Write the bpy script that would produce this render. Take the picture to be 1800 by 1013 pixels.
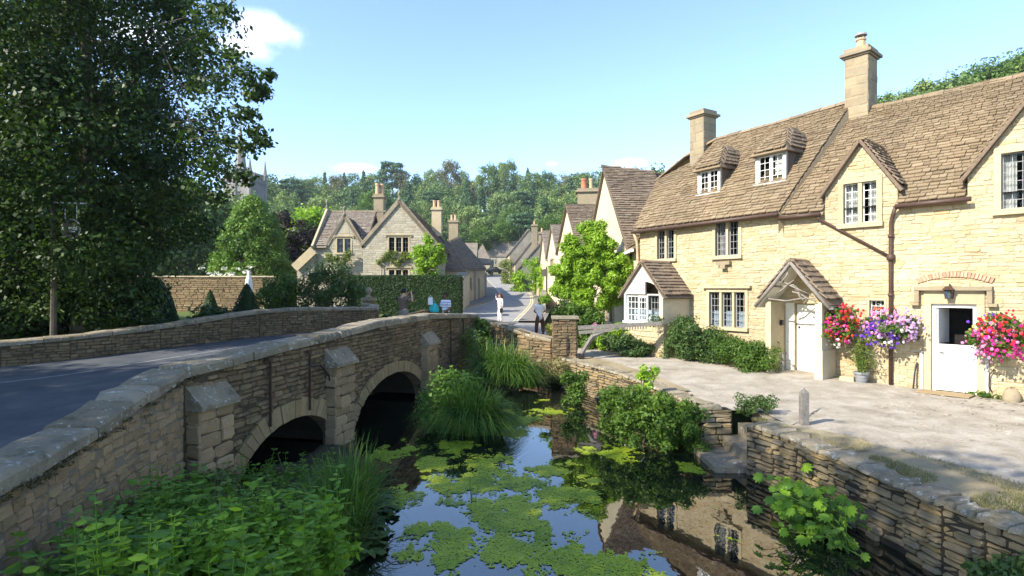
import bpy, bmesh, math, random
import numpy as np
from mathutils import Vector, Matrix, noise as mnoise

for _o in list(bpy.data.objects):
    bpy.data.objects.remove(_o, do_unlink=True)
SC = bpy.context.scene
COL = SC.collection

# ------------------------------------------------------------------ camera, sky, sun, exposure
cam_d = bpy.data.cameras.new('camera')
cam_d.sensor_width = 36.0
cam_d.lens = 20.0
cam_d.clip_start = 0.05
cam_d.clip_end = 3000
cam = bpy.data.objects.new('camera', cam_d)
COL.objects.link(cam)
cam.location = (0, 0, 0)
cam.rotation_euler = (math.radians(90), 0, 0)
SC.camera = cam

SUN_EL = math.radians(36)
SUN_AZ = math.atan2(-0.85, -0.52)          # towards the sun: left of and behind the viewer
SUN_DIR = Vector((math.sin(SUN_AZ) * math.cos(SUN_EL), math.cos(SUN_AZ) * math.cos(SUN_EL), math.sin(SUN_EL)))
sun_d = bpy.data.lights.new('sun', 'SUN')
sun_d.energy = 3.55
sun_d.angle = math.radians(0.5)
sun_d.color = (1.0, 0.93, 0.80)
sun = bpy.data.objects.new('sun', sun_d)
COL.objects.link(sun)
sun.location = SUN_DIR * 60
sun.rotation_euler = SUN_DIR.to_track_quat('Z', 'Y').to_euler()

world = bpy.data.worlds.new('World')
SC.world = world
world.use_nodes = True
wn = world.node_tree
wn.nodes.clear()
def W(t):
    return wn.nodes.new(t)
w_out = W('ShaderNodeOutputWorld')
w_bg = W('ShaderNodeBackground')
w_bg.inputs['Strength'].default_value = 0.15
w_sky = W('ShaderNodeTexSky')
w_sky.sky_type = 'NISHITA'
w_sky.sun_disc = False
w_sky.sun_elevation = SUN_EL
w_sky.sun_rotation = SUN_AZ
w_sky.air_density = 0.8
w_sky.dust_density = 0.3
w_sky.ozone_density = 2.6
w_tc = W('ShaderNodeTexCoord')
w_n = W('ShaderNodeTexNoise')
w_n.inputs['Scale'].default_value = 16.0
w_n.inputs['Detail'].default_value = 7.0
w_n.inputs['Roughness'].default_value = 0.62
wn.links.new(w_tc.outputs['Generated'], w_n.inputs['Vector'])
def w_math(op, a, b=None, clamp=False):
    m = W('ShaderNodeMath'); m.operation = op; m.use_clamp = clamp
    for i, v in enumerate((a, b)):
        if v is None: continue
        if isinstance(v, (int, float)): m.inputs[i].default_value = v
        else: wn.links.new(v, m.inputs[i])
    return m.outputs[0]
CLOUDS = [(468, 52, 0.075, 0.034, 1.0), (435, 82, 0.062, 0.030, 0.9), (515, 60, 0.030, 0.016, 0.7), (622, 297, 0.055, 0.014, 0.95), (1105, 288, 0.040, 0.013, 0.8),
          (970, 288, 0.020, 0.008, 0.6), (1190, 300, 0.05, 0.010, 0.5), (250, 60, 0.10, 0.04, 0.9), (130, 200, 0.08, 0.03, 0.8)]
w_sep = W('ShaderNodeSeparateXYZ')
wn.links.new(w_tc.outputs['Generated'], w_sep.inputs[0])
acc = None
for (cx, cy, rx, rz, am) in CLOUDS:
    d = Vector(((cx - 900) / 1000, 1, (506.5 - cy) / 1000)).normalized()
    # small flattened patch of cloud round one direction of the sky
    dx = w_math('DIVIDE', w_math('SUBTRACT', w_sep.outputs[0], d.x), rx)
    dy = w_math('DIVIDE', w_math('SUBTRACT', w_sep.outputs[1], d.y), rx * 1.2)
    dz = w_math('DIVIDE', w_math('SUBTRACT', w_sep.outputs[2], d.z), rz)
    r2 = w_math('ADD', w_math('ADD', w_math('MULTIPLY', dx, dx), w_math('MULTIPLY', dy, dy)), w_math('MULTIPLY', dz, dz))
    f = w_math('MULTIPLY', w_math('SUBTRACT', 1.0, w_math('SQRT', r2), True), am)
    acc = f if acc is None else w_math('MAXIMUM', acc, f)
cl = w_math('MULTIPLY', w_math('SUBTRACT', w_math('ADD', acc, w_math('MULTIPLY', w_n.outputs['Fac'], 1.3)), 0.80), 0.85, True)
cl = w_math('MULTIPLY', cl, w_math('MULTIPLY', acc, 1.6, True))
w_mix = W('ShaderNodeMixRGB')
wn.links.new(cl, w_mix.inputs['Fac'])
wn.links.new(w_sky.outputs[0], w_mix.inputs[1])
w_mix.inputs[2].default_value = (7.6, 7.6, 7.9, 1)
wn.links.new(w_mix.outputs[0], w_bg.inputs['Color'])
wn.links.new(w_bg.outputs[0], w_out.inputs['Surface'])

SC.view_settings.view_transform = 'Standard'
SC.view_settings.look = 'None'
SC.view_settings.gamma = 1.0
SC.view_settings.use_curve_mapping = False
SC.view_settings.exposure = 1.58
SC.render.engine = 'CYCLES'
SC.cycles.max_bounces = 8
SC.cycles.transparent_max_bounces = 12
SC.cycles.use_denoising = True

# ------------------------------------------------------------------ materials
MATS = {}
class NT:
    def __init__(s, name):
        s.m = bpy.data.materials.new(name); s.m.use_nodes = True
        s.t = s.m.node_tree; s.t.nodes.clear()
        s.out = s.n('ShaderNodeOutputMaterial')
        MATS[name] = s.m
    def n(s, t, **kw):
        x = s.t.nodes.new(t)
        for k, v in kw.items(): setattr(x, k, v)
        return x
    def l(s, a, b): s.t.links.new(a, b)
    def val(s, sock, v):
        if hasattr(v, 'is_output'): s.l(v, sock)
        else: sock.default_value = v
    def math(s, op, a, b=0.0, clamp=False):
        x = s.n('ShaderNodeMath', operation=op, use_clamp=clamp)
        s.val(x.inputs[0], a); s.val(x.inputs[1], b)
        return x.outputs[0]
    def noise(s, scale, detail=4, rough=0.6, vec=None, dist=0.0):
        x = s.n('ShaderNodeTexNoise')
        x.inputs['Scale'].default_value = scale; x.inputs['Detail'].default_value = detail
        x.inputs['Roughness'].default_value = rough; x.inputs['Distortion'].default_value = dist
        if vec is not None: s.l(vec, x.inputs['Vector'])
        return x.outputs['Fac']
    def pos(s):
        if not hasattr(s, '_g'): s._g = s.n('ShaderNodeNewGeometry')
        return s._g.outputs['Position']
    def rnd(s):
        s.pos()
        o = s.n('ShaderNodeObjectInfo')
        return s.math('FRACT', s.math('ADD', o.outputs['Random'], s._g.outputs['Random Per Island']))
    def ramp(s, fac, cols, pos=None, interp='LINEAR'):
        r = s.n('ShaderNodeValToRGB'); r.color_ramp.interpolation = interp
        e = r.color_ramp.elements
        n = len(cols)
        while len(e) < n: e.new(0.5)
        for i, c in enumerate(cols):
            e[i].position = (pos[i] if pos else (i / (n - 1)))
            e[i].color = (*c, 1) if len(c) == 3 else c
        s.l(fac, r.inputs[0])
        return r.outputs[0]
    def mix(s, f, a, b, mode='MIX'):
        x = s.n('ShaderNodeMixRGB', blend_type=mode)
        s.val(x.inputs[0], f)
        for i, c in ((1, a), (2, b)):
            if hasattr(c, 'is_output'): s.l(c, x.inputs[i])
            else: x.inputs[i].default_value = (*c, 1)
        return x.outputs[0]
    def bump(s, h, strength, dist=0.02):
        b = s.n('ShaderNodeBump'); b.inputs['Strength'].default_value = strength; b.inputs['Distance'].default_value = dist
        s.l(h, b.inputs['Height']); return b.outputs[0]
    def pbr(s, col, rough=0.9, normal=None, metal=0.0, spec=0.3, **kw):
        p = s.n('ShaderNodeBsdfPrincipled')
        if hasattr(col, 'is_output'): s.l(col, p.inputs['Base Color'])
        else: p.inputs['Base Color'].default_value = (*col, 1)
        s.val(p.inputs['Roughness'], rough)
        p.inputs['Metallic'].default_value = metal
        p.inputs['Specular IOR Level'].default_value = spec
        for k, v in kw.items(): p.inputs[k].default_value = v
        if normal is not None: s.l(normal, p.inputs['Normal'])
        s.l(p.outputs[0], s.out.inputs[0])
        return p

def lerp3(a, b, t): return tuple(x * (1 - t) + y * t for x, y in zip(a, b))

def m_stone(name, cols, scale=5.0, bump=0.5, spots=None, spot_amt=0.56, moss=None, moss_amt=0.6, streak=0.35):
    t = NT(name); P = t.pos()
    c = t.ramp(t.rnd(), cols)
    n1 = t.noise(scale, 6, 0.65, P)
    n2 = t.noise(scale * 7, 4, 0.7, P)
    n3 = t.noise(0.7, 3, 0.6, P)
    shade = t.math('ADD', t.math('MULTIPLY', n1, 0.9), t.math('MULTIPLY', n2, 0.5))
    c = t.mix(streak, c, t.ramp(shade, [(0.35, 0.33, 0.30), (1.0, 1.0, 1.0), (1.25, 1.2, 1.1)], [0.35, 0.72, 1.0]), 'MULTIPLY')
    c = t.mix(0.5, c, t.ramp(n3, [(0.62, 0.62, 0.64), (1.15, 1.12, 1.05)], [0.3, 0.7]), 'MULTIPLY')
    if spots:
        sp = t.noise(scale * 2.6, 5, 0.75, P)
        c = t.mix(t.ramp(sp, [(0, 0, 0), (1, 1, 1)], [spot_amt, spot_amt + 0.07]), c, spots)
    if moss:
        sp = t.noise(scale * 0.55, 6, 0.75, P)
        c = t.mix(t.ramp(sp, [(0, 0, 0), (0.85, 0.85, 0.85)], [moss_amt, moss_amt + 0.1]), c, moss)
    h = t.math('ADD', t.math('MULTIPLY', n1, 0.7), n2)
    t.pbr(c, 0.92, t.bump(h, bump, 0.02), spec=0.15)
    return t.m

def m_plain(name, col, rough=0.7, var=0.15, scale=8, bump=0.1, metal=0.0, spec=0.3, rnd=0.0):
    t = NT(name); P = t.pos()
    n1 = t.noise(scale, 5, 0.65, P)
    c = t.ramp(n1, [tuple(x * (1 - var) for x in col), tuple(min(1, x * (1 + var)) for x in col)], [0.3, 0.7])
    if rnd: c = t.mix(1.0, c, t.ramp(t.rnd(), [(1 - rnd,) * 3, (1 + rnd,) * 3]), 'MULTIPLY')
    n2 = t.noise(scale * 6, 4, 0.6, P)
    t.pbr(c, rough, t.bump(n2, bump, 0.01), metal=metal, spec=spec)
    return t.m

def m_leaf(name, cols, trans=0.30, rough=0.5, patch=0.5, pscale=0.6):
    t = NT(name); P = t.pos()
    r = t.rnd()
    pn = t.noise(pscale, 3, 0.5, P)
    f = t.math('ADD', t.math('MULTIPLY', r, 1 - patch), t.math('MULTIPLY', t.math('MULTIPLY', t.math('SUBTRACT', pn, 0.28), 2.2), patch), True)
    c = t.ramp(f, cols)
    p = t.pbr(c, rough, spec=0.25)
    tr = t.n('ShaderNodeBsdfTranslucent')
    ct = t.mix(1.0, c, (1.25, 1.35, 0.55), 'MULTIPLY')
    t.l(ct, tr.inputs['Color'])
    mx = t.n('ShaderNodeMixShader'); mx.inputs[0].default_value = trans
    t.l(p.outputs[0], mx.inputs[1]); t.l(tr.outputs[0], mx.inputs[2])
    t.l(mx.outputs[0], t.out.inputs[0])
    return t.m

# limestone walls, roofs
m_stone('limestone_warm', [(0.42, 0.335, 0.20), (0.45, 0.375, 0.24), (0.47, 0.40, 0.265), (0.44, 0.335, 0.19), (0.48, 0.415, 0.285), (0.40, 0.30, 0.165)], 5, 0.3, spots=(0.36, 0.29, 0.19), spot_amt=0.62, streak=0.22)
m_stone('mortar_warm', [(0.40, 0.33, 0.205)] * 2, 6, 0.4, streak=0.2)
m_stone('limestone_grey', [(0.36, 0.32, 0.24), (0.44, 0.40, 0.31), (0.47, 0.43, 0.33), (0.38, 0.33, 0.23)], 4, 0.35, spots=(0.26, 0.24, 0.2), spot_amt=0.58)
m_stone('mortar_grey', [(0.39, 0.35, 0.27)] * 2, 5, 0.4)
m_stone('dressed_stone', [(0.440, 0.364, 0.229), (0.490, 0.412, 0.268)], 7, 0.2, streak=0.35)
m_stone('limestone_shaded', [(0.20, 0.185, 0.155), (0.25, 0.23, 0.19)], 3, 0.35)  # darker copy for gable ends, their shade put into the colour
m_stone('render_cream', [(0.56, 0.49, 0.35), (0.56, 0.49, 0.35)], 3, 0.25, streak=0.3, spots=(0.47, 0.40, 0.28), spot_amt=0.56)
m_stone('render_pale', [(0.60, 0.56, 0.48), (0.60, 0.56, 0.48)], 4, 0.1, streak=0.15)
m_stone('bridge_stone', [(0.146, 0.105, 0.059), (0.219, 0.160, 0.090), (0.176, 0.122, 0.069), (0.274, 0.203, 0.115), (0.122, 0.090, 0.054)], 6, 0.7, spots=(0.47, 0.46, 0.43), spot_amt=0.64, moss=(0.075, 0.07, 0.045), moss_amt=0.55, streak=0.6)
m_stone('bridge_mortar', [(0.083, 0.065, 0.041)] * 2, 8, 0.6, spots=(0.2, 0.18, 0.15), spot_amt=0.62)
m_stone('arch_stone', [(0.290, 0.218, 0.115), (0.348, 0.261, 0.142), (0.261, 0.192, 0.101)], 6, 0.5, spots=(0.13, 0.12, 0.09), spot_amt=0.58, moss=(0.08, 0.075, 0.04), moss_amt=0.6, streak=0.5)
m_stone('buttress_stone', [(0.256, 0.182, 0.102), (0.337, 0.240, 0.137), (0.228, 0.170, 0.094), (0.377, 0.275, 0.159)], 5, 0.5, spots=(0.46, 0.45, 0.42), spot_amt=0.63, moss=(0.12, 0.10, 0.06), moss_amt=0.6, streak=0.5)
m_stone('coping_stone', [(0.247, 0.210, 0.148), (0.307, 0.263, 0.187), (0.208, 0.178, 0.123)], 4, 1.0, spots=(0.46, 0.45, 0.41), spot_amt=0.575, moss=(0.10, 0.088, 0.05), moss_amt=0.56, streak=0.75)
m_stone('river_wall_stone', [(0.184, 0.147, 0.087), (0.264, 0.209, 0.123), (0.218, 0.186, 0.128), (0.309, 0.226, 0.108), (0.161, 0.141, 0.108)], 6, 0.7, spots=(0.62, 0.61, 0.57), spot_amt=0.645, moss=(0.10, 0.095, 0.04), moss_amt=0.58, streak=0.5)
m_stone('river_wall_joint', [(0.045, 0.038, 0.028)] * 2, 8, 0.6)
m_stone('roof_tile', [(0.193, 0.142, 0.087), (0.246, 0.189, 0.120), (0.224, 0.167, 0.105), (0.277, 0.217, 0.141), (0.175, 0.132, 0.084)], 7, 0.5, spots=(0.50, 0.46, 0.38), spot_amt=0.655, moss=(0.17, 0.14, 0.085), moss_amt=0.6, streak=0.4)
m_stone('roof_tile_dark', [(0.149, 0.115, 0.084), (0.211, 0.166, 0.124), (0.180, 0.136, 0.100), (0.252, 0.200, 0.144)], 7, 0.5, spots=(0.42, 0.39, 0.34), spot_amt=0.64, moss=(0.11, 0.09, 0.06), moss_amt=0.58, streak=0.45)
m_stone('roof_tile_red', [(0.204, 0.162, 0.126), (0.255, 0.211, 0.168), (0.187, 0.162, 0.137), (0.281, 0.255, 0.210)], 5, 0.5, streak=0.4)
m_stone('far_roof', [(0.22, 0.19, 0.15), (0.27, 0.235, 0.19), (0.24, 0.20, 0.16)], 3, 0.4)
m_stone('chimney_stone', [(0.282, 0.230, 0.148), (0.330, 0.269, 0.174), (0.259, 0.215, 0.148)], 4, 0.35, spots=(0.22, 0.21, 0.19), spot_amt=0.58, streak=0.45)
m_stone('church_stone', [(0.211, 0.198, 0.186), (0.248, 0.236, 0.217)], 1.2, 0.3)
m_stone('wing_mortar', [(0.20, 0.17, 0.13)] * 2, 8, 0.5)
m_stone('lead_cap', [(0.14, 0.135, 0.13)] * 2, 6, 0.3)
m_plain('terracotta', (0.40, 0.16, 0.09), 0.85, 0.2, 9, 0.2)
m_plain('terracotta_pale', (0.50, 0.33, 0.20), 0.85, 0.2, 9, 0.2)
m_plain('brick_red', (0.44, 0.25, 0.165), 0.9, 0.2, 14, 0.3, rnd=0.25)
m_plain('iron_black', (0.022, 0.018, 0.016), 0.55, 0.3, 20, 0.2)
m_plain('iron_rust', (0.06, 0.032, 0.022), 0.8, 0.4, 20, 0.3)
m_plain('pipe_brown', (0.075, 0.045, 0.032), 0.5, 0.25, 12, 0.1)
m_plain('lead_bar', (0.26, 0.26, 0.26), 0.5, 0.1)
m_plain('white_paint', (0.78, 0.77, 0.73), 0.5, 0.05, 6, 0.05)
m_plain('cream_paint', (0.72, 0.69, 0.58), 0.5, 0.05, 6, 0.05)
m_plain('wood_grey', (0.17, 0.155, 0.135), 0.85, 0.35, 18, 0.5)
m_plain('wood_pale', (0.21, 0.185, 0.155), 0.85, 0.3, 18, 0.5)
m_plain('barge_wood', (0.16, 0.115, 0.08), 0.8, 0.3, 18, 0.4)
m_plain('wood_dark', (0.11, 0.085, 0.065), 0.8, 0.3, 18, 0.4)
m_plain('bark', (0.085, 0.07, 0.05), 0.95, 0.45, 7, 0.9)
m_plain('bark_pale', (0.16, 0.14, 0.11), 0.95, 0.35, 7, 0.8)
m_plain('dark_room', (0.014, 0.012, 0.011), 0.9, 0.3)  # near-black colour stands in for the lack of light in the rooms
m_plain('curtain_white', (0.72, 0.70, 0.66), 0.9, 0.12, 14, 0.1)
m_plain('curtain_blue', (0.45, 0.52, 0.60), 0.9, 0.15, 14, 0.1)
m_plain('door_mat', (0.30, 0.22, 0.12), 0.95, 0.2, 40, 0.6)
m_plain('pot_grey', (0.20, 0.205, 0.21), 0.6, 0.15, 6, 0.1)
m_plain('soil', (0.05, 0.038, 0.026), 0.95, 0.4, 9, 0.8)
m_plain('canvas_white', (0.80, 0.79, 0.76), 0.8, 0.06, 5, 0.1)
m_plain('sign_brown', (0.10, 0.085, 0.065), 0.6, 0.2)
m_plain('sign_white', (0.78, 0.78, 0.75), 0.6, 0.05)
m_plain('lead_paint_grey', (0.42, 0.41, 0.38), 0.6, 0.15)
m_plain('car_black', (0.012, 0.012, 0.014), 0.2, 0.05, 4, 0.0, spec=0.6)
m_plain('rubber', (0.015, 0.015, 0.015), 0.9, 0.1)
m_plain('chrome', (0.55, 0.55, 0.56), 0.2, 0.05, 4, 0.0, metal=1.0)
# people
m_plain('skin_fair', (0.50, 0.30, 0.21), 0.6, 0.08, 20, 0.05)
m_plain('skin_brown', (0.17, 0.085, 0.05), 0.6, 0.08, 20, 0.05)
m_plain('hair_dark', (0.012, 0.010, 0.009), 0.6, 0.3, 60, 0.5)
m_plain('hair_auburn', (0.13, 0.035, 0.02), 0.6, 0.3, 60, 0.5)
m_plain('cloth_taupe', (0.115, 0.085, 0.068), 0.9, 0.12, 12, 0.3)
m_plain('cloth_grey', (0.20, 0.185, 0.165), 0.9, 0.12, 12, 0.3)
m_plain('cloth_navy', (0.012, 0.014, 0.03), 0.9, 0.12, 12, 0.3)
m_plain('cloth_white', (0.76, 0.76, 0.80), 0.9, 0.06, 12, 0.3)
m_plain('cloth_pink', (0.70, 0.60, 0.58), 0.9, 0.06, 12, 0.3)
m_plain('cloth_brown', (0.10, 0.043, 0.022), 0.9, 0.25, 12, 0.3)
m_plain('cloth_teal', (0.02, 0.42, 0.43), 0.5, 0.15, 12, 0.3)
t = NT('cloth_striped')
sx = t.n('ShaderNodeSeparateXYZ'); t.l(t.pos(), sx.inputs[0])
st = t.math('GREATER_THAN', t.math('FRACT', t.math('MULTIPLY', sx.outputs[2], 9.5)), 0.66)
t.pbr(t.mix(st, (0.72, 0.73, 0.78), (0.22, 0.30, 0.52)), 0.9)
# road, path, ground
def m_ground(name, stops, s1, s2, bump=0.5, dist=0.02, rough=0.95, spk=None, spk_t=0.62):
    t = NT(name); P = t.pos()
    a = t.noise(s1, 6, 0.65, P, 0.3); b = t.noise(s2, 5, 0.7, P)
    f = t.math('ADD', t.math('MULTIPLY', a, 0.65), t.math('MULTIPLY', b, 0.35))
    c = t.ramp(f, stops, [0.34 + 0.32 * i / (len(stops) - 1) for i in range(len(stops))])
    if spk:
        v = t.noise(s2 * 1.7, 3, 0.6, P)
        c = t.mix(t.ramp(v, [(0, 0, 0), (1, 1, 1)], [spk_t, spk_t + 0.04]), c, spk)
    t.pbr(c, rough, t.bump(t.math('ADD', b, t.math('MULTIPLY', a, 0.5)), bump, dist), spec=0.2)
    return t.m
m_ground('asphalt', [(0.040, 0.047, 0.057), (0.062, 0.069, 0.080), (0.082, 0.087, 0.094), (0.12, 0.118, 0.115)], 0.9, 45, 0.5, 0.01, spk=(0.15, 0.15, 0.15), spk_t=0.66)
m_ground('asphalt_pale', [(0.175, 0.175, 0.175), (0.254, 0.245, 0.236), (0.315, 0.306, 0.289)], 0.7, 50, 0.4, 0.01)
m_ground('pavement', [(0.13, 0.12, 0.11), (0.18, 0.165, 0.15), (0.22, 0.20, 0.18)], 0.9, 40, 0.4, 0.01)
m_ground('gravel_path', [(0.20, 0.17, 0.13), (0.31, 0.27, 0.21), (0.39, 0.345, 0.28), (0.48, 0.435, 0.36)], 1.7, 22, 0.9, 0.03, spk=(0.54, 0.50, 0.43), spk_t=0.68)
m_ground('dry_grass_soil', [(0.18, 0.15, 0.08), (0.30, 0.245, 0.15), (0.38, 0.32, 0.21)], 1.2, 30, 0.8, 0.03)
m_ground('lawn', [(0.05, 0.07, 0.015), (0.09, 0.12, 0.025), (0.13, 0.15, 0.04)], 0.6, 20, 0.7, 0.04)
m_ground('hill_ground', [(0.03, 0.042, 0.014), (0.055, 0.07, 0.022), (0.08, 0.09, 0.03)], 0.15, 4, 0.6, 0.1)
m_ground('mud', [(0.022, 0.020, 0.012), (0.045, 0.038, 0.022), (0.06, 0.05, 0.03)], 1.5, 12, 0.8, 0.04)
m_plain('line_white', (0.17, 0.178, 0.185), 0.8, 0.5, 5, 0.2)
m_plain('line_yellow', (0.50, 0.44, 0.28), 0.8, 0.3, 9, 0.2)
# water and glass
t = NT('river_water'); P = t.pos()
mp = t.n('ShaderNodeMapping'); t.l(P, mp.inputs[0]); mp.inputs['Scale'].default_value = (1.0, 0.6, 1.0)
h = t.math('ADD', t.noise(2.2, 3, 0.5, mp.outputs[0]), t.math('MULTIPLY', t.noise(11, 2, 0.5, mp.outputs[0]), 0.18))
t.pbr((0.006, 0.009, 0.006), 0.015, t.bump(h, 0.05, 0.05), spec=1.0, IOR=1.85)
t = NT('window_glass')
fr = t.n('ShaderNodeFresnel'); fr.inputs[0].default_value = 1.5
gl = t.n('ShaderNodeBsdfGlossy'); gl.inputs['Roughness'].default_value = 0.03
gl.inputs['Color'].default_value = (0.9, 0.95, 1, 1)
h = t.noise(3.0, 3, 0.5, t.pos())
t.l(t.bump(h, 0.25, 0.05), gl.inputs['Normal'])
tp = t.n('ShaderNodeBsdfTransparent'); tp.inputs['Color'].default_value = (0.80, 0.84, 0.86, 1)
mx = t.n('ShaderNodeMixShader')
t.l(t.math('ADD', fr.outputs[0], 0.06, True), mx.inputs[0]); t.l(tp.outputs[0], mx.inputs[1]); t.l(gl.outputs[0], mx.inputs[2])
t.l(mx.outputs[0], t.out.inputs[0])
# foliage
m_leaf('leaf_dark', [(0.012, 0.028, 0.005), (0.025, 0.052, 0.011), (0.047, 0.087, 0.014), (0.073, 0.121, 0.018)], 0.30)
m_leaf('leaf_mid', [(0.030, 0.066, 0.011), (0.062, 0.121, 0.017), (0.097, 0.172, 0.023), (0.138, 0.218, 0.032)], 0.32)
m_leaf('leaf_yew', [(0.038, 0.088, 0.014), (0.084, 0.166, 0.023), (0.147, 0.245, 0.033), (0.189, 0.293, 0.042)], 0.22)
m_leaf('leaf_bright', [(0.107, 0.199, 0.018), (0.180, 0.314, 0.026), (0.269, 0.413, 0.036), (0.360, 0.512, 0.051)], 0.38)
m_leaf('leaf_shrub', [(0.019, 0.045, 0.013), (0.041, 0.083, 0.021), (0.075, 0.129, 0.030), (0.140, 0.199, 0.045)], 0.25)
m_leaf('leaf_hedge', [(0.011, 0.031, 0.006), (0.022, 0.052, 0.009), (0.034, 0.073, 0.013)], 0.2)
m_leaf('leaf_purple', [(0.014, 0.009, 0.011), (0.026, 0.015, 0.016), (0.04, 0.03, 0.024)], 0.2)
m_leaf('leaf_nettle', [(0.065, 0.144, 0.016), (0.137, 0.258, 0.024), (0.228, 0.381, 0.032), (0.395, 0.540, 0.045)], 0.35, patch=0.6, pscale=0.9)
m_leaf('leaf_nettle_dark', [(0.048, 0.109, 0.018), (0.103, 0.202, 0.026), (0.189, 0.305, 0.036)], 0.3)
m_leaf('leaf_sedge', [(0.028, 0.073, 0.013), (0.059, 0.134, 0.019), (0.103, 0.197, 0.028), (0.259, 0.285, 0.064)], 0.3, patch=0.25)
m_leaf('leaf_climber', [(0.10, 0.14, 0.03), (0.16, 0.20, 0.05), (0.22, 0.25, 0.08)], 0.35)
m_leaf('leaf_far', [(0.057, 0.104, 0.032), (0.103, 0.168, 0.047), (0.159, 0.237, 0.058)], 0.2, patch=0.6, pscale=0.12)
m_leaf('leaf_far_pale', [(0.099, 0.152, 0.048), (0.166, 0.230, 0.065), (0.231, 0.297, 0.081)], 0.2, patch=0.6, pscale=0.12)
m_leaf('leaf_far_olive', [(0.090, 0.099, 0.045), (0.143, 0.147, 0.063), (0.195, 0.188, 0.083)], 0.2, patch=0.6, pscale=0.12)
m_leaf('leaf_far_conifer', [(0.038, 0.083, 0.040), (0.070, 0.130, 0.056), (0.113, 0.182, 0.068)], 0.15, patch=0.6, pscale=0.12)
m_leaf('algae', [(0.135, 0.216, 0.017), (0.228, 0.314, 0.023), (0.365, 0.442, 0.031), (0.182, 0.227, 0.031)], 0.2, patch=0.7, pscale=1.3)
m_leaf('grass_dry', [(0.08, 0.10, 0.02), (0.16, 0.16, 0.05), (0.27, 0.23, 0.11), (0.33, 0.27, 0.15)], 0.25, patch=0.7, pscale=0.9)
m_leaf('grass_moss', [(0.05, 0.045, 0.015), (0.09, 0.075, 0.03), (0.13, 0.10, 0.05)], 0.1)
for nm, c in (('petal_red', (0.62, 0.03, 0.045)), ('petal_magenta', (0.60, 0.025, 0.26)), ('petal_pink', (0.72, 0.30, 0.55)), ('petal_purple', (0.16, 0.05, 0.52)), ('petal_white', (0.80, 0.78, 0.78)),
              ('petal_orange', (0.72, 0.10, 0.03)), ('petal_lilac', (0.62, 0.40, 0.70)), ('petal_yellow', (0.55, 0.50, 0.10))):
    m_leaf(nm, [tuple(x * 0.75 for x in c), c, tuple(min(0.9, x * 1.2 + 0.03) for x in c)], 0.25)
# ------------------------------------------------------------------ helpers
def V3(*a): return np.array(a, dtype=float)
def unit(v):
    v = np.asarray(v, float); return v / np.linalg.norm(v)
def link(o, parent=None):
    COL.objects.link(o)
    if parent is not None: o.parent = parent
    return o
def wloc(o):
    v = np.zeros(3)
    while o is not None:
        v += np.array(o.location); o = o.parent
    return v
def tag(o, label=None, cat=None, group=None, kind=None):
    if label: o['label'] = label
    if cat: o['category'] = cat
    if group: o['group'] = group
    if kind: o['kind'] = kind
    return o
def thing(name, label, cat, loc, group=None):
    o = bpy.data.objects.new(name, None); o.empty_display_size = 0.2
    link(o); o.location = loc
    return tag(o, label, cat, group)
def mk_mesh(name, V, F, mats):
    me = bpy.data.meshes.new(name)
    V = np.asarray(V, dtype=np.float32)
    if isinstance(F, np.ndarray):
        k = F.shape[1]; n = F.shape[0]
        me.vertices.add(len(V)); me.vertices.foreach_set('co', V.ravel())
        me.loops.add(n * k); me.loops.foreach_set('vertex_index', F.astype(np.int32).ravel())
        me.polygons.add(n)
        me.polygons.foreach_set('loop_start', np.arange(0, n * k, k, dtype=np.int32))
        me.polygons.foreach_set('loop_total', np.full(n, k, dtype=np.int32))
        me.update(calc_edges=True)
    else:
        me.from_pydata(V.tolist(), [], [list(f) for f in F]); me.update()
    for m in (mats if isinstance(mats, (list, tuple)) else [mats]):
        me.materials.append(MATS[m] if isinstance(m, str) else m)
    return me
def obj(name, V, F, mat, parent=None, smooth=False, kind=None, loc=None):
    """one mesh object from world coordinates, parented without moving it"""
    off = wloc(parent) if parent is not None else (np.array(loc, float) if loc is not None else np.zeros(3))
    V = np.asarray(V, float)
    me = mk_mesh(name, V - off, F, mat)
    if smooth: me.polygons.foreach_set('use_smooth', np.ones(len(me.polygons), dtype=bool))
    o = bpy.data.objects.new(name, me); link(o, parent)
    if loc is not None and parent is None: o.location = loc
    if kind: o['kind'] = kind
    return o

class Fr:
    """a local frame: u to the right, v up, w out of the face"""
    def __init__(s, O, U, V=(0, 0, 1), N=None):
        s.O = np.array(O, float); s.U = unit(U); s.V = unit(V)
        s.N = unit(N) if N is not None else unit(np.cross(s.U, s.V))
    def p(s, u, v, w=0.0): return s.O + s.U * u + s.V * v + s.N * w
    def at(s, u, v, w=0.0): return Fr(s.p(u, v, w), s.U, s.V, s.N)

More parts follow.
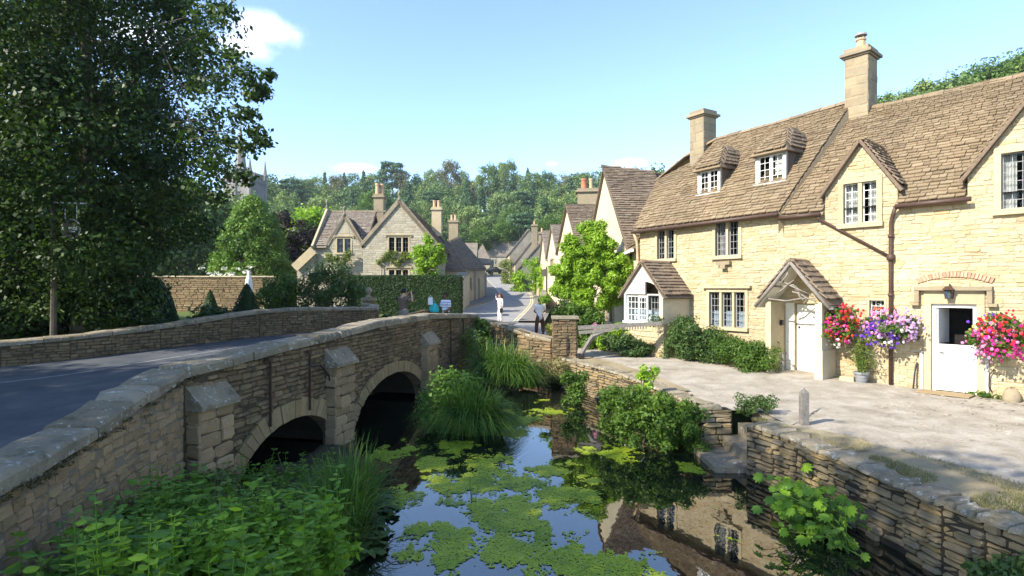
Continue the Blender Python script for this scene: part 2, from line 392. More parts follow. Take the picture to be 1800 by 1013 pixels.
class MB:
    def __init__(s): s.V = []; s.F = []
    def add(s, V, F):
        b = len(s.V); s.V += [tuple(map(float, v)) for v in V]; s.F += [tuple(i + b for i in f) for f in F]; return s
    def hexa(s, P):      # 8 points: bottom ring 0-3, top ring 4-7
        return s.add(P, [(3, 2, 1, 0), (4, 5, 6, 7), (0, 1, 5, 4), (1, 2, 6, 5), (2, 3, 7, 6), (3, 0, 4, 7)])
    def box(s, fr, u0, u1, v0, v1, w0, w1):
        return s.hexa([fr.p(u0, v0, w1), fr.p(u1, v0, w1), fr.p(u1, v0, w0), fr.p(u0, v0, w0), fr.p(u0, v1, w1), fr.p(u1, v1, w1), fr.p(u1, v1, w0), fr.p(u0, v1, w0)])
    def beam(s, a, b, w, h=None, up=(0, 0, 1)):
        a = np.array(a, float); b = np.array(b, float); h = h or w
        d = unit(b - a); x = np.cross(d, up)
        x = unit(x) if np.linalg.norm(x) > 1e-6 else V3(1, 0, 0)
        y = np.cross(x, d); x = x * w / 2; y = y * h / 2
        return s.hexa([a - x - y, a + x - y, a + x + y, a - x + y, b - x - y, b + x - y, b + x + y, b - x + y])
    def prism(s, fr, pts, w0, w1):
        n = len(pts)
        V = [fr.p(u, v, w1) for u, v in pts] + [fr.p(u, v, w0) for u, v in pts]
        F = [tuple(range(n)), tuple(range(2 * n - 1, n - 1, -1))] + [(i, i + n, (i + 1) % n + n, (i + 1) % n) for i in range(n)]
        return s.add(V, F)
    def tube(s, pts, radii, n=7, cap=True):
        pts = [np.array(p, float) for p in pts]
        if isinstance(radii, (int, float)): radii = [radii] * len(pts)
        V = []; prev = None
        for i, p in enumerate(pts):
            d = unit((pts[min(i + 1, len(pts) - 1)] - pts[max(i - 1, 0)]) + 1e-9)
            if prev is None:
                x = np.cross(d, (0, 0, 1)); x = unit(x) if np.linalg.norm(x) > 1e-3 else V3(1, 0, 0)
            else:
                x = unit(prev - d * np.dot(prev, d))
            prev = x; y = np.cross(d, x)
            for k in range(n):
                a = 2 * math.pi * k / n
                V.append(p + (x * math.cos(a) + y * math.sin(a)) * radii[i])
        F = []
        for i in range(len(pts) - 1):
            for k in range(n):
                F.append((i * n + k, i * n + (k + 1) % n, (i + 1) * n + (k + 1) % n, (i + 1) * n + k))
        if cap:
            F.append(tuple(range(n - 1, -1, -1))); F.append(tuple(range((len(pts) - 1) * n, len(pts) * n)))
        return s.add(V, F)
    def lathe(s, c, prof, n=12):
        c = np.array(c, float); V = []
        for r, z in prof:
            for k in range(n):
                a = 2 * math.pi * k / n; V.append(c + V3(math.cos(a) * r, math.sin(a) * r, z))
        F = []
        for i in range(len(prof) - 1):
            for k in range(n):
                F.append((i * n + k, i * n + (k + 1) % n, (i + 1) * n + (k + 1) % n, (i + 1) * n + k))
        F.append(tuple(range(n - 1, -1, -1))); F.append(tuple(range((len(prof) - 1) * n, len(prof) * n)))
        return s.add(V, F)
    def ell(s, c, r, n=10, m=6):
        c = np.array(c, float)
        prof = [(max(1e-3, math.sin(math.pi * i / m)), -math.cos(math.pi * i / m)) for i in range(m + 1)]
        V = []
        for q, z in prof:
            for k in range(n):
                a = 2 * math.pi * k / n; V.append(c + V3(math.cos(a) * q * r[0], math.sin(a) * q * r[1], z * r[2]))
        F = []
        for i in range(m):
            for k in range(n):
                F.append((i * n + k, i * n + (k + 1) % n, (i + 1) * n + (k + 1) % n, (i + 1) * n + k))
        return s.add(V, F)
    def obj(s, name, mat, parent=None, smooth=False, kind=None, loc=None):
        return obj(name, s.V, s.F, mat, parent, smooth, kind, loc)

# ---- pieces: stones in a wall, tiles on a roof
def stone_templates(rng, n=8):
    out = []
    for _ in range(n):
        cu, cv = 0.035, 0.09
        j = lambda a: rng.uniform(-a, a)
        sq = [(-1, -1), (1, -1), (1, 1), (-1, 1)]
        A = [(0.5 * a, 0.5 * b, -1.0) for a, b in sq]
        c4 = [(0.5 * a + j(0.02) - 0.01 * a, 0.5 * b + j(0.05) - 0.03 * b) for a, b in sq]
        B = [(x, y, -0.22) for x, y in c4]
        C = [(x - a * cu + j(0.01), y - b * cv + j(0.03), j(0.10)) for (x, y), (a, b) in zip(c4, sq)]
        V = A + B + C
        F = []
        for o in (0, 4):
            for k in range(4): F.append((o + k, o + (k + 1) % 4, o + 4 + (k + 1) % 4, o + 4 + k))
        F += [(8, 9, 10), (8, 10, 11)] if rng.random() < .5 else [(9, 10, 11), (9, 11, 8)]
        out.append((np.array(V), F))
    return out
def tile_templates(rng, n=8):
    out = []
    for _ in range(n):
        j = lambda a: rng.uniform(-a, a)
        lo = [(-0.5 + abs(j(.03)), -0.5 + j(.07)), (-0.18 + j(.1), -0.5 + j(.05)), (0.2 + j(.1), -0.5 + j(.05)), (0.5 - abs(j(.03)), -0.5 + j(.07))]
        up = [(0.5, 0.5), (0.2, 0.5), (-0.2, 0.5), (-0.5, 0.5)]
        P = lo + up
        V = [(x, y, j(.12) if i < 4 else 0) for i, (x, y) in enumerate(P)] + [(x, y, -1.0) for x, y in P]
        F = [(0, 1, 6, 7), (1, 2, 5, 6), (2, 3, 4, 5), (0, 8, 9, 1), (1, 9, 10, 2), (2, 10, 11, 3), (3, 11, 12, 4), (7, 15, 8, 0)]
        out.append((np.array(V), F))
    return out
def rubble_templates(rng, n=10):
    out = []
    for _ in range(n):
        P = []
        for (cx, cy) in ((-1, -1), (1, -1), (1, 1), (-1, 1)):
            cut = rng.uniform(.05, .2); cut2 = rng.uniform(.08, .34)
            a = (.5 * cx - cx * cut, .5 * cy + rng.uniform(-.06, .06)); b = (.5 * cx + rng.uniform(-.02, .02), .5 * cy - cy * cut2)
            P += [b, a] if cx * cy > 0 and cx < 0 or (cx > 0 and cy > 0) else [a, b]
        cen = (sum(p[0] for p in P) / 8, sum(p[1] for p in P) / 8)
        P.sort(key=lambda p: math.atan2(p[1] - cen[1], p[0] - cen[0]))
        A = [(x, y, -1.0) for x, y in P]; B = [(x, y, -.30 + rng.uniform(-.1, .1)) for x, y in P]; C = [(x * .90 + rng.uniform(-.01, .01), y * .80 + rng.uniform(-.02, .02), rng.uniform(-.12, .12)) for x, y in P]
        F = []
        for o in (0, 8):
            for k in range(8): F.append((o + k, o + (k + 1) % 8, o + 8 + (k + 1) % 8, o + 8 + k))
        F += [(16, 17, 18, 19), (16, 19, 20, 23), (20, 21, 22, 23)]
        out.append((np.array(A + B + C), F))
    return out
_r0 = random.Random(5)
TPL = {'stone': stone_templates(_r0), 'tile': tile_templates(_r0), 'rubble': rubble_templates(_r0)}
_tplmesh = {}
def tpl_mesh(kind, i, mat):
    k = (kind, i, mat)
    if k not in _tplmesh:
        V, F = TPL[kind][i]; _tplmesh[k] = mk_mesh('stone' if kind == 'rubble' else kind, V, F, mat)
    return _tplmesh[k]

def field(inside, u0, u1, v0, v1, hr, lr, rng, du=0.03, taper=None):
    out = []; v = v0; us = np.arange(u0, u1 + du * .5, du)
    while v < v1 - 0.02:
        f = (v - v0) / max(1e-6, v1 - v0)
        k = 1.0 if taper is None else 1 + (taper - 1) * f
        h = rng.uniform(*hr) * k
        if v + h > v1 - 0.03: h = v1 - v
        ok = inside(us, v + .08 * h) & inside(us, v + .92 * h)
        i = 0; n = len(us)
        while i < n:
            if not ok[i]: i += 1; continue
            s = i
            while i + 1 < n and ok[i + 1]: i += 1
            a, b = us[s], us[i]; i += 1
            if b - a < 0.04: continue
            u = a
            first = rng.uniform(.4, 1)
            while u < b - 1e-6:
                L = rng.uniform(*lr) * k * first; first = 1
                if b - (u + L) < lr[0] * .5 * k: L = b - u
                out.append((u, u + L, v, v + h)); u += L
        v += h
    return out

HOR = 506.5
def in_view(p, m=0.02):
    return p[1] > 0.5 and abs(p[0] / p[1]) < 0.9 + m and abs(p[2] / p[1]) < 0.5065 + m
def pieces(parent, name, pcs, fr, mat, rng, kind='stone', depth=0.1, proud=(0, .02), gap=.012, cap=300, minpx=9.0, over=0.0, lift=0.0, one=True):
    """lay pieces on a face; the ones that show largest are objects of their own, the rest one mesh"""
    ms = []; score = []
    for (u0, u1, v0, v1) in pcs:
        lu = max(.02, u1 - u0 - gap); h = (v1 - v0)
        if kind == 'tile':
            hv = h * (1 + over); uc = (u0 + u1) / 2; vc = v0 + hv / 2
            a = math.atan2(lift, hv) + rng.uniform(-.015, .015)
            Vt = fr.V * math.cos(a) - fr.N * math.sin(a); Nt = fr.N * math.cos(a) + fr.V * math.sin(a)
            c = fr.p(uc, vc, lift * .5 + depth + rng.uniform(*proud))
            rot = rng.uniform(-.02, .02)
            Uu = fr.U + Vt * rot
            M = np.eye(4); M[:3, 0] = Uu * lu; M[:3, 1] = Vt * hv; M[:3, 2] = Nt * depth; M[:3, 3] = c
            hh = h
        else:
            hv = max(.02, h - gap)
            c = fr.p((u0 + u1) / 2, (v0 + v1) / 2, rng.uniform(*proud))
            U_, V_ = fr.U, fr.V
            if kind == 'rubble':
                ro = rng.uniform(-.045, .045); U_ = fr.U + fr.V * ro; V_ = fr.V - fr.U * ro; hv *= rng.uniform(.95, 1.2); c = c + fr.V * rng.uniform(-.1, .1) * hv
            M = np.eye(4); M[:3, 0] = U_ * lu; M[:3, 1] = V_ * hv; M[:3, 2] = fr.N * depth; M[:3, 3] = c
            hh = hv
        ms.append(M)
        D = np.linalg.norm(c); face = max(0.0, float(np.dot(fr.N, -c / D)))
        px = 1000 * max(lu, 0) / D
        sc = lu * hh * face / D / D * 1e6
        score.append(sc if (in_view(c) and one and px >= minpx and sc > 25) else 0.0)
    order = sorted(range(len(ms)), key=lambda i: -score[i])
    big = set(i for i in order[:cap] if score[i] > 0)
    off = wloc(parent); T = np.eye(4); T[:3, 3] = -off
    nt = len(TPL[kind]); rV = []; rF = []; b = 0
    for i, M in enumerate(ms):
        k = rng.randrange(nt)
        if i in big:
            o = bpy.data.objects.new(name, tpl_mesh(kind, k, mat))
            link(o, parent); o.matrix_basis = Matrix((T @ M).tolist())
        else:
            V, F = TPL[kind][k]
            rV.append(V @ M[:3, :3].T + M[:3, 3]); rF += [tuple(x + b for x in f) for f in F]; b += len(V)
    if rV:
        obj(name + 's_beyond', np.concatenate(rV), rF, mat, parent, kind='stuff')

def clip_poly(poly, conv):
    """clip poly by convex polygon conv (counter-clockwise)"""
    out = list(poly)
    for i in range(len(conv)):
        a = conv[i]; b = conv[(i + 1) % len(conv)]
        ins = lambda p: (b[0] - a[0]) * (p[1] - a[1]) - (b[1] - a[1]) * (p[0] - a[0]) >= -1e-9
        res = []
        for j in range(len(out)):
            p, q = out[j], out[(j + 1) % len(out)]
            ip, iq = ins(p), ins(q)
            if ip: res.append(p)
            if ip != iq:
                d1 = (b[0] - a[0]) * (p[1] - a[1]) - (b[1] - a[1]) * (p[0] - a[0])
                d2 = (b[0] - a[0]) * (q[1] - a[1]) - (b[1] - a[1]) * (q[0] - a[0])
                t = d1 / (d1 - d2); res.append((p[0] + (q[0] - p[0]) * t, p[1] + (q[1] - p[1]) * t))
        out = res
        if len(out) < 3: return []
    return out
def in_conv(conv, inset=0.0):
    A = np.array(conv, float)
    def f(u, v):
        u = np.asarray(u, float); ok = np.ones(u.shape, bool)
        for i in range(len(A)):
            a = A[i]; b = A[(i + 1) % len(A)]; L = math.hypot(*(b - a))
            ok &= ((b[0] - a[0]) * (v - a[1]) - (b[1] - a[1]) * (u - a[0])) / L >= inset
        return ok
    return f
def wall(parent, fr, outline, openings, mat_back, mat_stone=None, rng=None, hr=(.09, .15), lr=(.18, .5), reveal=.22, name='wall', cap=300, room=True, one=True, proud=(.0, .018), minpx=9.0, depth=.07, gap=.012, pk='stone'):
    """wall face with real openings, reveals and a dark room behind; coursed stones in front"""
    us = sorted(set([p[0] for p in outline] + [o[0] for o in openings] + [o[1] for o in openings]))
    vs = sorted(set([p[1] for p in outline] + [o[2] for o in openings] + [o[3] for o in openings]))
    mb = MB()
    for i in range(len(us) - 1):
        for j in range(len(vs) - 1):
            cu = (us[i] + us[i + 1]) / 2; cv = (vs[j] + vs[j + 1]) / 2
            if any(o[0] < cu < o[1] and o[2] < cv < o[3] for o in openings): continue
            poly = clip_poly([(us[i], vs[j]), (us[i + 1], vs[j]), (us[i + 1], vs[j + 1]), (us[i], vs[j + 1])], outline)
            if len(poly) >= 3:
                mb.add([fr.p(u, v, 0) for u, v in poly], [tuple(range(len(poly)))])
    for (a, b, c, d) in openings:
        for (p, q) in (((a, c), (a, d)), ((a, d), (b, d)), ((b, d), (b, c)), ((b, c), (a, c))):
            mb.add([fr.p(*p, 0), fr.p(*q, 0), fr.p(*q, -reveal), fr.p(*p, -reveal)], [(0, 1, 2, 3)])
    w = mb.obj(name, mat_back, parent)
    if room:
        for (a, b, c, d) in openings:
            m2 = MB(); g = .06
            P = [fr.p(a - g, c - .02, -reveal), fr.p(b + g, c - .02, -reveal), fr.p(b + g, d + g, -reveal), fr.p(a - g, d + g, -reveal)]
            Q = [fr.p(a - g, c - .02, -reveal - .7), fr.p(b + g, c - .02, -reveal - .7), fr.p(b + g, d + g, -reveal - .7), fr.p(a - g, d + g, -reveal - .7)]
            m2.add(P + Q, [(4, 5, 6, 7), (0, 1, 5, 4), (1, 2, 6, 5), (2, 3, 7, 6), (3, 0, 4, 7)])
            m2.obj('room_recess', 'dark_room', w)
    if mat_stone:
        ic = in_conv(outline, .0)
        def inside(u, v):
            ok = ic(u, v)
            for (a, b, c, d) in openings:
                if c < v < d: ok &= ~((u > a) & (u < b))
            return ok
        u0 = min(p[0] for p in outline); u1 = max(p[0] for p in outline)
        v0 = min(p[1] for p in outline); v1 = max(p[1] for p in outline)
        pieces(w, 'stone', field(inside, u0, u1, v0, v1, hr, lr, rng), fr, mat_stone, rng, pk, depth, (proud[0] + .012, proud[1] + .012), gap, cap, minpx, one=one)
    return w

def window(parent, fr, u0, u1, v0, v1, lights=2, jamb=.09, mull=.08, stone='dressed_stone', casement='lead_bar', cols=3, rows=5, curtain=None, set_back=.1, proud=.03, sill=True, hood=None, frame_w=.025, open_leaf=None):
    """stone mullioned window: surround, mullions, then casement frames with lead bars and panes"""
    mb = MB()
    mb.box(fr, u0 - jamb, u0, v0 - .02, v1, -.18, proud); mb.box(fr, u1, u1 + jamb, v0 - .02, v1, -.18, proud)
    mb.box(fr, u0 - jamb, u1 + jamb, v1, v1 + jamb * 1.1, -.18, proud + .003)
    if sill: mb.box(fr, u0 - jamb * 1.2, u1 + jamb * 1.2, v0 - jamb, v0 - .0, -.18, proud + .05)
    lw = (u1 - u0 - mull * (lights - 1)) / lights
    for i in range(1, lights):
        x = u0 + i * (lw + mull) - mull; mb.box(fr, x, x + mull, v0, v1, -.16, proud - .02)
    win = mb.obj('window', stone, parent)
    if hood:
        h = MB(); a = u0 - jamb - .12; b = u1 + jamb + .12; y = v1 + jamb * 1.1 + .004
        h.box(fr, a, b, y, y + .07, -.02, .11)
        for x in ((a, a + .08), (b - .08, b)): h.box(fr, x[0], x[1], y - hood, y - .002, -.02, .08)
        h.obj('hood_mould', stone, win)
    for i in range(lights):
        a = u0 + i * (lw + mull); b = a + lw; w = -set_back
        c = MB(); f = frame_w
        c.box(fr, a, a + f, v0, v1, w - .02, w + .02); c.box(fr, b - f, b, v0, v1, w - .02, w + .02)
        c.box(fr, a + f, b - f, v0, v0 + f, w - .019, w + .019); c.box(fr, a + f, b - f, v1 - f, v1, w - .019, w + .019)
        for k in range(1, cols):
            x = a + (b - a) * k / cols; c.box(fr, x - .006, x + .006, v0 + f, v1 - f, w - .008, w + .010)
        for k in range(1, rows):
            y = v0 + (v1 - v0) * k / rows; c.box(fr, a + f, b - f, y - .006, y + .006, w - .007, w + .012)
        cs = c.obj('casement', casement, win)
        g = MB(); g.add([fr.p(a, v0, w), fr.p(b, v0, w), fr.p(b, v1, w), fr.p(a, v1, w)], [(0, 1, 2, 3)]).obj('pane', 'window_glass', win)
        if curtain:
            k = MB(); n = 12; side = curtain[1] if len(curtain) > 1 else 1.0
            x0, x1 = (a, a + lw * side) if i % 2 == 0 else (b - lw * side, b)
            ct = v0 + (v1 - v0) * (curtain[2] if len(curtain) > 2 else 1.0)
            P = []
            for q in range(n + 1):
                x = x0 + (x1 - x0) * q / n; d = w - .10 + .025 * math.sin(q * 2.1)
                P += [fr.p(x, v0 - .02, d), fr.p(x, ct, d)]
            k.add(P, [(2 * q, 2 * q + 2, 2 * q + 3, 2 * q + 1) for q in range(n)]).obj('curtain', curtain[0], win)
    return win

def roof_plane(parent, A, B, C, D, mat, rng, expo=(.17, .2), lr=(.2, .42), thick=.028, lift=.045, taper=.6, cap=300, name='roof', one=True, deck=.05, minpx=9.0, du=.03, cuts=(), u_off=0.0):
    """A,B eave ends, C,D ridge ends (seen from outside, left to right, then back): deck and courses of stone tiles"""
    A, B, C, D = [np.array(x, float) for x in (A, B, C, D)]
    fr = Fr(A, B - A, (0, 0, 1), np.cross(B - A, D - A))
    fr.V = np.cross(fr.N, fr.U)
    q = [(float(np.dot(p - A, fr.U)), float(np.dot(p - A, fr.V))) for p in (A, B, C, D)]
    ins0 = in_conv(q, 0.0); ins = ins0
    mb = MB()
    if not cuts: mb.prism(fr, q, -deck, -.005)
    else:
        def ins(u, v):
            ok = ins0(u, v); z = A[2] + v * fr.V[2]; uu = np.asarray(u) + u_off
            for (ul, ur, zf, ua, za) in cuts:
                t = min(1, max(0, (z - zf) / (za - zf)))
                if z < za: ok = ok & ~((uu > ul + (ua - ul) * t) & (uu < ur + (ua - ur) * t))
            return ok
        for (a, b, c, d) in field(ins, 0, max(p[0] for p in q), 0, max(p[1] for p in q), (.06, .06), (1, 1.2), rng, .03): mb.box(fr, a, b, c, d + .002, -deck, -.005)
    r = mb.obj(name, mat, parent)
    umin = min(p[0] for p in q); umax = max(p[0] for p in q); vmax = max(p[1] for p in q)
    pcs = field(ins, umin, umax, -.03, vmax, expo, lr, rng, du, taper)
    pieces(r, 'tile', pcs, fr, mat, rng, 'tile', thick, (-.006, .014), .009, cap, minpx, .35, lift, one)
    return r
def ridge_row(parent, pts, mat, rng, L=.42, w=.16, h=.10, name='ridge_tile'):
    pts = [np.array(p, float) for p in pts]
    for a, b in zip(pts[:-1], pts[1:]):
        n = max(1, round(np.linalg.norm(b - a) / L)); d = unit(b - a); x = unit(np.cross(d, (0, 0, 1)))
        for i in range(n):
            p = a + (b - a) * (i + .02) / n; q = a + (b - a) * (i + .98) / n
            j = rng.uniform(-.012, .012); up = V3(0, 0, 1)
            mb = MB()
            ring = lambda c: [c + x * w - up * h * .8, c + x * w * .5 + up * (h * .25 + j), c + up * (h * .55 + j), c - x * w * .5 + up * (h * .25 + j), c - x * w - up * h * .8, c - up * h * .4]
            P = ring(p) + ring(q)
            mb.add(P, [(k, k + 1, k + 7, k + 6) for k in range(5)] + [(5, 0, 6, 11), (5, 4, 3, 2, 1, 0), (6, 7, 8, 9, 10, 11)])
            mb.obj(name, mat, parent)

# ---- foliage
def leaves(C, Nn, L, wr, rng, fold=.12, T=None, ovate=False):
    n = len(C); Nn = Nn / (np.linalg.norm(Nn, axis=1, keepdims=True) + 1e-9)
    if T is None: T = rng.normal(size=(n, 3))
    T = T - Nn * np.sum(T * Nn, axis=1, keepdims=True); T /= (np.linalg.norm(T, axis=1, keepdims=True) + 1e-9)
    B = np.cross(Nn, T); L = np.asarray(L).reshape(-1, 1) * np.ones((n, 1)); Wd = L * wr
    if not ovate:
        V = np.stack([C - T * L * .5, C + B * Wd * .5 - T * L * .08 - Nn * fold * L, C + T * L * .5 - Nn * fold * L * .8, C - B * Wd * .5 - T * L * .08 - Nn * fold * L], axis=1)
        return V.reshape(-1, 3), np.arange(n * 4).reshape(n, 4)
    d = Nn * fold * L
    V = np.stack([C - T * L * .5, C + B * Wd * .46 - T * L * .22 - d * .3, C + B * Wd * .38 + T * L * .14 - d * .6, C + T * L * .5 - d * 1.6, C - B * Wd * .38 + T * L * .14 - d * .6, C - B * Wd * .46 - T * L * .22 - d * .3], axis=1).reshape(-1, 3)
    i = np.arange(n) * 6
    F = np.concatenate([np.stack([i, i + 1, i + 2, i + 3], 1), np.stack([i, i + 3, i + 4, i + 5], 1)])
    return V, F
def blob_points(blobs, per, rng, shell=.55, up=.35):
    Cs = []; Ns = []
    for c, r in blobs:
        n = per if np.isscalar(per) else int(rng.integers(*per))
        d = rng.normal(size=(n, 3)); d /= np.linalg.norm(d, axis=1, keepdims=True)
        q = shell + (1 - shell) * rng.random((n, 1)) ** .6
        q *= (1 + .18 * rng.normal(size=(n, 1)))
        Cs.append(np.array(c) + d * q * np.array(r)); Ns.append(d * .75 + np.array([0, 0, up]) + rng.normal(size=(n, 3)) * .45)
    return np.concatenate(Cs), np.concatenate(Ns)
def clusters(c, r, n, br, rng, shell=.45, flat=.75, zmin=None):
    out = []
    for _ in range(n):
        d = rng.normal(size=3); d /= np.linalg.norm(d); q = shell + (1 - shell) * rng.random() ** .5
        p = np.array(c) + d * q * np.array(r)
        b = br * rng.uniform(.6, 1.3)
        if zmin is not None and p[2] < zmin: p[2] = zmin + rng.random() * .3
        out.append((p, (b, b, b * flat)))
    return out
def leafy(name, parent, blobs, per, size, mat, rng, wr=.62, shell=.5, up=.35, ovate=False, kind=None, fold=.12, jit=.35, loc=None):
    C, Nn = blob_points(blobs, per, rng, shell, up)
    L = size * (1 + jit * rng.normal(size=len(C))).clip(.4, 1.8)
    V, F = leaves(C, Nn, L, wr, rng, fold, ovate=ovate)
    return obj(name, V, F, mat, parent, kind=kind, loc=loc)
def limbs(base, top, r0, blobs, rng, nl=12, r1=.04, fork=.35, mb=None, n=8):
    base = np.array(base, float); top = np.array(top, float); mb = mb or MB()
    k = 7; P = []; R = []
    for i in range(k + 1):
        f = i / k
        P.append(base + (top - base) * f + V3(rng.normal() * .06, rng.normal() * .06, 0) * (1 if 0 < i else 0) * np.linalg.norm(top - base) * .1)
        R.append(r0 * (1 - .75 * f) * (1.35 if i == 0 else 1))
    mb.tube(P, R, n)
    idx = rng.permutation(len(blobs))[:nl]
    for i in idx:
        e = np.array(blobs[i][0]); f = rng.uniform(fork, .95); j = min(k - 1, int(f * k)); s = P[j] + (P[j + 1] - P[j]) * (f * k - j)
        rr = min(max(r1, R[j] * .38), .055)
        dl = np.linalg.norm(e - s); m = s + (e - s) * .5 + V3(rng.normal() * .10, rng.normal() * .10, .14) * dl; m2 = m + (e - m) * .5 + V3(rng.normal() * .05, rng.normal() * .05, -.04) * dl
        mb.tube([s, s + (m - s) * .5 + rng.normal(size=3) * .04 * dl, m, m2, e], [rr, rr * .75, rr * .5, rr * .3, r1 * .2], 6)
    return mb
def blades(base, n, h, spread, w, rng, droop=.6, radius=.3, seg=4, lean=(0, 0), hj=.25):
    """arching grass or sedge blades from a tuft"""
    base = np.array(base, float); a = rng.random(n) * 2 * np.pi; rr = radius * np.sqrt(rng.random(n))
    b = base + np.stack([np.cos(a) * rr, np.sin(a) * rr, np.zeros(n)], 1)
    a2 = a + rng.normal(size=n) * .6
    d = np.stack([np.cos(a2), np.sin(a2), np.zeros(n)], 1) * (spread * (.3 + .9 * rng.random(n)))[:, None] + np.array([lean[0], lean[1], 0])
    H = h * (1 + hj * rng.normal(size=n)).clip(.4, 1.5)
    side = np.stack([-np.sin(a2), np.cos(a2), np.zeros(n)], 1); side = side + rng.normal(size=(n, 3)) * .25
    side /= np.linalg.norm(side, axis=1, keepdims=True)
    rows = []
    for s in range(seg + 1):
        f = s / seg
        z = H * (f - droop * f ** 2.6 * (np.linalg.norm(d, axis=1) / (spread + 1e-6)))
        c = b + d * (f ** 1.7)[None] if False else b + d * f ** 1.7
        c = c + np.stack([np.zeros(n), np.zeros(n), z], 1)
        ww = w * (1 - f ** 1.5 * .92) * (1 + .2 * rng.normal(size=n)).clip(.5, 1.6)
        rows.append(np.stack([c - side * ww[:, None] / 2, c + side * ww[:, None] / 2], 1))
    V = np.stack(rows, 1).reshape(-1, 3); k = 2 * (seg + 1); i = np.arange(n) * k
    F = np.concatenate([np.stack([i + 2 * s, i + 2 * s + 1, i + 2 * s + 3, i + 2 * s + 2], 1) for s in range(seg)])
    return V, F
def join(parts):
    V = []; F = []; b = 0
    for v, f in parts:
        V.append(v); F.append(f + b); b += len(v)
    return np.concatenate(V), np.concatenate(F)
def sheet(name, pts, mat, kind='structure', sub=None):
    return None
def strip(name, L, R, mat, kind='structure', nx=4, n=8, parent=None):
    """sheet between two edge lines given as lists of points, refined"""
    L = np.array(L, float); R = np.array(R, float)
    def res(A):
        t = np.linspace(0, len(A) - 1, (len(A) - 1) * n + 1); i = np.arange(len(A))
        return np.stack([np.interp(t, i, A[:, k]) for k in range(3)], 1)
    L = res(L); R = res(R); m = len(L); V = []
    for k in range(nx + 1): V.append(L + (R - L) * k / nx)
    V = np.stack(V, 1).reshape(-1, 3); F = []
    for i in range(m - 1):
        for k in range(nx):
            a = i * (nx + 1) + k; F.append((a, a + 1, a + nx + 2, a + nx + 1))
    o = obj(name, V, np.array(F), mat, parent, kind=kind)
    return o
def smooth_line(P, n=8):
    P = [np.array(p, float) for p in P]; out = []
    for i in range(len(P) - 1):
        p0 = P[max(i - 1, 0)]; p1 = P[i]; p2 = P[i + 1]; p3 = P[min(i + 2, len(P) - 1)]
        for k in range(n):
            t = k / n
            out.append(.5 * ((2 * p1) + (-p0 + p2) * t + (2 * p0 - 5 * p1 + 4 * p2 - p3) * t * t + (-p0 + 3 * p1 - 3 * p2 + p3) * t ** 3))
    out.append(P[-1]); return out
# ------------------------------------------------------------------ terrain, water, roads
WATER = -3.10
RY = [-60, 10, 24, 32, 40, 47, 55, 63, 72, 95, 120, 140, 700]
RZ = [-2.2, -2.0, -1.95, -1.95, -1.62, -1.36, -1.08, -.62, 0.02, 1.12, 2.55, 3.95, 3.95]
RXC = [-3, -3, -2.2, -1.6, -1.0, -.3, .25, .3, -.4, -2.4, -4.4, -5, -5]
def sst(x, a, b):
    t = np.clip((x - a) / (b - a), 0, 1); return t * t * (3 - 2 * t)
def H(x, y):
    x = np.asarray(x, float); y = np.asarray(y, float)
    z = np.interp(y, RY, RZ)
    h = z - .22
    far = sst(y, 24, 40)
    dx = np.abs(x - np.interp(y, RY, RXC))
    h = h + far * .22 * sst(dx, 6, 12)
    h = np.where(y < 34, np.minimum(h, -2.5 + 0.6 * sst(y, 24, 34)), h)
    hill = 30 * sst(y, 118, 235) + 22 * sst(y, 225, 420)
    hill = hill * (.78 + .22 * np.tanh((x + 10) / 60))
    right = np.maximum(0, x - 19) * .47 * sst(y, 6, 40)
    right = 40 * (1 - np.exp(-right / 40))
    left = np.maximum(0, -x - 40) * .16 * sst(y, 50, 110)
    h = h + np.maximum(hill, right) + np.minimum(left, 12)
    trench = (y < 23.5) & (x > -12) & (x < np.interp(y, [-60, 5.4, 9.5, 10.8, 12.5, 15, 17.8, 22], [4.75, 4.75, 3.85, 3.55, 3.3, 2.75, 1.6, 0.5]) + .15 + 1.0 * ((y > 9.3) & (y < 11.0)))
    h = np.where(trench, -4.2, h)
    return h
xs = np.unique(np.concatenate([np.arange(-320, -60, 12), np.arange(-60, -16, 3), np.arange(-16, 14, .4), np.arange(14, 60, 3), np.arange(60, 330, 12)]))
ys = np.unique(np.concatenate([np.arange(-60, -6, 6), np.arange(-6, 30, .4), np.arange(30, 140, 2.5), np.arange(140, 260, 6), np.arange(260, 560, 20)]))
X, Y = np.meshgrid(xs, ys)
Z = H(X, Y)
nx_, ny_ = len(xs), len(ys)
ii = np.arange(ny_ - 1)[:, None] * nx_ + np.arange(nx_ - 1)[None]
ii = ii.ravel()
obj('ground', np.stack([X.ravel(), Y.ravel(), Z.ravel()], 1), np.stack([ii, ii + 1, ii + nx_ + 1, ii + nx_], 1), 'hill_ground', kind='structure', smooth=True)
# river
gx = np.arange(-13, 6, .5); gy = np.arange(-8, 23.5, .5)
X, Y = np.meshgrid(gx, gy); ii = (np.arange(len(gy) - 1)[:, None] * len(gx) + np.arange(len(gx) - 1)[None]).ravel()
obj('water', np.stack([X.ravel(), Y.ravel(), np.full(X.size, WATER)], 1), np.stack([ii, ii + 1, ii + len(gx) + 1, ii + len(gx)], 1), 'river_water', kind='structure')

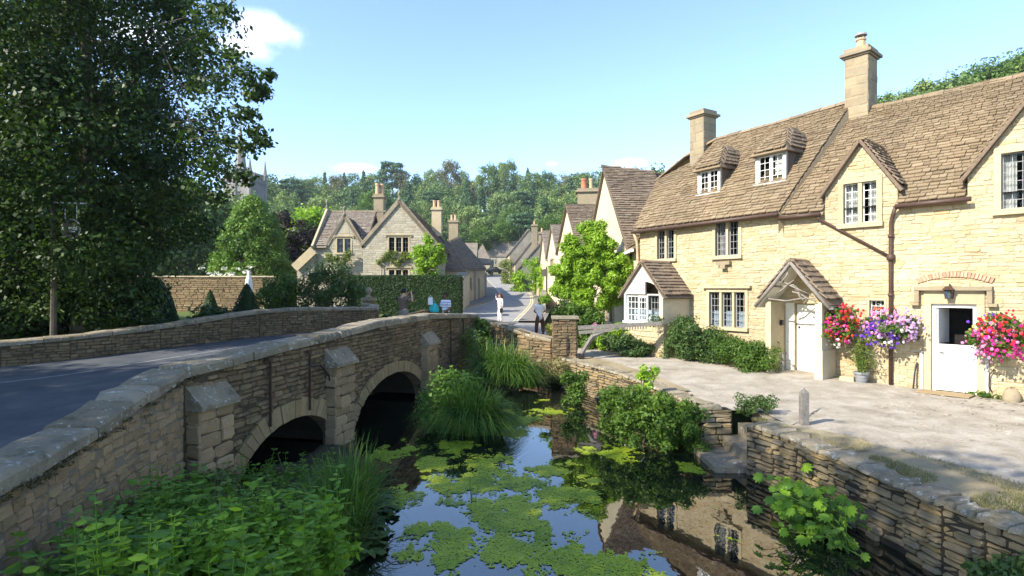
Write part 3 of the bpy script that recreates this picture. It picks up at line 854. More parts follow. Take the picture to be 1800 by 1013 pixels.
# road over the bridge and up the street
FAR = [(-34, 11.5, -2.5), (-19, 12.0, -2.25), (-13.3, 14.8, -2.05), (-11.0, 17.8, -1.9), (-9.0, 20.2, -1.75), (-7.3, 21.7, -1.68), (-5.66, 23.9, -1.8), (-5.3, 27, -1.92), (-4.6, 32, -1.95)]
NEAR = [(-34, 5.0, -2.6), (-10, 4.2, -2.5), (-4.4, 4.0, -2.36), (-4.5, 5.7, -2.18), (-4.75, 7.7, -1.97), (-3.95, 11.6, -1.74), (-3.0, 15.6, -1.68), (-1.75, 21.1, -1.9), (.35, 32, -1.95)]
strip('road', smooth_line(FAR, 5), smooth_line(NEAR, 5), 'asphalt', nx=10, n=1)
def rowpx(D, px, y): return ((px - 900) / 1000 * D, D, (506.5 - y) / 1000 * D)
ST_L = [(-4.6, 32, -1.946), rowpx(40, 808, 546), rowpx(47, 846, 535), rowpx(55, 870, 526), rowpx(63, 875, 516), rowpx(72, 868, 506), rowpx(84, 861, 499.5), rowpx(95, 856, 494.5), rowpx(120, 852, 485), rowpx(140, 853, 478)]
ST_R = [(.35, 32, -1.946), rowpx(40, 931, 546), rowpx(47, 938.5, 535), rowpx(55, 939, 526), rowpx(63, 935, 516), rowpx(72, 920, 506), rowpx(84, 905, 499.5), rowpx(95, 894, 494.5), rowpx(120, 886, 485), rowpx(140, 884, 478)]
SL = smooth_line(ST_L, 6); SR = smooth_line(ST_R, 6)
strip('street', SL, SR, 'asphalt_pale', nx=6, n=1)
def offset(P, d):
    P = [np.array(p) for p in P]; out = []
    for i in range(len(P)):
        t = P[min(i + 1, len(P) - 1)] - P[max(i - 1, 0)]; nrm = unit(V3(t[1], -t[0], 0)); out.append(P[i] + nrm * d)
    return out
up = lambda P, z: [p + V3(0, 0, z) for p in P]
# near-end apron on the right of the road, pavements with kerbs
APR = [(-1.7, 21.2, -1.93), (-.4, 24.4, -1.97), (.35, 32, -1.95)]
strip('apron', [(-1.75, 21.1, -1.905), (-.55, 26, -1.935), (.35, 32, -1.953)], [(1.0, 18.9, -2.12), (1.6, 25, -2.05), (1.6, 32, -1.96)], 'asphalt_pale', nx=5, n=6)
RP_IN = offset(SR, .02); RP_OUT = offset(SR, 1.5)
strip('pavement', up(RP_IN, .10), up(RP_OUT, .11), 'pavement', nx=2, n=1)
strip('kerb', up(offset(SR, .0), -.05), up(RP_IN, .10), 'coping_stone', nx=1, n=1)
LP_IN = offset(SL, -.02); LP_OUT = offset(SL, -2.2)
strip('pavement', up(LP_OUT, .11), up(LP_IN, .10), 'pavement', nx=2, n=1)
strip('kerb', up(LP_IN, .10), up(SL, -.05), 'coping_stone', nx=1, n=1)
for k, (nm, base, d0) in enumerate((('road_line', SR, -.34), ('road_line', SR, -.16), ('road_line', SL, .26))):
    strip(nm, up(offset(base, d0 - .05), .006), up(offset(base, d0 + .05), .006), 'line_yellow', nx=1, n=1)
# edge line along the far side of the bridge road
FL = smooth_line(FAR, 5); NL = smooth_line(NEAR, 5)
A = [f + (n - f) * .20 for f, n in zip(FL, NL)][6:38]; B = [f + (n - f) * .212 for f, n in zip(FL, NL)][6:38]
strip('road_line', up(A, .006), up(B, .006), 'line_white', nx=1, n=1)

# riverside path in front of the cottages, verge, left garden
WALLTOP = [(5.3, -4, -2.38), (5.05, 3.0, -2.36), (4.84, 5.38, -2.33), (4.63, 6.11, -2.32), (4.48, 7.15, -2.31), (4.27, 8.53, -2.3), (3.93, 9.45, -2.3), (4.60, 9.58, -2.3), (4.60, 10.80, -2.3), (3.60, 10.86, -2.3), (3.38, 12.5, -2.29), (2.80, 15.0, -2.26), (1.95, 16.9, -2.22), (1.72, 18.1, -2.2), (1.4, 20, -2.12), (1.2, 24, -2.06)]
COTT = [(17, 3.5, -2.36), (15.2, 6.4, -2.36), (13.0, 9.2, -2.36), (11.6, 10.9, -2.35), (10.3, 12.5, -2.35), (9.6, 13.2, -2.33), (9.45, 13.4, -2.32), (8.75, 14.15, -2.29), (8.6, 14.3, -2.28), (7.6, 15.6, -2.2), (6.6, 17.2, -2.15), (5.5, 19.0, -2.12), (4.8, 20.4, -2.1), (4.6, 21.4, -2.1), (4.6, 22.5, -2.08), (4.6, 26, -2.06)]
wt = [np.array(p) + V3(.12, 0, -.03) for p in WALLTOP]
ct = [np.array(p) + V3(.3, .2, 0) for p in COTT]
def bumpy_strip(name, L, R, mat, nx, n, amp, sc):
    o = strip(name, L, R, mat, nx=nx, n=n)
    me = o.data; co = np.empty(len(me.vertices) * 3, np.float32); me.vertices.foreach_get('co', co); co = co.reshape(-1, 3)
    for v in co: v[2] += amp * mnoise.noise((v[0] * sc, v[1] * sc, 0)) + amp * .6 * mnoise.noise((v[0] * sc * 2.7, v[1] * sc * 2.7, 3))
    me.vertices.foreach_set('co', co.ravel()); me.update(); return o
bumpy_strip('path', wt, ct, 'gravel_path', 34, 10, .016, 1.4)
# dry verge between wall and path (a sheet just above the path)
vl = [p + V3(.02, 0, .03) for p in wt[:7]]
vr = [np.array(p) for p in [(7.3, -3.5, -2.335), (6.9, 3.2, -2.325), (6.35, 5.6, -2.30), (6.0, 6.5, -2.295), (5.6, 7.6, -2.285), (5.15, 8.9, -2.28), (4.3, 9.9, -2.285)]]
bumpy_strip('verge', vl, vr, 'dry_grass_soil', 8, 8, .012, 2.0)
vl2 = [p + V3(.0, 0, .03) for p in wt[10:14]]; vr2 = [np.array(p) for p in [(3.95, 12.6, -2.265), (3.6, 15.0, -2.235), (2.9, 17.2, -2.2), (2.4, 18.2, -2.18)]]
bumpy_strip('verge', vl2, vr2, 'dry_grass_soil', 4, 8, .012, 2.0)
GA = [np.array(p) + V3(-.35, .3, .15) for p in FAR[:7]]
GB = [(-48, 16, -2.0), (-46, 24, -1.9), (-42, 32, -1.8), (-36, 40, -1.7), (-28, 44, -1.55), (-20, 44, -1.5), (-9, 42, -1.5)]
bumpy_strip('lawn', GB, GA, 'lawn', 16, 6, .05, .5)

# muddy bank under the near plants
rngb = np.random.default_rng(3)
bx = np.arange(-4.4, -1.0, .12); by = np.arange(-2, 11.2, .12)
X, Y = np.meshgrid(bx, by)
edge = np.interp(Y, [-2, 3, 6, 8, 9.5, 11], [-.6, -1.2, -1.75, -1.95, -2.5, -3.1])
f = np.clip((edge - X) / 1.6, -1, 1)
BA = np.interp(Y, [4.5, 7.0], [.5, .22])
Z = WATER + .02 + np.where(f > 0, BA * f ** .7, .9 * f) + .05 * np.sin(X * 5 + Y * 3)
Z = np.where((Y > 7.4) & (X < -4.38 + .2245 * (Y - 7.58) + .12), -3.6, Z)
ii = (np.arange(len(by) - 1)[:, None] * len(bx) + np.arange(len(bx) - 1)[None]).ravel()
obj('river_bank', np.stack([X.ravel(), Y.ravel(), Z.ravel()], 1), np.stack([ii, ii + 1, ii + len(bx) + 1, ii + len(bx)], 1), 'mud', kind='structure', smooth=True)

# ------------------------------------------------------------------ the bridge
rng = random.Random(11)
bridge = thing('stone_bridge', 'mossy stone bridge with two low arches and buttresses across the river', 'bridge', (-2.9, 14, WATER))
S0 = V3(-4.38, 7.58, 0); S1 = V3(-1.30, 21.3, 0)
BL = float(np.linalg.norm(S1 - S0))
bf = Fr(S0, S1 - S0)                       # u along the face, v = height, n = towards the river
BTU = [0, 1.99, 4.14, 5.85, 9.35, 11.7, BL]; BTZ = [-1.065, -.95, -.865, -.775, -.76, -.86, -1.0]
btop = lambda u: np.interp(u, BTU, BTZ)
CT = .14                                   # coping thickness
ARCH = [(2.45, 1.48, .93, -3.2, .30), (6.62, 2.05, 1.12, -3.2, .26)]
def in_arch(u, v, grow=0.0):
    ok = np.zeros(np.shape(u), bool)
    for (c, a, b, z, th) in ARCH:
        g = grow * th
        ok |= (((np.asarray(u) - c) / (a + g)) ** 2 + ((v - z) / (b + g)) ** 2 < 1) & (v > z - .01)
    return ok
# spandrel backing with arch openings, and vaults behind
mb = MB(); du = .08; us = np.arange(0, BL + 1e-6, BL / 176)
low = lambda u: max([-4.1] + [z + b * math.sqrt(max(0, 1 - ((u - c) / a) ** 2)) for (c, a, b, z, th) in ARCH if abs(u - c) < a])
for a, b in zip(us[:-1], us[1:]):
    la, lb = low(a), low(b)
    mb.add([bf.p(a, la), bf.p(b, lb), bf.p(b, btop(b) - CT), bf.p(a, btop(a) - CT)], [(0, 1, 2, 3)])
    mb.add([bf.p(a, btop(a) - 1.0, -.42), bf.p(b, btop(b) - 1.0, -.42), bf.p(b, btop(b) - CT, -.42), bf.p(a, btop(a) - CT, -.42)], [(3, 2, 1, 0)])
    if la > -4 and lb > -4:
        mb.add([bf.p(a, la), bf.p(b, lb), bf.p(b, lb, -6.5), bf.p(a, la, -6.5)], [(3, 2, 1, 0)])
sp = mb.obj('spandrel', 'bridge_mortar', bridge)
ins = lambda u, v: (v < btop(u) - CT + .01) & ~in_arch(u, v, 1.0) & (u > 0)
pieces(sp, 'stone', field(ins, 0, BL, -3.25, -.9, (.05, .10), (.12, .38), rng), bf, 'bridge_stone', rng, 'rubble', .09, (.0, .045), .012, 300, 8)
# voussoirs
for (c, a, b, z, th) in ARCH:
    ring = MB(); n = 26 if a < 1.8 else 34
    ths = np.linspace(math.pi * .985, math.pi * .015, n + 1)
    for t0, t1 in zip(ths[:-1], ths[1:]):
        t0 -= .004; t1 += .004
        j = rng.uniform(0, .025); e = rng.uniform(-.02, .03)
        pt = lambda t, g: (c + (a + g) * math.cos(t), z + (b + g) * math.sin(t))
        q = [pt(t0, -.01), pt(t0, th + e), pt(t1, th + e), pt(t1, -.01)]
        MB().prism(bf, q[::-1], -.25, .035 + j).obj('voussoir', 'arch_stone', bridge)
# coping stones, dressed on the road side as well
def coping(parent, P, w_in, w_out, th, L, rng, mat='coping_stone', nrm=None, rough=0.0):
    """coping blocks along a line of outer top edge points; w_in towards the road"""
    P = [np.array(p, float) for p in P]
    seg = np.cumsum([0] + [np.linalg.norm(b - a) for a, b in zip(P[:-1], P[1:])]); tot = seg[-1]
    at = lambda s: np.array([np.interp(s, seg, [p[k] for p in P]) for k in range(3)])
    s = 0
    while s < tot - .05:
        l = rng.uniform(*L); e = min(tot, s + l)
        if tot - e < L[0] * .5: e = tot
        a, b = at(s + .010), at(e - .010); m = at((s + e) / 2)
        def side(q, ss):
            t = at(min(ss + .2, tot)) - at(max(ss - .2, 0)); t[2] = 0; t = unit(t)
            nn = V3(t[1], -t[0], 0) if nrm is None else nrm
            return q + nn * w_out, q - nn * w_in
        rows = []
        for q, ss in ((a, s), (m, (s + e) / 2), (b, e)):
            o, i = side(q, ss); j = rng.uniform(-.012 - rough * .5, .012 + rough * .5); k = V3(0, 0, j)
            if rough: o = o + (o - i) * rng.uniform(-.1, .12) * min(1, rough * 40); i = i + (i - o) * rng.uniform(-.3, .2) * min(1, rough * 40)
            rows.append([o - V3(0, 0, th), o - V3(0, 0, .035) + k, o + (i - o) * .07 + k, i + (o - i) * .07 + V3(0, 0, .015) + k, i - V3(0, 0, .035), i - V3(0, 0, th)])
        V = [p for r in rows for p in r]; F = []
        for r in range(2):
            for k in range(6): F.append((r * 6 + k, r * 6 + (k + 1) % 6, r * 6 + 6 + (k + 1) % 6, r * 6 + 6 + k))
        F += [(5, 4, 3, 2, 1, 0), (12, 13, 14, 15, 16, 17)]
        MB().add(V, F).obj('coping_stone', mat, parent)
        s = e
coping(bridge, [bf.p(u, btop(u), 0) for u in np.linspace(.0, BL, 40)], .42, .05, CT, (.4, .95), rng, rough=.012)
# wing of the parapet flaring towards the viewer
WING = [(-4.38, 7.58, -1.065), (-4.11, 5.6, -1.32), (-3.80, 4.15, -1.39), (-4.1, 3.3, -1.45), (-5.6, 2.9, -1.52), (-10, 3.5, -1.6)]
W2 = smooth_line(WING, 4)
coping(bridge, W2[::-1], .44, .06, .13, (.5, 1.0), rng, rough=.014)
for (p, q) in zip(W2[:-1:2], W2[2::2]):
    p, q = np.array(p), np.array(q)
    L = math.hypot(*(q - p)[:2]); f = Fr(V3(q[0], q[1], 0), V3(p[0] - q[0], p[1] - q[1], 0))
    t0, t1 = q[2] - .15, p[2] - .15
    m2 = MB(); m2.prism(f, [(0, -3.6), (L, -3.6), (L, t1), (0, t0)], -.45, 0)
    sw = m2.obj('wing_wall', 'wing_mortar', bridge)
    insw = lambda u, v, L=L, t0=t0, t1=t1: (v < np.interp(u, [0, L], [t0, t1]) + .01)
    pieces(sw, 'stone', field(insw, 0, L, -3.3, max(t0, t1), (.075, .125), (.12, .27), rng), f, 'buttress_stone', rng, 'rubble', .08, (.0, .028), .006, 75, 8)
# the road deck body between the parapets (dark fill under the road)
# buttresses with sloped caps
for (u0, u1, top, frt, w) in ((.06, .74, -1.36, -1.62, .22), (3.50, 4.28, -1.22, -1.50, .24), (8.40, 9.25, -1.27, -1.58, .24), (13.0, 13.5, -1.5, -1.8, .3)):
    b = MB(); b.box(bf, u0, u1, -3.7, frt - .02, -.05, w - .04)
    bt = b.obj('buttress', 'bridge_mortar', bridge)
    fu = bf.at(0, 0, w - .04)
    pcs = field(lambda u, v: (u >= u0) & (u <= u1), u0, u1, -3.3, frt - .02, (.14, .26), (.28, .62), rng)
    pieces(bt, 'stone', pcs, fu, 'buttress_stone', rng, 'rubble', .06, (.02, .04), .012, 60, 6)
    fs = Fr(bf.p(u0, 0, 0), -bf.N, (0, 0, 1), -bf.U); fs = Fr(bf.p(u0, 0, w), -bf.N, (0, 0, 1))
    pcs = field(lambda u, v: (u >= 0) & (u <= w), 0, w, -3.3, frt - .02, (.14, .26), (.25, .5), rng)
    pieces(bt, 'stone', pcs, fs if np.dot(fs.N, -bf.U) > 0 else Fr(bf.p(u0, 0, 0), bf.N, (0, 0, 1)), 'buttress_stone', rng, 'rubble', .05, (.012, .03), .012, 30, 6)
    c = MB(); e = .03
    pr = [bf.p(u0 - e, frt - .03, w + .05), bf.p(u1 + e, frt - .03, w + .05), bf.p(u1 + e, frt - .03, -.02), bf.p(u0 - e, frt - .03, -.02),
          bf.p(u0 - e, frt + .03, w + .05), bf.p(u1 + e, frt + .03, w + .05), bf.p(u1 + e, top + .06, -.02), bf.p(u0 - e, top + .06, -.02)]
    c.hexa(pr).obj('cap', 'coping_stone', bt)
# iron tie bars
for (u, a, b) in ((1.71, -1.16, -2.25), (2.84, -1.16, -2.22), (10.75, -1.05, -2.45), (12.1, -1.1, -1.9), (3.55, -1.45, -2.75)):
    t = MB(); t.beam(bf.p(u, a, .085), bf.p(u + .01, b, .085), .035, .03)
    t.box(bf, u - .05, u + .05, a - .03, a + .03, .05, .10)
    t.obj('tie_bar', 'iron_rust', bridge)
MB().tube([bf.p(2.86, -1.42, .1), bf.p(3.15, -1.44, .11), bf.p(3.45, -1.68, .11), bf.p(3.56, -1.95, .1)], .016, 6).obj('tie_bar', 'iron_black', bridge)
# far parapet: inner face towards the road
FW = [(-34, 11.5, -1.8), (-19, 12.0, -1.6), (-13.3, 14.8, -1.40), (-11.0, 17.8, -1.16), (-9.0, 20.3, -.79), (-7.3, 21.8, -.75), (-5.66, 23.9, -.82)]
FW2 = smooth_line(FW, 3)
coping(bridge, FW2, .42, .06, .12, (.5, 1.1), rng, rough=.012)
for p, q in zip(FW2[:-1], FW2[1:]):
    L = math.hypot(*(q - p)[:2]); f = Fr(V3(p[0], p[1], 0), V3(q[0] - p[0], q[1] - p[1], 0))
    t0, t1 = p[2] - .13, q[2] - .13
    m2 = MB(); m2.prism(f, [(0, -4.2), (L, -4.2), (L, t1), (0, t0)], -.42, 0)
    fw = m2.obj('far_parapet', 'bridge_mortar', bridge)
    insw = lambda u, v, L=L, t0=t0, t1=t1: (v < np.interp(u, [0, L], [t0, t1]) + .01)
    zr = min(t0, t1) - .95
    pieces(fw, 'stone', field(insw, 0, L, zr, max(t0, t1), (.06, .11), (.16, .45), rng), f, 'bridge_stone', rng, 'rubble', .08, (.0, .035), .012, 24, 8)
coping(bridge, [(-5.66, 23.9, -.82), (-5.75, 24.5, -.72), (-6.3, 24.9, -.66)], .4, .05, .13, (.6, .9), rng)
MB().hexa([(-6.1, 24.1, -2.4), (-5.62, 23.95, -2.4), (-5.7, 24.55, -2.4), (-6.3, 24.9, -2.4), (-6.1, 24.1, -.9), (-5.64, 23.95, -.92), (-5.72, 24.5, -.85), (-6.3, 24.9, -.8)]).obj('parapet_return', 'bridge_stone', bridge)

# stone gatepost with ball finial beyond the far parapet
def ball_post(loc, h, w, label):
    r = thing('gatepost', label, 'gatepost', loc)
    x, y, z = loc; f = Fr((x, y, z), (1, 0, 0))
    MB().box(f, -w / 2, w / 2, 0, h, -w, 0).obj('shaft', 'bridge_stone', r)
    MB().box(f, -w * .68, w * .68, h + .002, h + .12, -w * 1.18, w * .18).obj('cap', 'coping_stone', r)
    MB().lathe((x, y + w / 2, z + h + .12), [(.17, 0), (.12, .07), (.07, .12), (.06, .17), (.12, .21), (.16, .29), (.15, .37), (.09, .44), (.02, .47)], 14).obj('finial', 'coping_stone', r, smooth=True)
ball_post((-6.35, 25.0, -1.9), 1.35, .42, 'stone gatepost with ball finial beside the dark green hedge')

# low kerb wall in front of the hedge
lw = thing('low_wall', 'low stone wall along the pavement under the tall clipped hedge', 'wall', (-5.0, 28, -2.1))
p, q = V3(-5.75, 25.2, 0), V3(-4.85, 36, 0); L = np.linalg.norm(q - p); f = Fr(p, q - p)
f = Fr(p, q - p)
MB().prism(f, [(0, -2.4), (L, -2.2), (L, -1.25), (0, -1.5)], -.35, 0).obj('core', 'bridge_mortar', lw)
pieces(lw, 'stone', field(lambda u, v: v < np.interp(u, [0, L], [-1.5, -1.25]), 0, L, -2.1, -1.25, (.07, .12), (.2, .5), rng), f, 'bridge_stone', rng, 'rubble', .08, (0, .03), .012, 40, 8)

# ------------------------------------------------------------------ wing wall at the far end, pillar, river walls, steps
def rubble_wall(root, P, zb, mat_s, mat_j, rng, th=.4, hr=(.07, .13), lr=(.18, .5), cap=300, proud=(0, .05), flip=False, name='wall_face', minpx=8, cope=None):
    """dry-stone wall along points P (tops), face on the right-hand side of the walking direction"""
    P = [np.array(p, float) for p in P]; nseg = len(P) - 1
    for p, q in zip(P[:-1], P[1:]):
        L = math.hypot(*(q - p)[:2]); f = Fr(V3(p[0], p[1], 0), V3(q[0] - p[0], q[1] - p[1], 0))
        m2 = MB(); m2.prism(f, [(0, zb), (L, zb), (L, q[2]), (0, p[2])], -th, 0)
        w = m2.obj(name, mat_j, root)
        insw = lambda u, v, L=L, a=p[2], b=q[2]: (v < np.interp(u, [0, L], [a, b]) + .01)
        pieces(w, 'stone', field(insw, 0, L, max(zb, WATER - .1), max(p[2], q[2]), hr, lr, rng), f, mat_s, rng, 'rubble', .11, proud, .014, max(8, cap // nseg), minpx)
    if cope: coping(root, P, *cope)
ww = thing('wing_wall', 'dark rubble wall dipping from the bridge end down to the square pillar', 'wall', (0, 19.8, WATER))
WP = [(-1.30, 21.3, -1.15), (-.7, 20.6, -1.22), (-.1, 19.9, -1.38), (.6, 19.0, -1.55), (1.28, 18.35, -1.64)]
rubble_wall(ww, WP, -3.6, 'bridge_stone', 'bridge_mortar', rng, .35, (.08, .14), (.2, .55), 120)
coping(ww, WP, .38, .04, .10, (.5, .9), rng)
pil = thing('stone_pillar', 'square rubble stone pillar with flat slab cap where the wooden gate hangs', 'pillar', (1.68, 18.0, -2.6))
pf = Fr((1.30, 17.85, 0), (1, -.04, 0))
MB().box(pf, 0, .74, -2.9, -.98, -.74, 0).obj('core', 'bridge_mortar', pil)
for fr_, ww_ in ((pf, .74), (Fr(pf.p(.74, 0, 0), -pf.N), .74), (Fr(pf.p(0, 0, -.74), pf.N), .74)):
    pieces(pil, 'stone', field(lambda u, v: (u >= 0) & (u <= ww_), 0, ww_, -2.7, -.98, (.06, .13), (.16, .4), rng), fr_, 'bridge_stone', rng, 'rubble', .08, (.0, .03), .012, 70, 7)
MB().box(pf, -.05, .80, -.975, -.90, -.80, .06).obj('cap', 'coping_stone', pil)
MB().beam(pf.p(.42, -1.55, .05), pf.p(.42, -2.25, .05), .03).obj('iron_bar', 'iron_black', pil)

rw1 = thing('river_wall', 'curving dry stone river wall between the pillar and the steps', 'wall', (2.8, 14, WATER))
P1 = [(1.55, 17.75, -2.22), (1.95, 16.9, -2.23), (2.42, 15.9, -2.25), (2.80, 15.0, -2.27), (3.12, 13.8, -2.29), (3.38, 12.5, -2.30), (3.52, 11.6, -2.31), (3.62, 10.75, -2.31)]
rubble_wall(rw1, P1, -3.7, 'river_wall_stone', 'river_wall_joint', rng, .4, (.05, .10), (.16, .5), 300)
coping(rw1, up([np.array(p) for p in P1], .045), .34, .04, .05, (.15, .42), rng, rough=.022)
# end face of that wall at the steps
fe = Fr((3.62, 10.75, 0), (1, .05, 0))
MB().box(fe, -.0, .55, -3.6, -2.315, -.3, 0).obj('end_face', 'river_wall_joint', rw1)
pieces(rw1, 'stone', field(lambda u, v: (u >= 0) & (u <= .55), 0, .55, -3.1, -2.32, (.07, .13), (.2, .5), rng), fe, 'river_wall_stone', rng, 'rubble', .1, (.01, .05), .014, 40, 7)

rw2 = thing('river_wall', 'lichen spotted dry stone river wall nearest to the viewer beside the steps', 'wall', (4.5, 7, WATER))
P2 = [(3.93, 9.5, -2.30), (4.14, 9.0, -2.30), (4.27, 8.53, -2.31), (4.38, 7.85, -2.31), (4.48, 7.15, -2.32), (4.56, 6.6, -2.33), (4.63, 6.11, -2.33), (4.75, 5.7, -2.34), (4.86, 5.3, -2.34), (5.0, 4.0, -2.36), (5.1, 2.4, -2.38)]
rubble_wall(rw2, P2, -3.7, 'river_wall_stone', 'river_wall_joint', rng, .4, (.045, .10), (.14, .45), 300, (0, .06))
coping(rw2, up([np.array(p) for p in P2], .05), .32, .05, .055, (.14, .40), rng, rough=.025)
fe2 = Fr((4.45, 9.62, 0), (-1, -.1, 0)); 
MB().box(fe2, 0, .5, -3.6, -2.32, -.12, 0).obj('end_face', 'river_wall_joint', rw2)
pieces(rw2, 'stone', field(lambda u, v: (u >= 0) & (u <= .5), 0, .5, -3.1, -2.32, (.07, .13), (.2, .5), rng), fe2, 'river_wall_stone', rng, 'rubble', .08, (.01, .04), .014, 20, 7)
stp = thing('stone_steps', 'worn stone steps going down to a slab at the water between the river walls', 'steps', (3.9, 10.1, WATER))
for (x0, x1, y0, y1, zt, nm) in ((3.42, 4.02, 9.52, 10.72, -3.0, 'landing_slab'), (3.98, 4.34, 9.60, 10.78, -2.78, 'step'), (4.30, 4.66, 9.58, 10.80, -2.55, 'step'), (4.62, 5.1, 9.4, 10.95, -2.352, 'step')):
    j = lambda: rng.uniform(-.03, .03)
    MB().hexa([(x0, y0, zt - .5), (x1, y0, zt - .5), (x1, y1, zt - .5), (x0, y1, zt - .5), (x0 + j(), y0 + j(), zt - .01), (x1, y0 + j(), zt), (x1, y1, zt), (x0 + j(), y1 + j(), zt)]).obj(nm, 'coping_stone', stp)
# ------------------------------------------------------------------ right cottage (nearest)
rng = random.Random(21)
def hor(fr, depth=0): return fr
FRR = Fr((9.56, 13.03, 0), (.636, -.771, 0))
ER, RR, WR = 2.02, 5.17, 2.6          # eave, ridge, half depth
cot = thing('near_cottage', 'honey stone cottage with white stable door and flower baskets, nearest on the right', 'cottage', FRR.p(0, -2.4))
u0, u1 = -3.44, 5.2
doorR = (.04, .86, -2.34, -.36); winD = (-1.80, -1.06, 1.62, 2.62); winS = (-1.22, -.90, -.72, -.30); winR = (1.27, 2.35, 1.66, 2.84); doorP = (-3.02, -2.28, -2.26, -.42)
# lower wall (up to the eaves), then the two gabled wall dormers
wall(cot, FRR, [(u0, -2.75), (u1, -2.75), (u1, ER), (u0, ER)], [doorR, winS, doorP, (winD[0], winD[1], winD[2], ER), (winR[0], winR[1], winR[2], ER)], 'mortar_warm', 'limestone_warm', rng, (.055, .12), (.13, .42), cap=300, proud=(-.005, .008), gap=-.004, pk='rubble', depth=.05)
def gable_dormer(fr, ul, ur, zf, ua, za, win, parent, depth, cap, zb=None, lights=2, **kw):
    """gabled wall dormer flush with the facade, with its own small tiled roof"""
    zb = ER if zb is None else zb
    f2 = fr.at(0, 0, .004)
    out = [(ul, zb), (ur, zb), (ur, zf), (ua, za), (ul, zf)]
    w = wall(parent, f2, out, [(win[0], win[1], max(zb, win[2]), win[3])], 'mortar_warm', 'limestone_warm', rng, (.06, .12), (.13, .42), cap=cap, name='gable_wall', proud=(-.005, .008), gap=-.004, pk='rubble', depth=.05)
    # cheeks behind the gable
    for (ua_, zz) in ((ul, zf), (ur, zf)):
        MB().add([fr.p(ua_, zb - .1, .0), fr.p(ua_, zz, .0), fr.p(ua_, zz, -depth), fr.p(ua_, zb - .1, -depth)], [(0, 1, 2, 3)]).obj('cheek', 'mortar_warm', parent)
    o = .13; dz = .10
    sl = (za - zf) / (ua - ul); sr = (za - zf) / (ur - ua)
    A = fr.p(ul - .12, zf - .12 * sl + dz, o); Rf = fr.p(ua, za + dz, o); Rb = fr.p(ua, za + dz, -depth); Ab = fr.p(ul - .12, zf - .12 * sl + dz, -depth)
    B = fr.p(ur + .12, zf - .12 * sr + dz, o); Bb = fr.p(ur + .12, zf - .12 * sr + dz, -depth)
    roof_plane(parent, B, Bb, Rb, Rf, 'roof_tile_dark', rng, (.13, .17), (.18, .34), cap=60, name='gable_roof', minpx=7)  # slope away from the sun: darker tile paints in its shade
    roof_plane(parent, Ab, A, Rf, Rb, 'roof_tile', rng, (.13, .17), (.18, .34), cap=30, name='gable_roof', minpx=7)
    # wooden barge boards
    for (e, s) in ((A, 1), (B, 1)):
        MB().beam(e + fr.N * .02 - V3(0, 0, .05), Rf + fr.N * .02 - V3(0, 0, .05), .03, .07).obj('barge_board', 'barge_wood', parent)
    ridge_row(parent, [Rf, Rb], 'roof_tile', rng, .35, .12, .07)
gable_dormer(FRR, -2.25, -.62, 2.42, -1.40, 3.60, winD, cot, 2.2, 60)
gable_dormer(FRR, .70, 3.3, 2.42, 2.0, 4.22, winR, cot, 2.6, 60)
window(cot, FRR.at(0, 0, .02), *winD, lights=2, jamb=.12, mull=.09, casement='white_paint', cols=2, rows=5, curtain=('curtain_white', .75))
window(cot, FRR.at(0, 0, .02), *winR, lights=2, jamb=.12, mull=.09, casement='lead_bar', cols=3, rows=6, curtain=('curtain_white', .45))
window(cot, FRR.at(0, 0, .0), *winS, lights=1, jamb=.05, casement='white_paint', cols=3, rows=3, sill=False)
# main roof, left part lit slope
def over(fr, z_e, z_r, w, oh=.16):
    s = (z_r - z_e) / w
    return lambda u, side: fr.p(u, z_e - oh * s, oh) if side == 'e' else fr.p(u, z_r, -w)
q = over(FRR, ER + .06, RR, WR)
TR = V3(.62, .30, 0)                  # the party line between the two roofs runs back to the tall chimney
roof_plane(cot, q(-3.40, 'e'), q(5.3, 'e'), q(5.3, 'r'), q(-2.55, 'r'), 'roof_tile', rng, (.10, .155), (.14, .34), cap=300, taper=.62,
           cuts=((-2.25, -.62, 2.50, -1.40, 3.66), (.70, 3.3, 2.50, 2.0, 4.28)), u_off=-3.40)
ridge_row(cot, [q(-2.6, 'r'), q(.6, 'r') + V3(0, 0, -.03), q(2.4, 'r'), q(5.3, 'r')], 'roof_tile', rng, .45, .17, .1)
bk = lambda u, z, w: FRR.p(u, z, w)
MB().add([bk(5.3, RR - .05, -WR), bk(-3.4, RR - .05, -WR), bk(-3.4, ER, -2 * WR), bk(5.3, ER, -2 * WR)], [(0, 1, 2, 3)]).obj('back_roof', 'roof_tile', cot)
MB().add([bk(5.2, -2.75, 0), bk(5.2, -2.75, -2 * WR), bk(5.2, ER, -2 * WR), bk(5.2, RR, -WR), bk(5.2, ER, 0)], [(0, 1, 2, 3, 4)]).obj('end_wall', 'mortar_warm', cot)
MB().add([bk(-3.4, -2.75, -2 * WR), bk(5.2, -2.75, -2 * WR), bk(5.2, ER, -2 * WR), bk(-3.4, ER, -2 * WR)], [(0, 1, 2, 3)]).obj('back_wall', 'mortar_warm', cot)

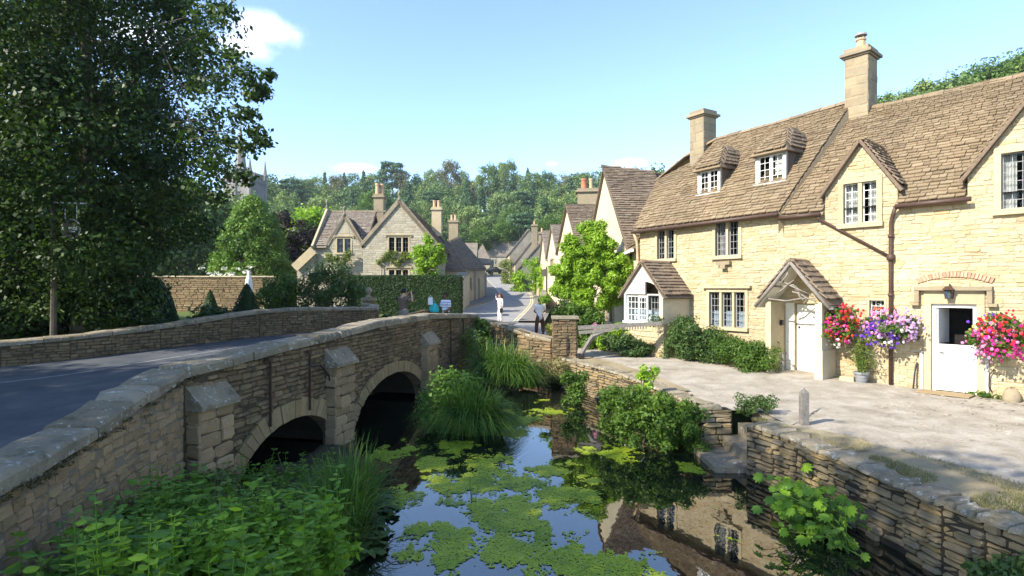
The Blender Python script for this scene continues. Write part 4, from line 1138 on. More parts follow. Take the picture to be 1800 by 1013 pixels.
# gutters and downpipes
def gutter(parent, fr, ua, ub, z, w=.2, r=.055, mat='pipe_brown'):
    pts = [fr.p(ua, z, w), fr.p(ub, z + .01, w)]
    MB().tube(pts, r, 8).obj('gutter', mat, parent, smooth=True)
gutter(cot, FRR, -3.36, -2.30, ER - .12); gutter(cot, FRR, -.62, .80, ER - .10)
pp = MB(); pp.tube([FRR.p(-.62, ER - .12, .18), FRR.p(-.70, ER - .3, .10), FRR.p(-.74, ER - .45, .07), FRR.p(-.75, .9, .07), FRR.p(-.75, -2.3, .07)], .045, 8)
for z in (1.2, .72, -.2, -1.2): pp.tube([FRR.p(-.75, z, .07), FRR.p(-.75, z + .07, .07)], .06, 8)
pp.tube([FRR.p(-.75, .66, .07), FRR.p(-.75, .80, .07)], .085, 8)
pp.obj('downpipe', 'pipe_brown', cot, smooth=True)
pp = MB(); pp.tube([FRR.p(-2.36, ER - .14, .18), FRR.p(-2.34, ER - .26, .12), FRR.p(-2.26, 1.72, .07), FRR.p(-.82, .78, .07)], .035, 8)
pp.obj('downpipe', 'pipe_brown', cot, smooth=True)

# tall chimney between the two roofs
def chimney(parent, fr, u0, u1, v0, v1, w0, w1, pots, cap_h=.14, mat='chimney_stone', capm=None, pot_mat='terracotta_pale', ph=.35, cowl=False, pr=.13, stones=None):
    m = MB(); m.box(fr, u0, u1, v0, v1, w0, w1)
    ch = m.obj('chimney', mat, parent)
    if stones:
        for f_, wd in ((fr.at(u0, 0, w1), u1 - u0), (Fr(fr.p(u1, 0, w1), -fr.N), w1 - w0)):
            pieces(ch, 'stone', field(lambda u, v: (u >= 0) & (u <= wd), 0, wd, v0, v1, (.22, .34), (.26, .5), stones), f_, mat, stones, 'stone', .03, (.004, .012), .008, 40, 6)
    c = MB(); c.box(fr, u0 - .05, u1 + .05, v1 + .002, v1 + .05, w0 - .05, w1 + .05); c.box(fr, u0 - .11, u1 + .11, v1 + .052, v1 + .052 + cap_h * .5, w0 - .11, w1 + .11); c.box(fr, u0 - .02, u1 + .02, v1 + .054 + cap_h * .5, v1 + .06 + cap_h * 1.3, w0 - .02, w1 + .02)
    c.obj('chimney_cap', capm or mat, ch)
    zt = v1 + .06 + cap_h * 1.3
    for (u, w) in pots:
        p = fr.p(u, zt, w)
        MB().lathe(p, [(pr, 0), (pr * .92, ph * .3), (pr * .85, ph * .8), (pr * 1.05, ph * .85), (pr * 1.0, ph), (pr * .7, ph)], 12).obj('chimney_pot', pot_mat, ch, smooth=False)
        if cowl:
            k = MB(); k.tube([p + V3(0, 0, ph + .08), p + V3(0, 0, ph + .14)], [pr * 1.25, pr * 1.1], 12)
            for a in range(4): k.tube([p + V3(math.cos(a * 1.57) * pr * .8, math.sin(a * 1.57) * pr * .8, ph - .02), p + V3(math.cos(a * 1.57) * pr * .8, math.sin(a * 1.57) * pr * .8, ph + .1)], .012, 5)
            k.obj('cowl', 'lead_bar', ch)
chimney(cot, FRR, -2.62, -2.02, 4.4, 6.62, -3.0, -2.28, [(-2.32, -2.64)], .16, cowl=True, ph=.34, stones=rng)

# stable door with stone surround, hood mould and brick arch
dr = bpy.data.objects.new('stable_door', None); link(dr, cot); dr.location = FRR.p(.45, -2.34) - wloc(cot); dr['label'] = 'white stable door with its top half open onto a dark room'
mb = MB(); mb.box(FRR, .045, .115, -2.33, -.37, -.16, -.03); mb.box(FRR, .785, .855, -2.33, -.37, -.16, -.03); mb.box(FRR, .116, .784, -.44, -.37, -.16, -.031)
mb.obj('door_frame', 'white_paint', dr)
mb = MB(); mb.box(FRR, .12, .78, -2.31, -1.30, -.12, -.06)
lo = mb.obj('lower_leaf', 'white_paint', dr)
for i in range(1, 5): MB().box(FRR, .12 + .66 * i / 5 - .005, .12 + .66 * i / 5 + .005, -2.29, -1.33, -.064, -.055).obj('board_joint', 'lead_paint_grey', dr)
MB().box(FRR, .115, .785, -1.30, -1.27, -.13, -.04).obj('ledge', 'white_paint', dr)
MB().tube([FRR.p(.19, -1.45, -.05), FRR.p(.19, -1.45, -.01), FRR.p(.27, -1.46, .0)], .012, 6).obj('latch', 'iron_black', dr)
m = MB(); f3 = Fr(FRR.p(.125, 0, -.09), -FRR.N + FRR.U * .10); m.box(f3, 0, .62, -1.26, -.46, -.02, .02)
m.obj('upper_leaf', 'white_paint', dr)
MB().box(FRR, -.05, .95, -2.42, -2.335, -.2, .10).obj('threshold', 'dressed_stone', dr)
sr = MB(); sr.box(FRR, -.10, .038, -2.40, -.36, -.1, .05); sr.box(FRR, .862, 1.0, -2.40, -.36, -.1, .05); sr.box(FRR, -.10, 1.0, -.357, -.06, -.1, .048)
sr.obj('door_surround', 'dressed_stone', cot)
for (a, b) in ((-.17, -.105), (1.005, 1.07)): MB().box(FRR, a, b, -2.38, -1.45, 0, .07).obj('post_casing', 'lead_paint_grey', cot)
hd = MB(); hd.box(FRR, -.26, 1.14, -.055, .03, -.02, .16); hd.box(FRR, -.26, -.17, -.33, -.057, -.02, .14); hd.box(FRR, 1.05, 1.14, -.33, -.057, -.02, .14)
hd.box(FRR, -.34, -.175, -.40, -.335, -.02, .13); hd.box(FRR, 1.055, 1.22, -.40, -.335, -.02, .13)
hd.obj('hood_mould', 'chimney_stone', cot)
nb = 22
for i in range(nb):
    t = (i + .5) / nb; u = -.25 + 1.4 * t; a = (t - .5); z = .31 - .62 * a * a
    f3 = Fr(FRR.p(u, z, .02), FRR.U + V3(0, 0, -1.05 * a), None or unit(V3(0, 0, 1) + FRR.U * 1.05 * a), FRR.N)
    MB().box(f3, -.026, .026, -.06, .06, -.06, .022 + rng.uniform(0, .01)).obj('brick', 'brick_red', cot)
# gabled porch with rustic branches over the other door
pc = FRR
PU0, PU1, PW = -3.42, -2.0, .82
pcm = MB(); pcm.box(pc, PU0, PU0 + .14, -2.45, -.36, 0.03, PW); 
pw1 = pcm.obj('porch_wall', 'dressed_stone', cot)
pcm = MB(); pcm.box(pc, PU1 - .16, PU1, -1.55, -.36, 0.03, PW); pcm.box(pc, PU1 - .175, PU1 + .02, -2.45, -1.553, 0.03, PW + .02)
pcm.obj('porch_wall', 'render_cream', cot)
ua = (PU0 + PU1) / 2; za = .72; zf = -.42
A = pc.p(PU0 - .22, zf, PW + .14); Ab = pc.p(PU0 - .22, zf, .03); B = pc.p(PU1 + .22, zf, PW + .14); Bb = pc.p(PU1 + .22, zf, .03); Rf = pc.p(ua, za, PW + .14); Rb = pc.p(ua, za, .03)
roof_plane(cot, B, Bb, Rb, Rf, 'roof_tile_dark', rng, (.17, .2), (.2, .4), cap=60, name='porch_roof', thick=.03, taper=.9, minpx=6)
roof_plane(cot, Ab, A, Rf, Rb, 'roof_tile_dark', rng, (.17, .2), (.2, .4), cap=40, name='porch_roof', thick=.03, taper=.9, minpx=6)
ridge_row(cot, [Rf, Rb], 'roof_tile', rng, .3, .12, .07)
for (e0, e1) in ((A, Ab), (B, Bb)):
    dn = V3(0, 0, -.11); MB().add([e0 + dn, e1 + dn, Rb + dn, Rf + dn - FRR.N * .12], [(0, 1, 2, 3)]).obj('porch_bounce_panel', 'cream_paint', cot)  # cream panels added under the porch roof to bounce light inside
g = MB()
for (a, b) in ((A, Rf), (B, Rf)):
    a2 = a + V3(0, 0, -.07); b2 = b + V3(0, 0, -.07); m_ = (a2 + b2) / 2 + V3(0, 0, -.02)
    g.tube([a2, m_, b2], [.045, .05, .04], 7)
g.obj('branch_brace', 'wood_pale', cot, smooth=True)
rb_ = np.random.default_rng(4)
ends = [(.1, .1, .88, .12), (.2, .45, .62, .38), (.3, .62, .78, .25), (.45, .82, .30, .40), (.5, .30, .9, .05), (.25, .25, .55, .62), (.62, .3, .70, .02), (.55, .35, .86, .18)]
wspan = PU1 - PU0 + .1
for (x0, y0, x1, y1) in ends:
    a = pc.p(PU0 - .05 + wspan * x0, zf + .04 + y0 * .95, PW + .06 + rb_.normal() * .02); b = pc.p(PU0 - .05 + wspan * x1, zf + .04 + y1 * .95, PW + .06 + rb_.normal() * .02)
    MB().tube([a, a + (b - a) * .35 + rb_.normal(size=3) * .035, a + (b - a) * .7 + rb_.normal(size=3) * .035, b], [.026, .022, .02, .012], 6).obj('branch', 'wood_pale', cot, smooth=True)
pd = bpy.data.objects.new('plank_door', None); link(pd, cot); pd.location = pc.p(-2.65, -2.3) - wloc(cot); pd['label'] = 'cream plank door under the tiled porch with rustic branches'
MB().box(pc, -3.0, -2.3, -2.25, -.44, -.14, -.07).obj('leaf', 'cream_paint', pd)
for i in range(1, 4): MB().box(pc, -3.0 + .7 * i / 4 - .005, -3.0 + .7 * i / 4 + .005, -2.24, -.46, -.075, -.066).obj('board_joint', 'lead_paint_grey', pd)
MB().box(pc, -2.42, -2.32, -1.42, -1.30, -.07, -.055).obj('letter_plate', 'iron_black', pd)
MB().ell(pc.p(-2.93, -1.05, -.045), (.03, .03, .03), 8, 5).obj('knob', 'iron_black', pd)
MB().box(pc, -3.26, -3.03, -2.3, -.40, -.02, .02).obj('door_panel', 'cream_paint', cot)
MB().tube([pc.p(-3.2, -2.3, .3), pc.p(-3.2, -1.75, .3)], .04, 8).obj('umbrella_tube', 'lead_bar', cot)
m = MB(); m.box(pc, -3.27, -3.20, -1.0, -.86, .25, .33); m.obj('porch_lamp', 'iron_black', cot)

# ------------------------------------------------------------------ left cottage (middle of the row)
rng = random.Random(33)
FRL = Fr((7.37, 15.68, 0), (.527, -.85, 0))
EL, RL, WL = 2.14, 5.45, 2.6
cl_ = thing('middle_cottage', 'stone cottage with two roof dormers, bay window and shrubs along its wall', 'cottage', FRL.p(-2.6, -2.3))
w1 = (-4.50, -3.74, .98, 1.95); w2 = (-2.10, -1.28, .98, 2.0); w3 = (-2.33, -1.06, -1.17, -.12)
wall(cl_, FRL, [(-5.35, -2.7), (0.05, -2.7), (0.05, EL), (-5.35, EL)], [w1, w2, w3], 'mortar_warm', 'limestone_warm', rng, (.055, .12), (.14, .45), cap=300, proud=(-.005, .008), gap=-.004, pk='rubble', depth=.05)
window(cl_, FRL.at(0, 0, .02), *w1, lights=2, jamb=.09, cols=3, rows=5, hood=None)
window(cl_, FRL.at(0, 0, .02), *w2, lights=2, jamb=.11, cols=3, rows=5, curtain=('curtain_white', .4))
window(cl_, FRL.at(0, 0, .02), *w3, lights=3, jamb=.10, cols=3, rows=5, curtain=('curtain_blue', 1.0, .45), hood=.001)
MB().box(FRL, -2.0, -1.52, .70, .80, -.02, .14).obj('bracket_stone', 'chimney_stone', cl_); MB().box(FRL, -1.85, -1.66, .58, .697, -.02, .16).obj('bracket_stone', 'chimney_stone', cl_)
# roof: ridge end runs over towards the tall chimney
ov = .2; s = (RL - EL) / WL
eA = FRL.p(-5.5, EL - ov * s + .1, ov); eB = FRL.p(.10, EL - ov * s + .1, ov)
rB = V3(9.93, 16.50, RL); rA = FRL.p(-4.05, RL - .05, -WL); rC = FRL.p(-6.9, 4.35, -WL + .1); eC = FRL.p(-5.6, EL - ov * s + .1, ov)
roof_plane(cl_, eA, eB, rB, rA, 'roof_tile', rng, (.11, .16), (.14, .36), cap=300, taper=.62)
hipE = FRL.p(-6.4, 3.5, -1.5)
roof_plane(cl_, eA + V3(-.02, .05, .0), eA, rA, rC, 'roof_tile', rng, (.15, .2), (.18, .4), cap=20, taper=.7)
ridge_row(cl_, [rC, (rA + rC) / 2 + V3(0, 0, .16), rA, (rA + rB) / 2 + V3(0, 0, -.02), rB], 'roof_tile', rng, .45, .17, .1)
MB().add([rB + V3(.02, 0, -.02), rA, rC, FRL.p(-6.5, EL, -2 * WL), FRL.p(.5, EL, -2 * WL)], [(0, 1, 2, 3, 4)]).obj('back_roof', 'roof_tile', cl_)
# verge upstand wall casting its line of shade on the neighbour roof
MB().add([eB + V3(0, 0, .0), rB, rB + V3(0, 0, -.75), eB + V3(0, 0, -.5)], [(0, 1, 2, 3)]).obj('verge', 'chimney_stone', cl_)
MB().tube([FRL.p(-5.5, EL - .16, .26), FRL.p(.12, EL - .13, .26)], .055, 8).obj('gutter', 'pipe_brown', cl_, smooth=True)
pp = MB(); pp.tube([FRL.p(-5.42, EL - .2, .22), FRL.p(-5.4, EL - .5, .1), FRL.p(-5.38, 1.0, .08), FRL.p(-5.3, .6, .12), FRL.p(-5.2, .3, .1)], .05, 8); pp.obj('downpipe', 'terracotta_pale', cl_, smooth=True)
chimney(cl_, FRL, -5.10, -4.48, 4.3, 6.28, -3.0, -2.30, [], .16, stones=rng)
# roof dormers with hipped tops
def roof_dormer(u0, u1, zb, zt, cur):
    # front plane position on the slope
    wfr = -(zb - EL) / s + .02
    f = FRL.at(0, 0, wfr)
    back = -(zt + .75 - EL) / s - wfr
    win = (u0 + .10, u1 - .10, zb + .08, zt - .05)
    m = MB()
    for (a, b) in ((u0, win[0]), (win[1], u1)): m.box(f, a, b, zb - .05, zt, -.1, 0)
    m.box(f, win[0], win[1], win[3], zt, -.1, -.002); m.box(f, u0 - .04, u1 + .04, zb - .02, win[2], -.1, .06)
    dm = m.obj('dormer', 'lead_paint_grey', cl_)
    m = MB(); m.add([f.p(u0, zb - .3, -.1), f.p(u0, zt, -.1), f.p(u0, zt, back), f.p(u0, zb - .3, back)], [(0, 1, 2, 3)]); m.add([f.p(u1, zb - .3, -.05), f.p(u1, zb - .3, back), f.p(u1, zt, back), f.p(u1, zt, -.05)], [(0, 1, 2, 3)]); m.obj('cheek', 'wood_dark', dm)
    MB().add([f.p(u0, zb, -.5), f.p(u1, zb, -.5), f.p(u1, zt, -.5), f.p(u0, zt, -.5)], [(0, 1, 2, 3)]).obj('room_recess', 'dark_room', dm)  # flat near-black sheet painted as the unlit room behind the panes
    mid = (win[0] + win[1]) / 2
    for (a, b) in ((win[0], mid - .02), (mid + .02, win[1])):
        c = MB(); q = .03
        c.box(f, a, a + q, win[2], win[3], -.07, -.03); c.box(f, b - q, b, win[2], win[3], -.07, -.03); c.box(f, a + q, b - q, win[2], win[2] + q, -.069, -.031); c.box(f, a + q, b - q, win[3] - q, win[3], -.069, -.031)
        c.box(f, (a + b) / 2 - .006, (a + b) / 2 + .006, win[2] + q, win[3] - q, -.06, -.04)
        for k in range(1, 4):
            y = win[2] + (win[3] - win[2]) * k / 4; c.box(f, a + q, b - q, y - .006, y + .006, -.059, -.041)
        c.obj('casement', 'white_paint', dm)
        MB().add([f.p(a, win[2], -.05), f.p(b, win[2], -.05), f.p(b, win[3], -.05), f.p(a, win[3], -.05)], [(0, 1, 2, 3)]).obj('pane', 'window_glass', dm)
    MB().box(f, mid - .02, mid + .02, win[2], win[3], -.08, -.02).obj('mullion', 'white_paint', dm)
    if cur: MB().add([f.p(mid + .05, win[2], -.16), f.p(win[1], win[2], -.14), f.p(win[1], win[3], -.14), f.p(mid + .05, win[3], -.16)], [(0, 1, 2, 3)]).obj('curtain', 'curtain_white', dm)
    # roof: two side slopes and a leaning front hip
    e = .12; um = (u0 + u1) / 2; zr = zt + .72
    A = f.p(u0 - e, zt - .02, .16); B = f.p(u1 + e, zt - .02, .16); Rf = f.p(um + .30, zr, -.42); Rl = f.p(um - .15, zr - .02, -.46)
    bk2 = -(zr - EL) / s - wfr - .1
    Rb = f.p(um + .30, zr - .03, bk2); Bb = f.p(u1 + e, zt - .02, back * .62); Ab = f.p(u0 - e, zt - .02, back * .62); Rlb = f.p(um - .15, zr, bk2)
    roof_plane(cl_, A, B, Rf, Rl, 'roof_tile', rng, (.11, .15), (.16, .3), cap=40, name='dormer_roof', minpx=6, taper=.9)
    roof_plane(cl_, B, Bb, Rb, Rf, 'roof_tile_dark', rng, (.11, .15), (.16, .3), cap=40, name='dormer_roof', minpx=6, taper=.9)  # right slope shaded by colour, in darker tile than the others
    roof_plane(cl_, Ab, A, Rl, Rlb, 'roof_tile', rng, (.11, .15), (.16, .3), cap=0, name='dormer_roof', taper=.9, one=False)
    MB().add([Rf, Rb, Rlb, Rl], [(0, 1, 2, 3)]).obj('roof_top', 'roof_tile', dm)
roof_dormer(-3.36, -2.46, 3.0, 3.86, False)
roof_dormer(-1.20, -.22, 3.0, 3.94, True)
# bay window / porch at the far end
BW = 1.24; bu0, bu1 = -4.83, -3.10
fb = FRL
m = MB(); m.box(fb, bu0 + .02, bu1 - .02, -2.6, -1.12, -.0, BW - .06); m.obj('bay_base', 'limestone_warm', cl_)
pcs = field(lambda u, v: (u >= bu0) & (u <= bu1), bu0, bu1, -2.3, -1.12, (.12, .22), (.25, .6), rng)
pieces(cl_, 'stone', pcs, fb.at(0, 0, BW - .06), 'limestone_warm', rng, 'stone', .05, (.01, .03), .012, 30, 6)
m = MB(); m.box(fb, bu1 - .16, bu1, -1.12, -.20, .0, BW); m.obj('bay_side', 'render_cream', cl_)
m = MB(); m.box(fb, bu0, bu0 + .08, -1.12, -.20, .0, BW); m.obj('bay_side', 'white_paint', cl_)
um = (bu0 + bu1) / 2; zA = .86; zF = -.26
arch = [(um + .08 + .62 * (1 - math.cos(t)) / 1.0 * .5, -.20 + .42 * math.sin(t)) for t in np.linspace(.0, math.pi, 11)]
arch = [(um + .10, -.20)] + [(um + .10 + (bu1 - .16 - um - .10) * k / 10, -.20 + .40 * math.sqrt(max(0, 1 - (k / 10) ** 2))) for k in range(0, 11)]
pts = [(bu0 - .10, -.20)] + arch + [(bu1 + .02, -.20), (um, zA - .06)]
MB().prism(fb, pts, BW - .06, BW).obj('bay_gable', 'render_pale', cl_)
MB().box(fb, bu0 + .08, bu1 - .16, -.24, -.19, BW - .32, BW - .1).obj('bay_head', 'lead_paint_grey', cl_)
def bay_light(f, a, b, z0, z1, mat, cols, rows, fw, parent):
    c = MB(); c.box(f, a, a + fw, z0, z1, -.04, .0); c.box(f, b - fw, b, z0, z1, -.04, .0); c.box(f, a + fw, b - fw, z0, z0 + fw, -.039, -.001); c.box(f, a + fw, b - fw, z1 - fw, z1, -.039, -.001)
    for k in range(1, cols): x = a + (b - a) * k / cols; c.box(f, x - .007, x + .007, z0 + fw, z1 - fw, -.03, -.01)
    for k in range(1, rows): y = z0 + (z1 - z0) * k / rows; c.box(f, a + fw, b - fw, y - .007, y + .007, -.029, -.011)
    cs = c.obj('bay_casement', mat, parent)
    MB().add([f.p(a, z0, -.02), f.p(b, z0, -.02), f.p(b, z1, -.02), f.p(a, z1, -.02)], [(0, 1, 2, 3)]).obj('pane', 'window_glass', cs)
bw = fb.at(0, 0, BW - .08)
bay_light(bw, bu0 + .08, bu0 + .60, -1.10, -.25, 'white_paint', 3, 4, .03, cl_)
bay_light(bw.at(0, 0, .02), bu0 + .60, bu0 + 1.03, -1.10, -.25, 'white_paint', 3, 4, .07, cl_)
bay_light(fb.at(0, 0, BW - .22), bu0 + 1.03, bu1 - .16, -1.10, -.25, 'lead_bar', 4, 4, .02, cl_)
MB().box(fb, bu0 - .06, bu1 - .14, -1.16, -1.10, BW - .3, BW + .02).obj('bay_sill', 'white_paint', cl_)
MB().box(fb, bu0 + .1, bu1 - .2, -1.1, -.25, .02, .06).obj('room_recess', 'dark_room', cl_)  # thin near-black slab painted as the dark inside of the bay
MB().box(fb, bu0 + .1, bu1 - .2, -1.1, -.72, BW - .36, BW - .34).obj('curtain', 'curtain_blue', cl_)
A = fb.p(bu0 - .22, zF - .05, BW + .10); Ab = fb.p(bu0 - .22, zF - .05, .03); B = fb.p(bu1 + .16, zF - .05, BW + .10); Bb = fb.p(bu1 + .16, zF - .05, .03); Rf = fb.p(um, zA, BW + .10); Rb = fb.p(um, zA, .03)
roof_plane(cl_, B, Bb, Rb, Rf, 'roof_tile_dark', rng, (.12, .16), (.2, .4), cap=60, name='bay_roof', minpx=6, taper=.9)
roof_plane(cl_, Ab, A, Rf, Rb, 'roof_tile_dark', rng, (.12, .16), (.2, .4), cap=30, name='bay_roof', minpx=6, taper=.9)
ridge_row(cl_, [Rf, Rb], 'roof_tile', rng, .35, .12, .07)

# ------------------------------------------------------------------ tall gable house behind the climber
rng = random.Random(44)
gh = thing('gable_house', 'cream rendered house with one steep gable and dark stone roof behind the leafy climber', 'house', (4.1, 24, -2.2))
FG = Fr((3.62, 26.8, 0), V3(4.42, 21.3, 0) - V3(3.62, 26.8, 0))
LG = 5.56; zf_l, zf_r, zap = 1.7, 1.35, 5.22; ugm = 2.35
wg = (2.55, 3.35, .70, 1.75); wg2 = (2.2, 3.6, -1.4, -.3)
wall(gh, FG, [(0, -2.5), (LG, -2.5), (LG, zf_r), (ugm, zap), (0, zf_l)], [wg, wg2], 'render_cream', None, rng, reveal=.2)
window(gh, FG.at(0, 0, .005), *wg, lights=2, jamb=.08, casement='white_paint', cols=2, rows=4, stone='dressed_stone')
window(gh, FG.at(0, 0, .005), *wg2, lights=3, jamb=.1, casement='lead_bar', cols=2, rows=4)
dG = 5.5; bkv = -FG.N * dG + V3(0, 0, -1.0)
A = FG.p(LG + .12, zf_r - .12, .12); Rf = FG.p(ugm, zap + .06, .12); 
Rm = Rf - FG.N * 2.3 + V3(0, 0, -.38); Bm = A - FG.N * 2.3 + V3(0, 0, .02)
Rb = Rf - FG.N * 5.5 + V3(0, 0, -.42); Bb = A - FG.N * 5.5
roof_plane(gh, A, Bm, Rm, Rf, 'roof_tile_dark', rng, (.13, .17), (.2, .42), cap=220, minpx=6, taper=.7)
roof_plane(gh, Bm, Bb, Rb, Rm, 'roof_tile_dark', rng, (.13, .17), (.2, .42), cap=60, minpx=6, taper=.7)
A2 = FG.p(-.12, zf_l - .15, .12)
roof_plane(gh, A2 - FG.N * 5.5, A2, Rf, Rb, 'roof_tile_dark', rng, (.14, .18), (.22, .42), cap=0, one=False, taper=.7)
ridge_row(gh, [Rf, Rm, Rb], 'roof_tile_dark', rng, .4, .14, .08)
# little lean-to roof and valley between gable and the middle cottage
la = FG.p(LG + .05, 1.35, .25); lb = FRL.p(-5.42, 1.42, .30)
roof_plane(gh, la, lb, FRL.p(-5.5, 2.35, -.6), FG.p(LG + .1, 2.2, -.7), 'roof_tile', rng, (.15, .18), (.2, .4), cap=20, minpx=6, name='lean_to_roof')
MB().beam(la + V3(0, 0, -.08), lb + V3(0, 0, -.08), .1, .1).obj('gutter', 'white_paint', gh)
m = MB(); m.add([FG.p(LG, -2.5, 0), FRL.p(-5.35, -2.5, 0), FRL.p(-5.35, 1.45, 0), FG.p(LG, 1.4, 0)], [(0, 1, 2, 3)]); m.obj('link_wall', 'render_cream', gh)
MB().tube([V3(*(FG.p(LG + .25, 1.3, .15))), V3(*(FG.p(LG + .25, -.6, .12)))], .06, 8).obj('downpipe', 'terracotta_pale', gh, smooth=True)

# ------------------------------------------------------------------ generic smaller houses
def house(name, label, O, ang, L, Wd, ze, zr, zb, rng, wm='limestone_grey', rm='far_roof', wins=(), gwins=(), group=None, stones=None, expo=(.2, .26), end_cope=True, gable_wm=None, cat='house'):
    """ridge along u. front face = eave wall at w=0, u from 0 to L; depth Wd. wins on the front, gwins on the u=L gable (near end)"""
    U = V3(math.cos(ang), math.sin(ang), 0)
    f = Fr(O, U); root = thing(name, label, cat, (O[0], O[1], zb), group)
    f = Fr((O[0], O[1], 0), U)
    ops = [w[:4] for w in wins]
    wall(root, f, [(0, zb - .5), (L, zb - .5), (L, ze), (0, ze)], ops, wm, stones, rng, (.11, .2), (.22, .55), cap=0, one=False, reveal=.18, gap=.006, proud=(-.006, .004))
    for w in wins: window(root, f, *w[:4], lights=w[4] if len(w) > 4 else 2, jamb=.12, mull=.1, cols=2, rows=3, curtain=('curtain_white', 1.0) if len(w) > 5 else None)
    fg = Fr(f.p(L, 0, 0), -f.N)
    wall(root, fg, [(0, zb - .5), (Wd, zb - .5), (Wd, ze), (Wd / 2, zr), (0, ze)], [w[:4] for w in gwins], gable_wm or wm, stones, rng, (.11, .2), (.22, .55), cap=0, one=False, reveal=.18, name='gable_wall', gap=.006, proud=(-.006, .004))
    for w in gwins: window(root, fg, *w[:4], lights=w[4] if len(w) > 4 else 2, jamb=.12, mull=.1, cols=2, rows=3, hood=.12 if len(w) > 5 else None)
    fl = Fr(f.p(0, 0, -Wd), f.N)
    MB().prism(fl, [(0, zb - .5), (Wd, zb - .5), (Wd, ze), (Wd / 2, zr), (0, ze)], -.2, 0).obj('gable_wall', wm, root)
    MB().add([f.p(0, zb - .5, -Wd), f.p(L, zb - .5, -Wd), f.p(L, ze, -Wd), f.p(0, ze, -Wd)], [(3, 2, 1, 0)]).obj('wall', wm, root)
    sl = (zr - ze) / (Wd / 2); o = .22
    e = .12
    A = f.p(-e, ze - o * sl + .05, o); B = f.p(L + e, ze - o * sl + .05, o); C = f.p(L + e, zr + .05, -Wd / 2); D = f.p(-e, zr + .05, -Wd / 2)
    roof_plane(root, A, B, C, D, rm, rng, expo, (.3, .55), cap=0, one=False, du=.06, thick=.04, lift=.05)
    A2 = f.p(L + e, ze - o * sl + .05, -Wd - o); B2 = f.p(-e, ze - o * sl + .05, -Wd - o)
    roof_plane(root, A2, B2, D, C, rm, rng, expo, (.3, .55), cap=0, one=False, du=.06, thick=.04, lift=.05)
    MB().beam(D + V3(0, 0, .03), C + V3(0, 0, .03), .25, .14).obj('ridge', rm, root)
    return root, f
# ------------------------------------------------------------------ big gabled house on the left of the street
rng = random.Random(55)
lh, lf = house('gabled_house', 'large grey stone house with two front gables behind the clipped hedge', (-10.40, 52, 0), -math.pi / 2, 12, 4.96, 3.1, 5.95, -1.6, rng, rm='roof_tile_dark', wm='mortar_grey', stones='limestone_grey',
               gwins=((1.75, 3.10, 2.52, 3.56, 3, 1), (1.75, 3.10, .25, 1.28, 3, 1)))
fgm = Fr((-10.40, 40, 0), (1, 0, 0))
# parapet copings on the main gable
for (a, b) in (((-.12, 3.05), (2.48, 6.12)), ((5.08, 3.05), (2.48, 6.12))):
    MB().beam(fgm.p(a[0], a[1], .02), fgm.p(b[0], b[1], .02), .34, .12, up=(0, -1, 0)).obj('gable_coping', 'coping_stone', lh)
def finial(p, parent, s=1.0):
    MB().lathe(p, [(.10 * s, -.1 * s), (.12 * s, .05 * s), (.05 * s, .15 * s), (.05 * s, .3 * s), (.11 * s, .38 * s), (.12 * s, .48 * s), (.06 * s, .58 * s), (.01, .64 * s)], 10).obj('finial', 'coping_stone', parent, smooth=True)
finial(fgm.p(2.48, 6.2, .02), lh)
# left cross wing: ridge parallel to the front
WX0, WX1 = -14.0, -10.4
fwg = Fr((WX0, 40.35, 0), (1, 0, 0))
sw = (1.60, 2.55, 2.50, 3.50)
lw_ = wall(lh, fwg, [(0, -2), (3.6, -2), (3.6, 3.0), (0, 3.0)], [(sw[0], sw[1], sw[2], 3.0)], 'mortar_grey', 'limestone_grey', rng, (.11, .2), (.22, .55), gap=.006, proud=(-.006, .004), cap=0, one=False)
gbl = fwg.at(0, 0, .004)
wall(lh, gbl, [(.95, 3.0), (3.35, 3.0), (3.35, 3.15), (2.12, 5.05), (.95, 3.15)], [(sw[0], sw[1], 3.0, sw[3])], 'mortar_grey', 'limestone_grey', rng, (.11, .2), (.22, .55), gap=.006, proud=(-.006, .004), cap=0, one=False, name='gable_wall')
window(lh, fwg.at(0, 0, .01), *sw, lights=2, jamb=.12, mull=.1, cols=2, rows=3, hood=.12, curtain=('curtain_white', 1.0))
for (a, b) in (((.83, 3.02), (2.12, 5.17)), ((3.45, 3.02), (2.12, 5.17))):
    MB().beam(fwg.p(a[0], a[1], .03), fwg.p(b[0], b[1], .03), .3, .1, up=(0, -1, 0)).obj('gable_coping', 'coping_stone', lh)
finial(fwg.p(2.12, 5.2, .03), lh)
roof_plane(lh, (WX0 + .1, 40.1, 2.85), (WX1 + .1, 40.1, 2.85), (WX1 + .1, 43.4, 5.8), (WX0 + .1, 43.4, 5.8), 'roof_tile_red', rng, (.2, .26), (.25, .5), cap=0, one=False, du=.05, cuts=((.9, 3.4, 3.2, 2.12, 5.1),), u_off=.1)
MB().add([(WX0, 43.4, 5.75), (WX1, 43.4, 5.75), (WX1, 46.6, 2.9), (WX0, 46.6, 2.9)], [(0, 1, 2, 3)]).obj('back_roof', 'roof_tile_red', lh)
MB().beam((WX0, 43.4, 5.85), (-9.6, 43.4, 5.85), .25, .12).obj('ridge', 'coping_stone', lh)
roof_plane(lh, fwg.p(3.4, 3.1, .1), fwg.p(3.4, 3.1, -2.6), fwg.p(2.12, 5.05, -2.6), fwg.p(2.12, 5.05, .1), 'roof_tile_dark', rng, (.18, .22), (.25, .5), cap=0, one=False, du=.05, name='gable_roof')  # shaded side of the small gable, its shade put in by darker tile
roof_plane(lh, fwg.p(.85, 3.1, -2.6), fwg.p(.85, 3.1, .1), fwg.p(2.12, 5.05, .1), fwg.p(2.12, 5.05, -2.6), 'roof_tile_red', rng, (.18, .22), (.25, .5), cap=0, one=False, du=.05, name='gable_roof')
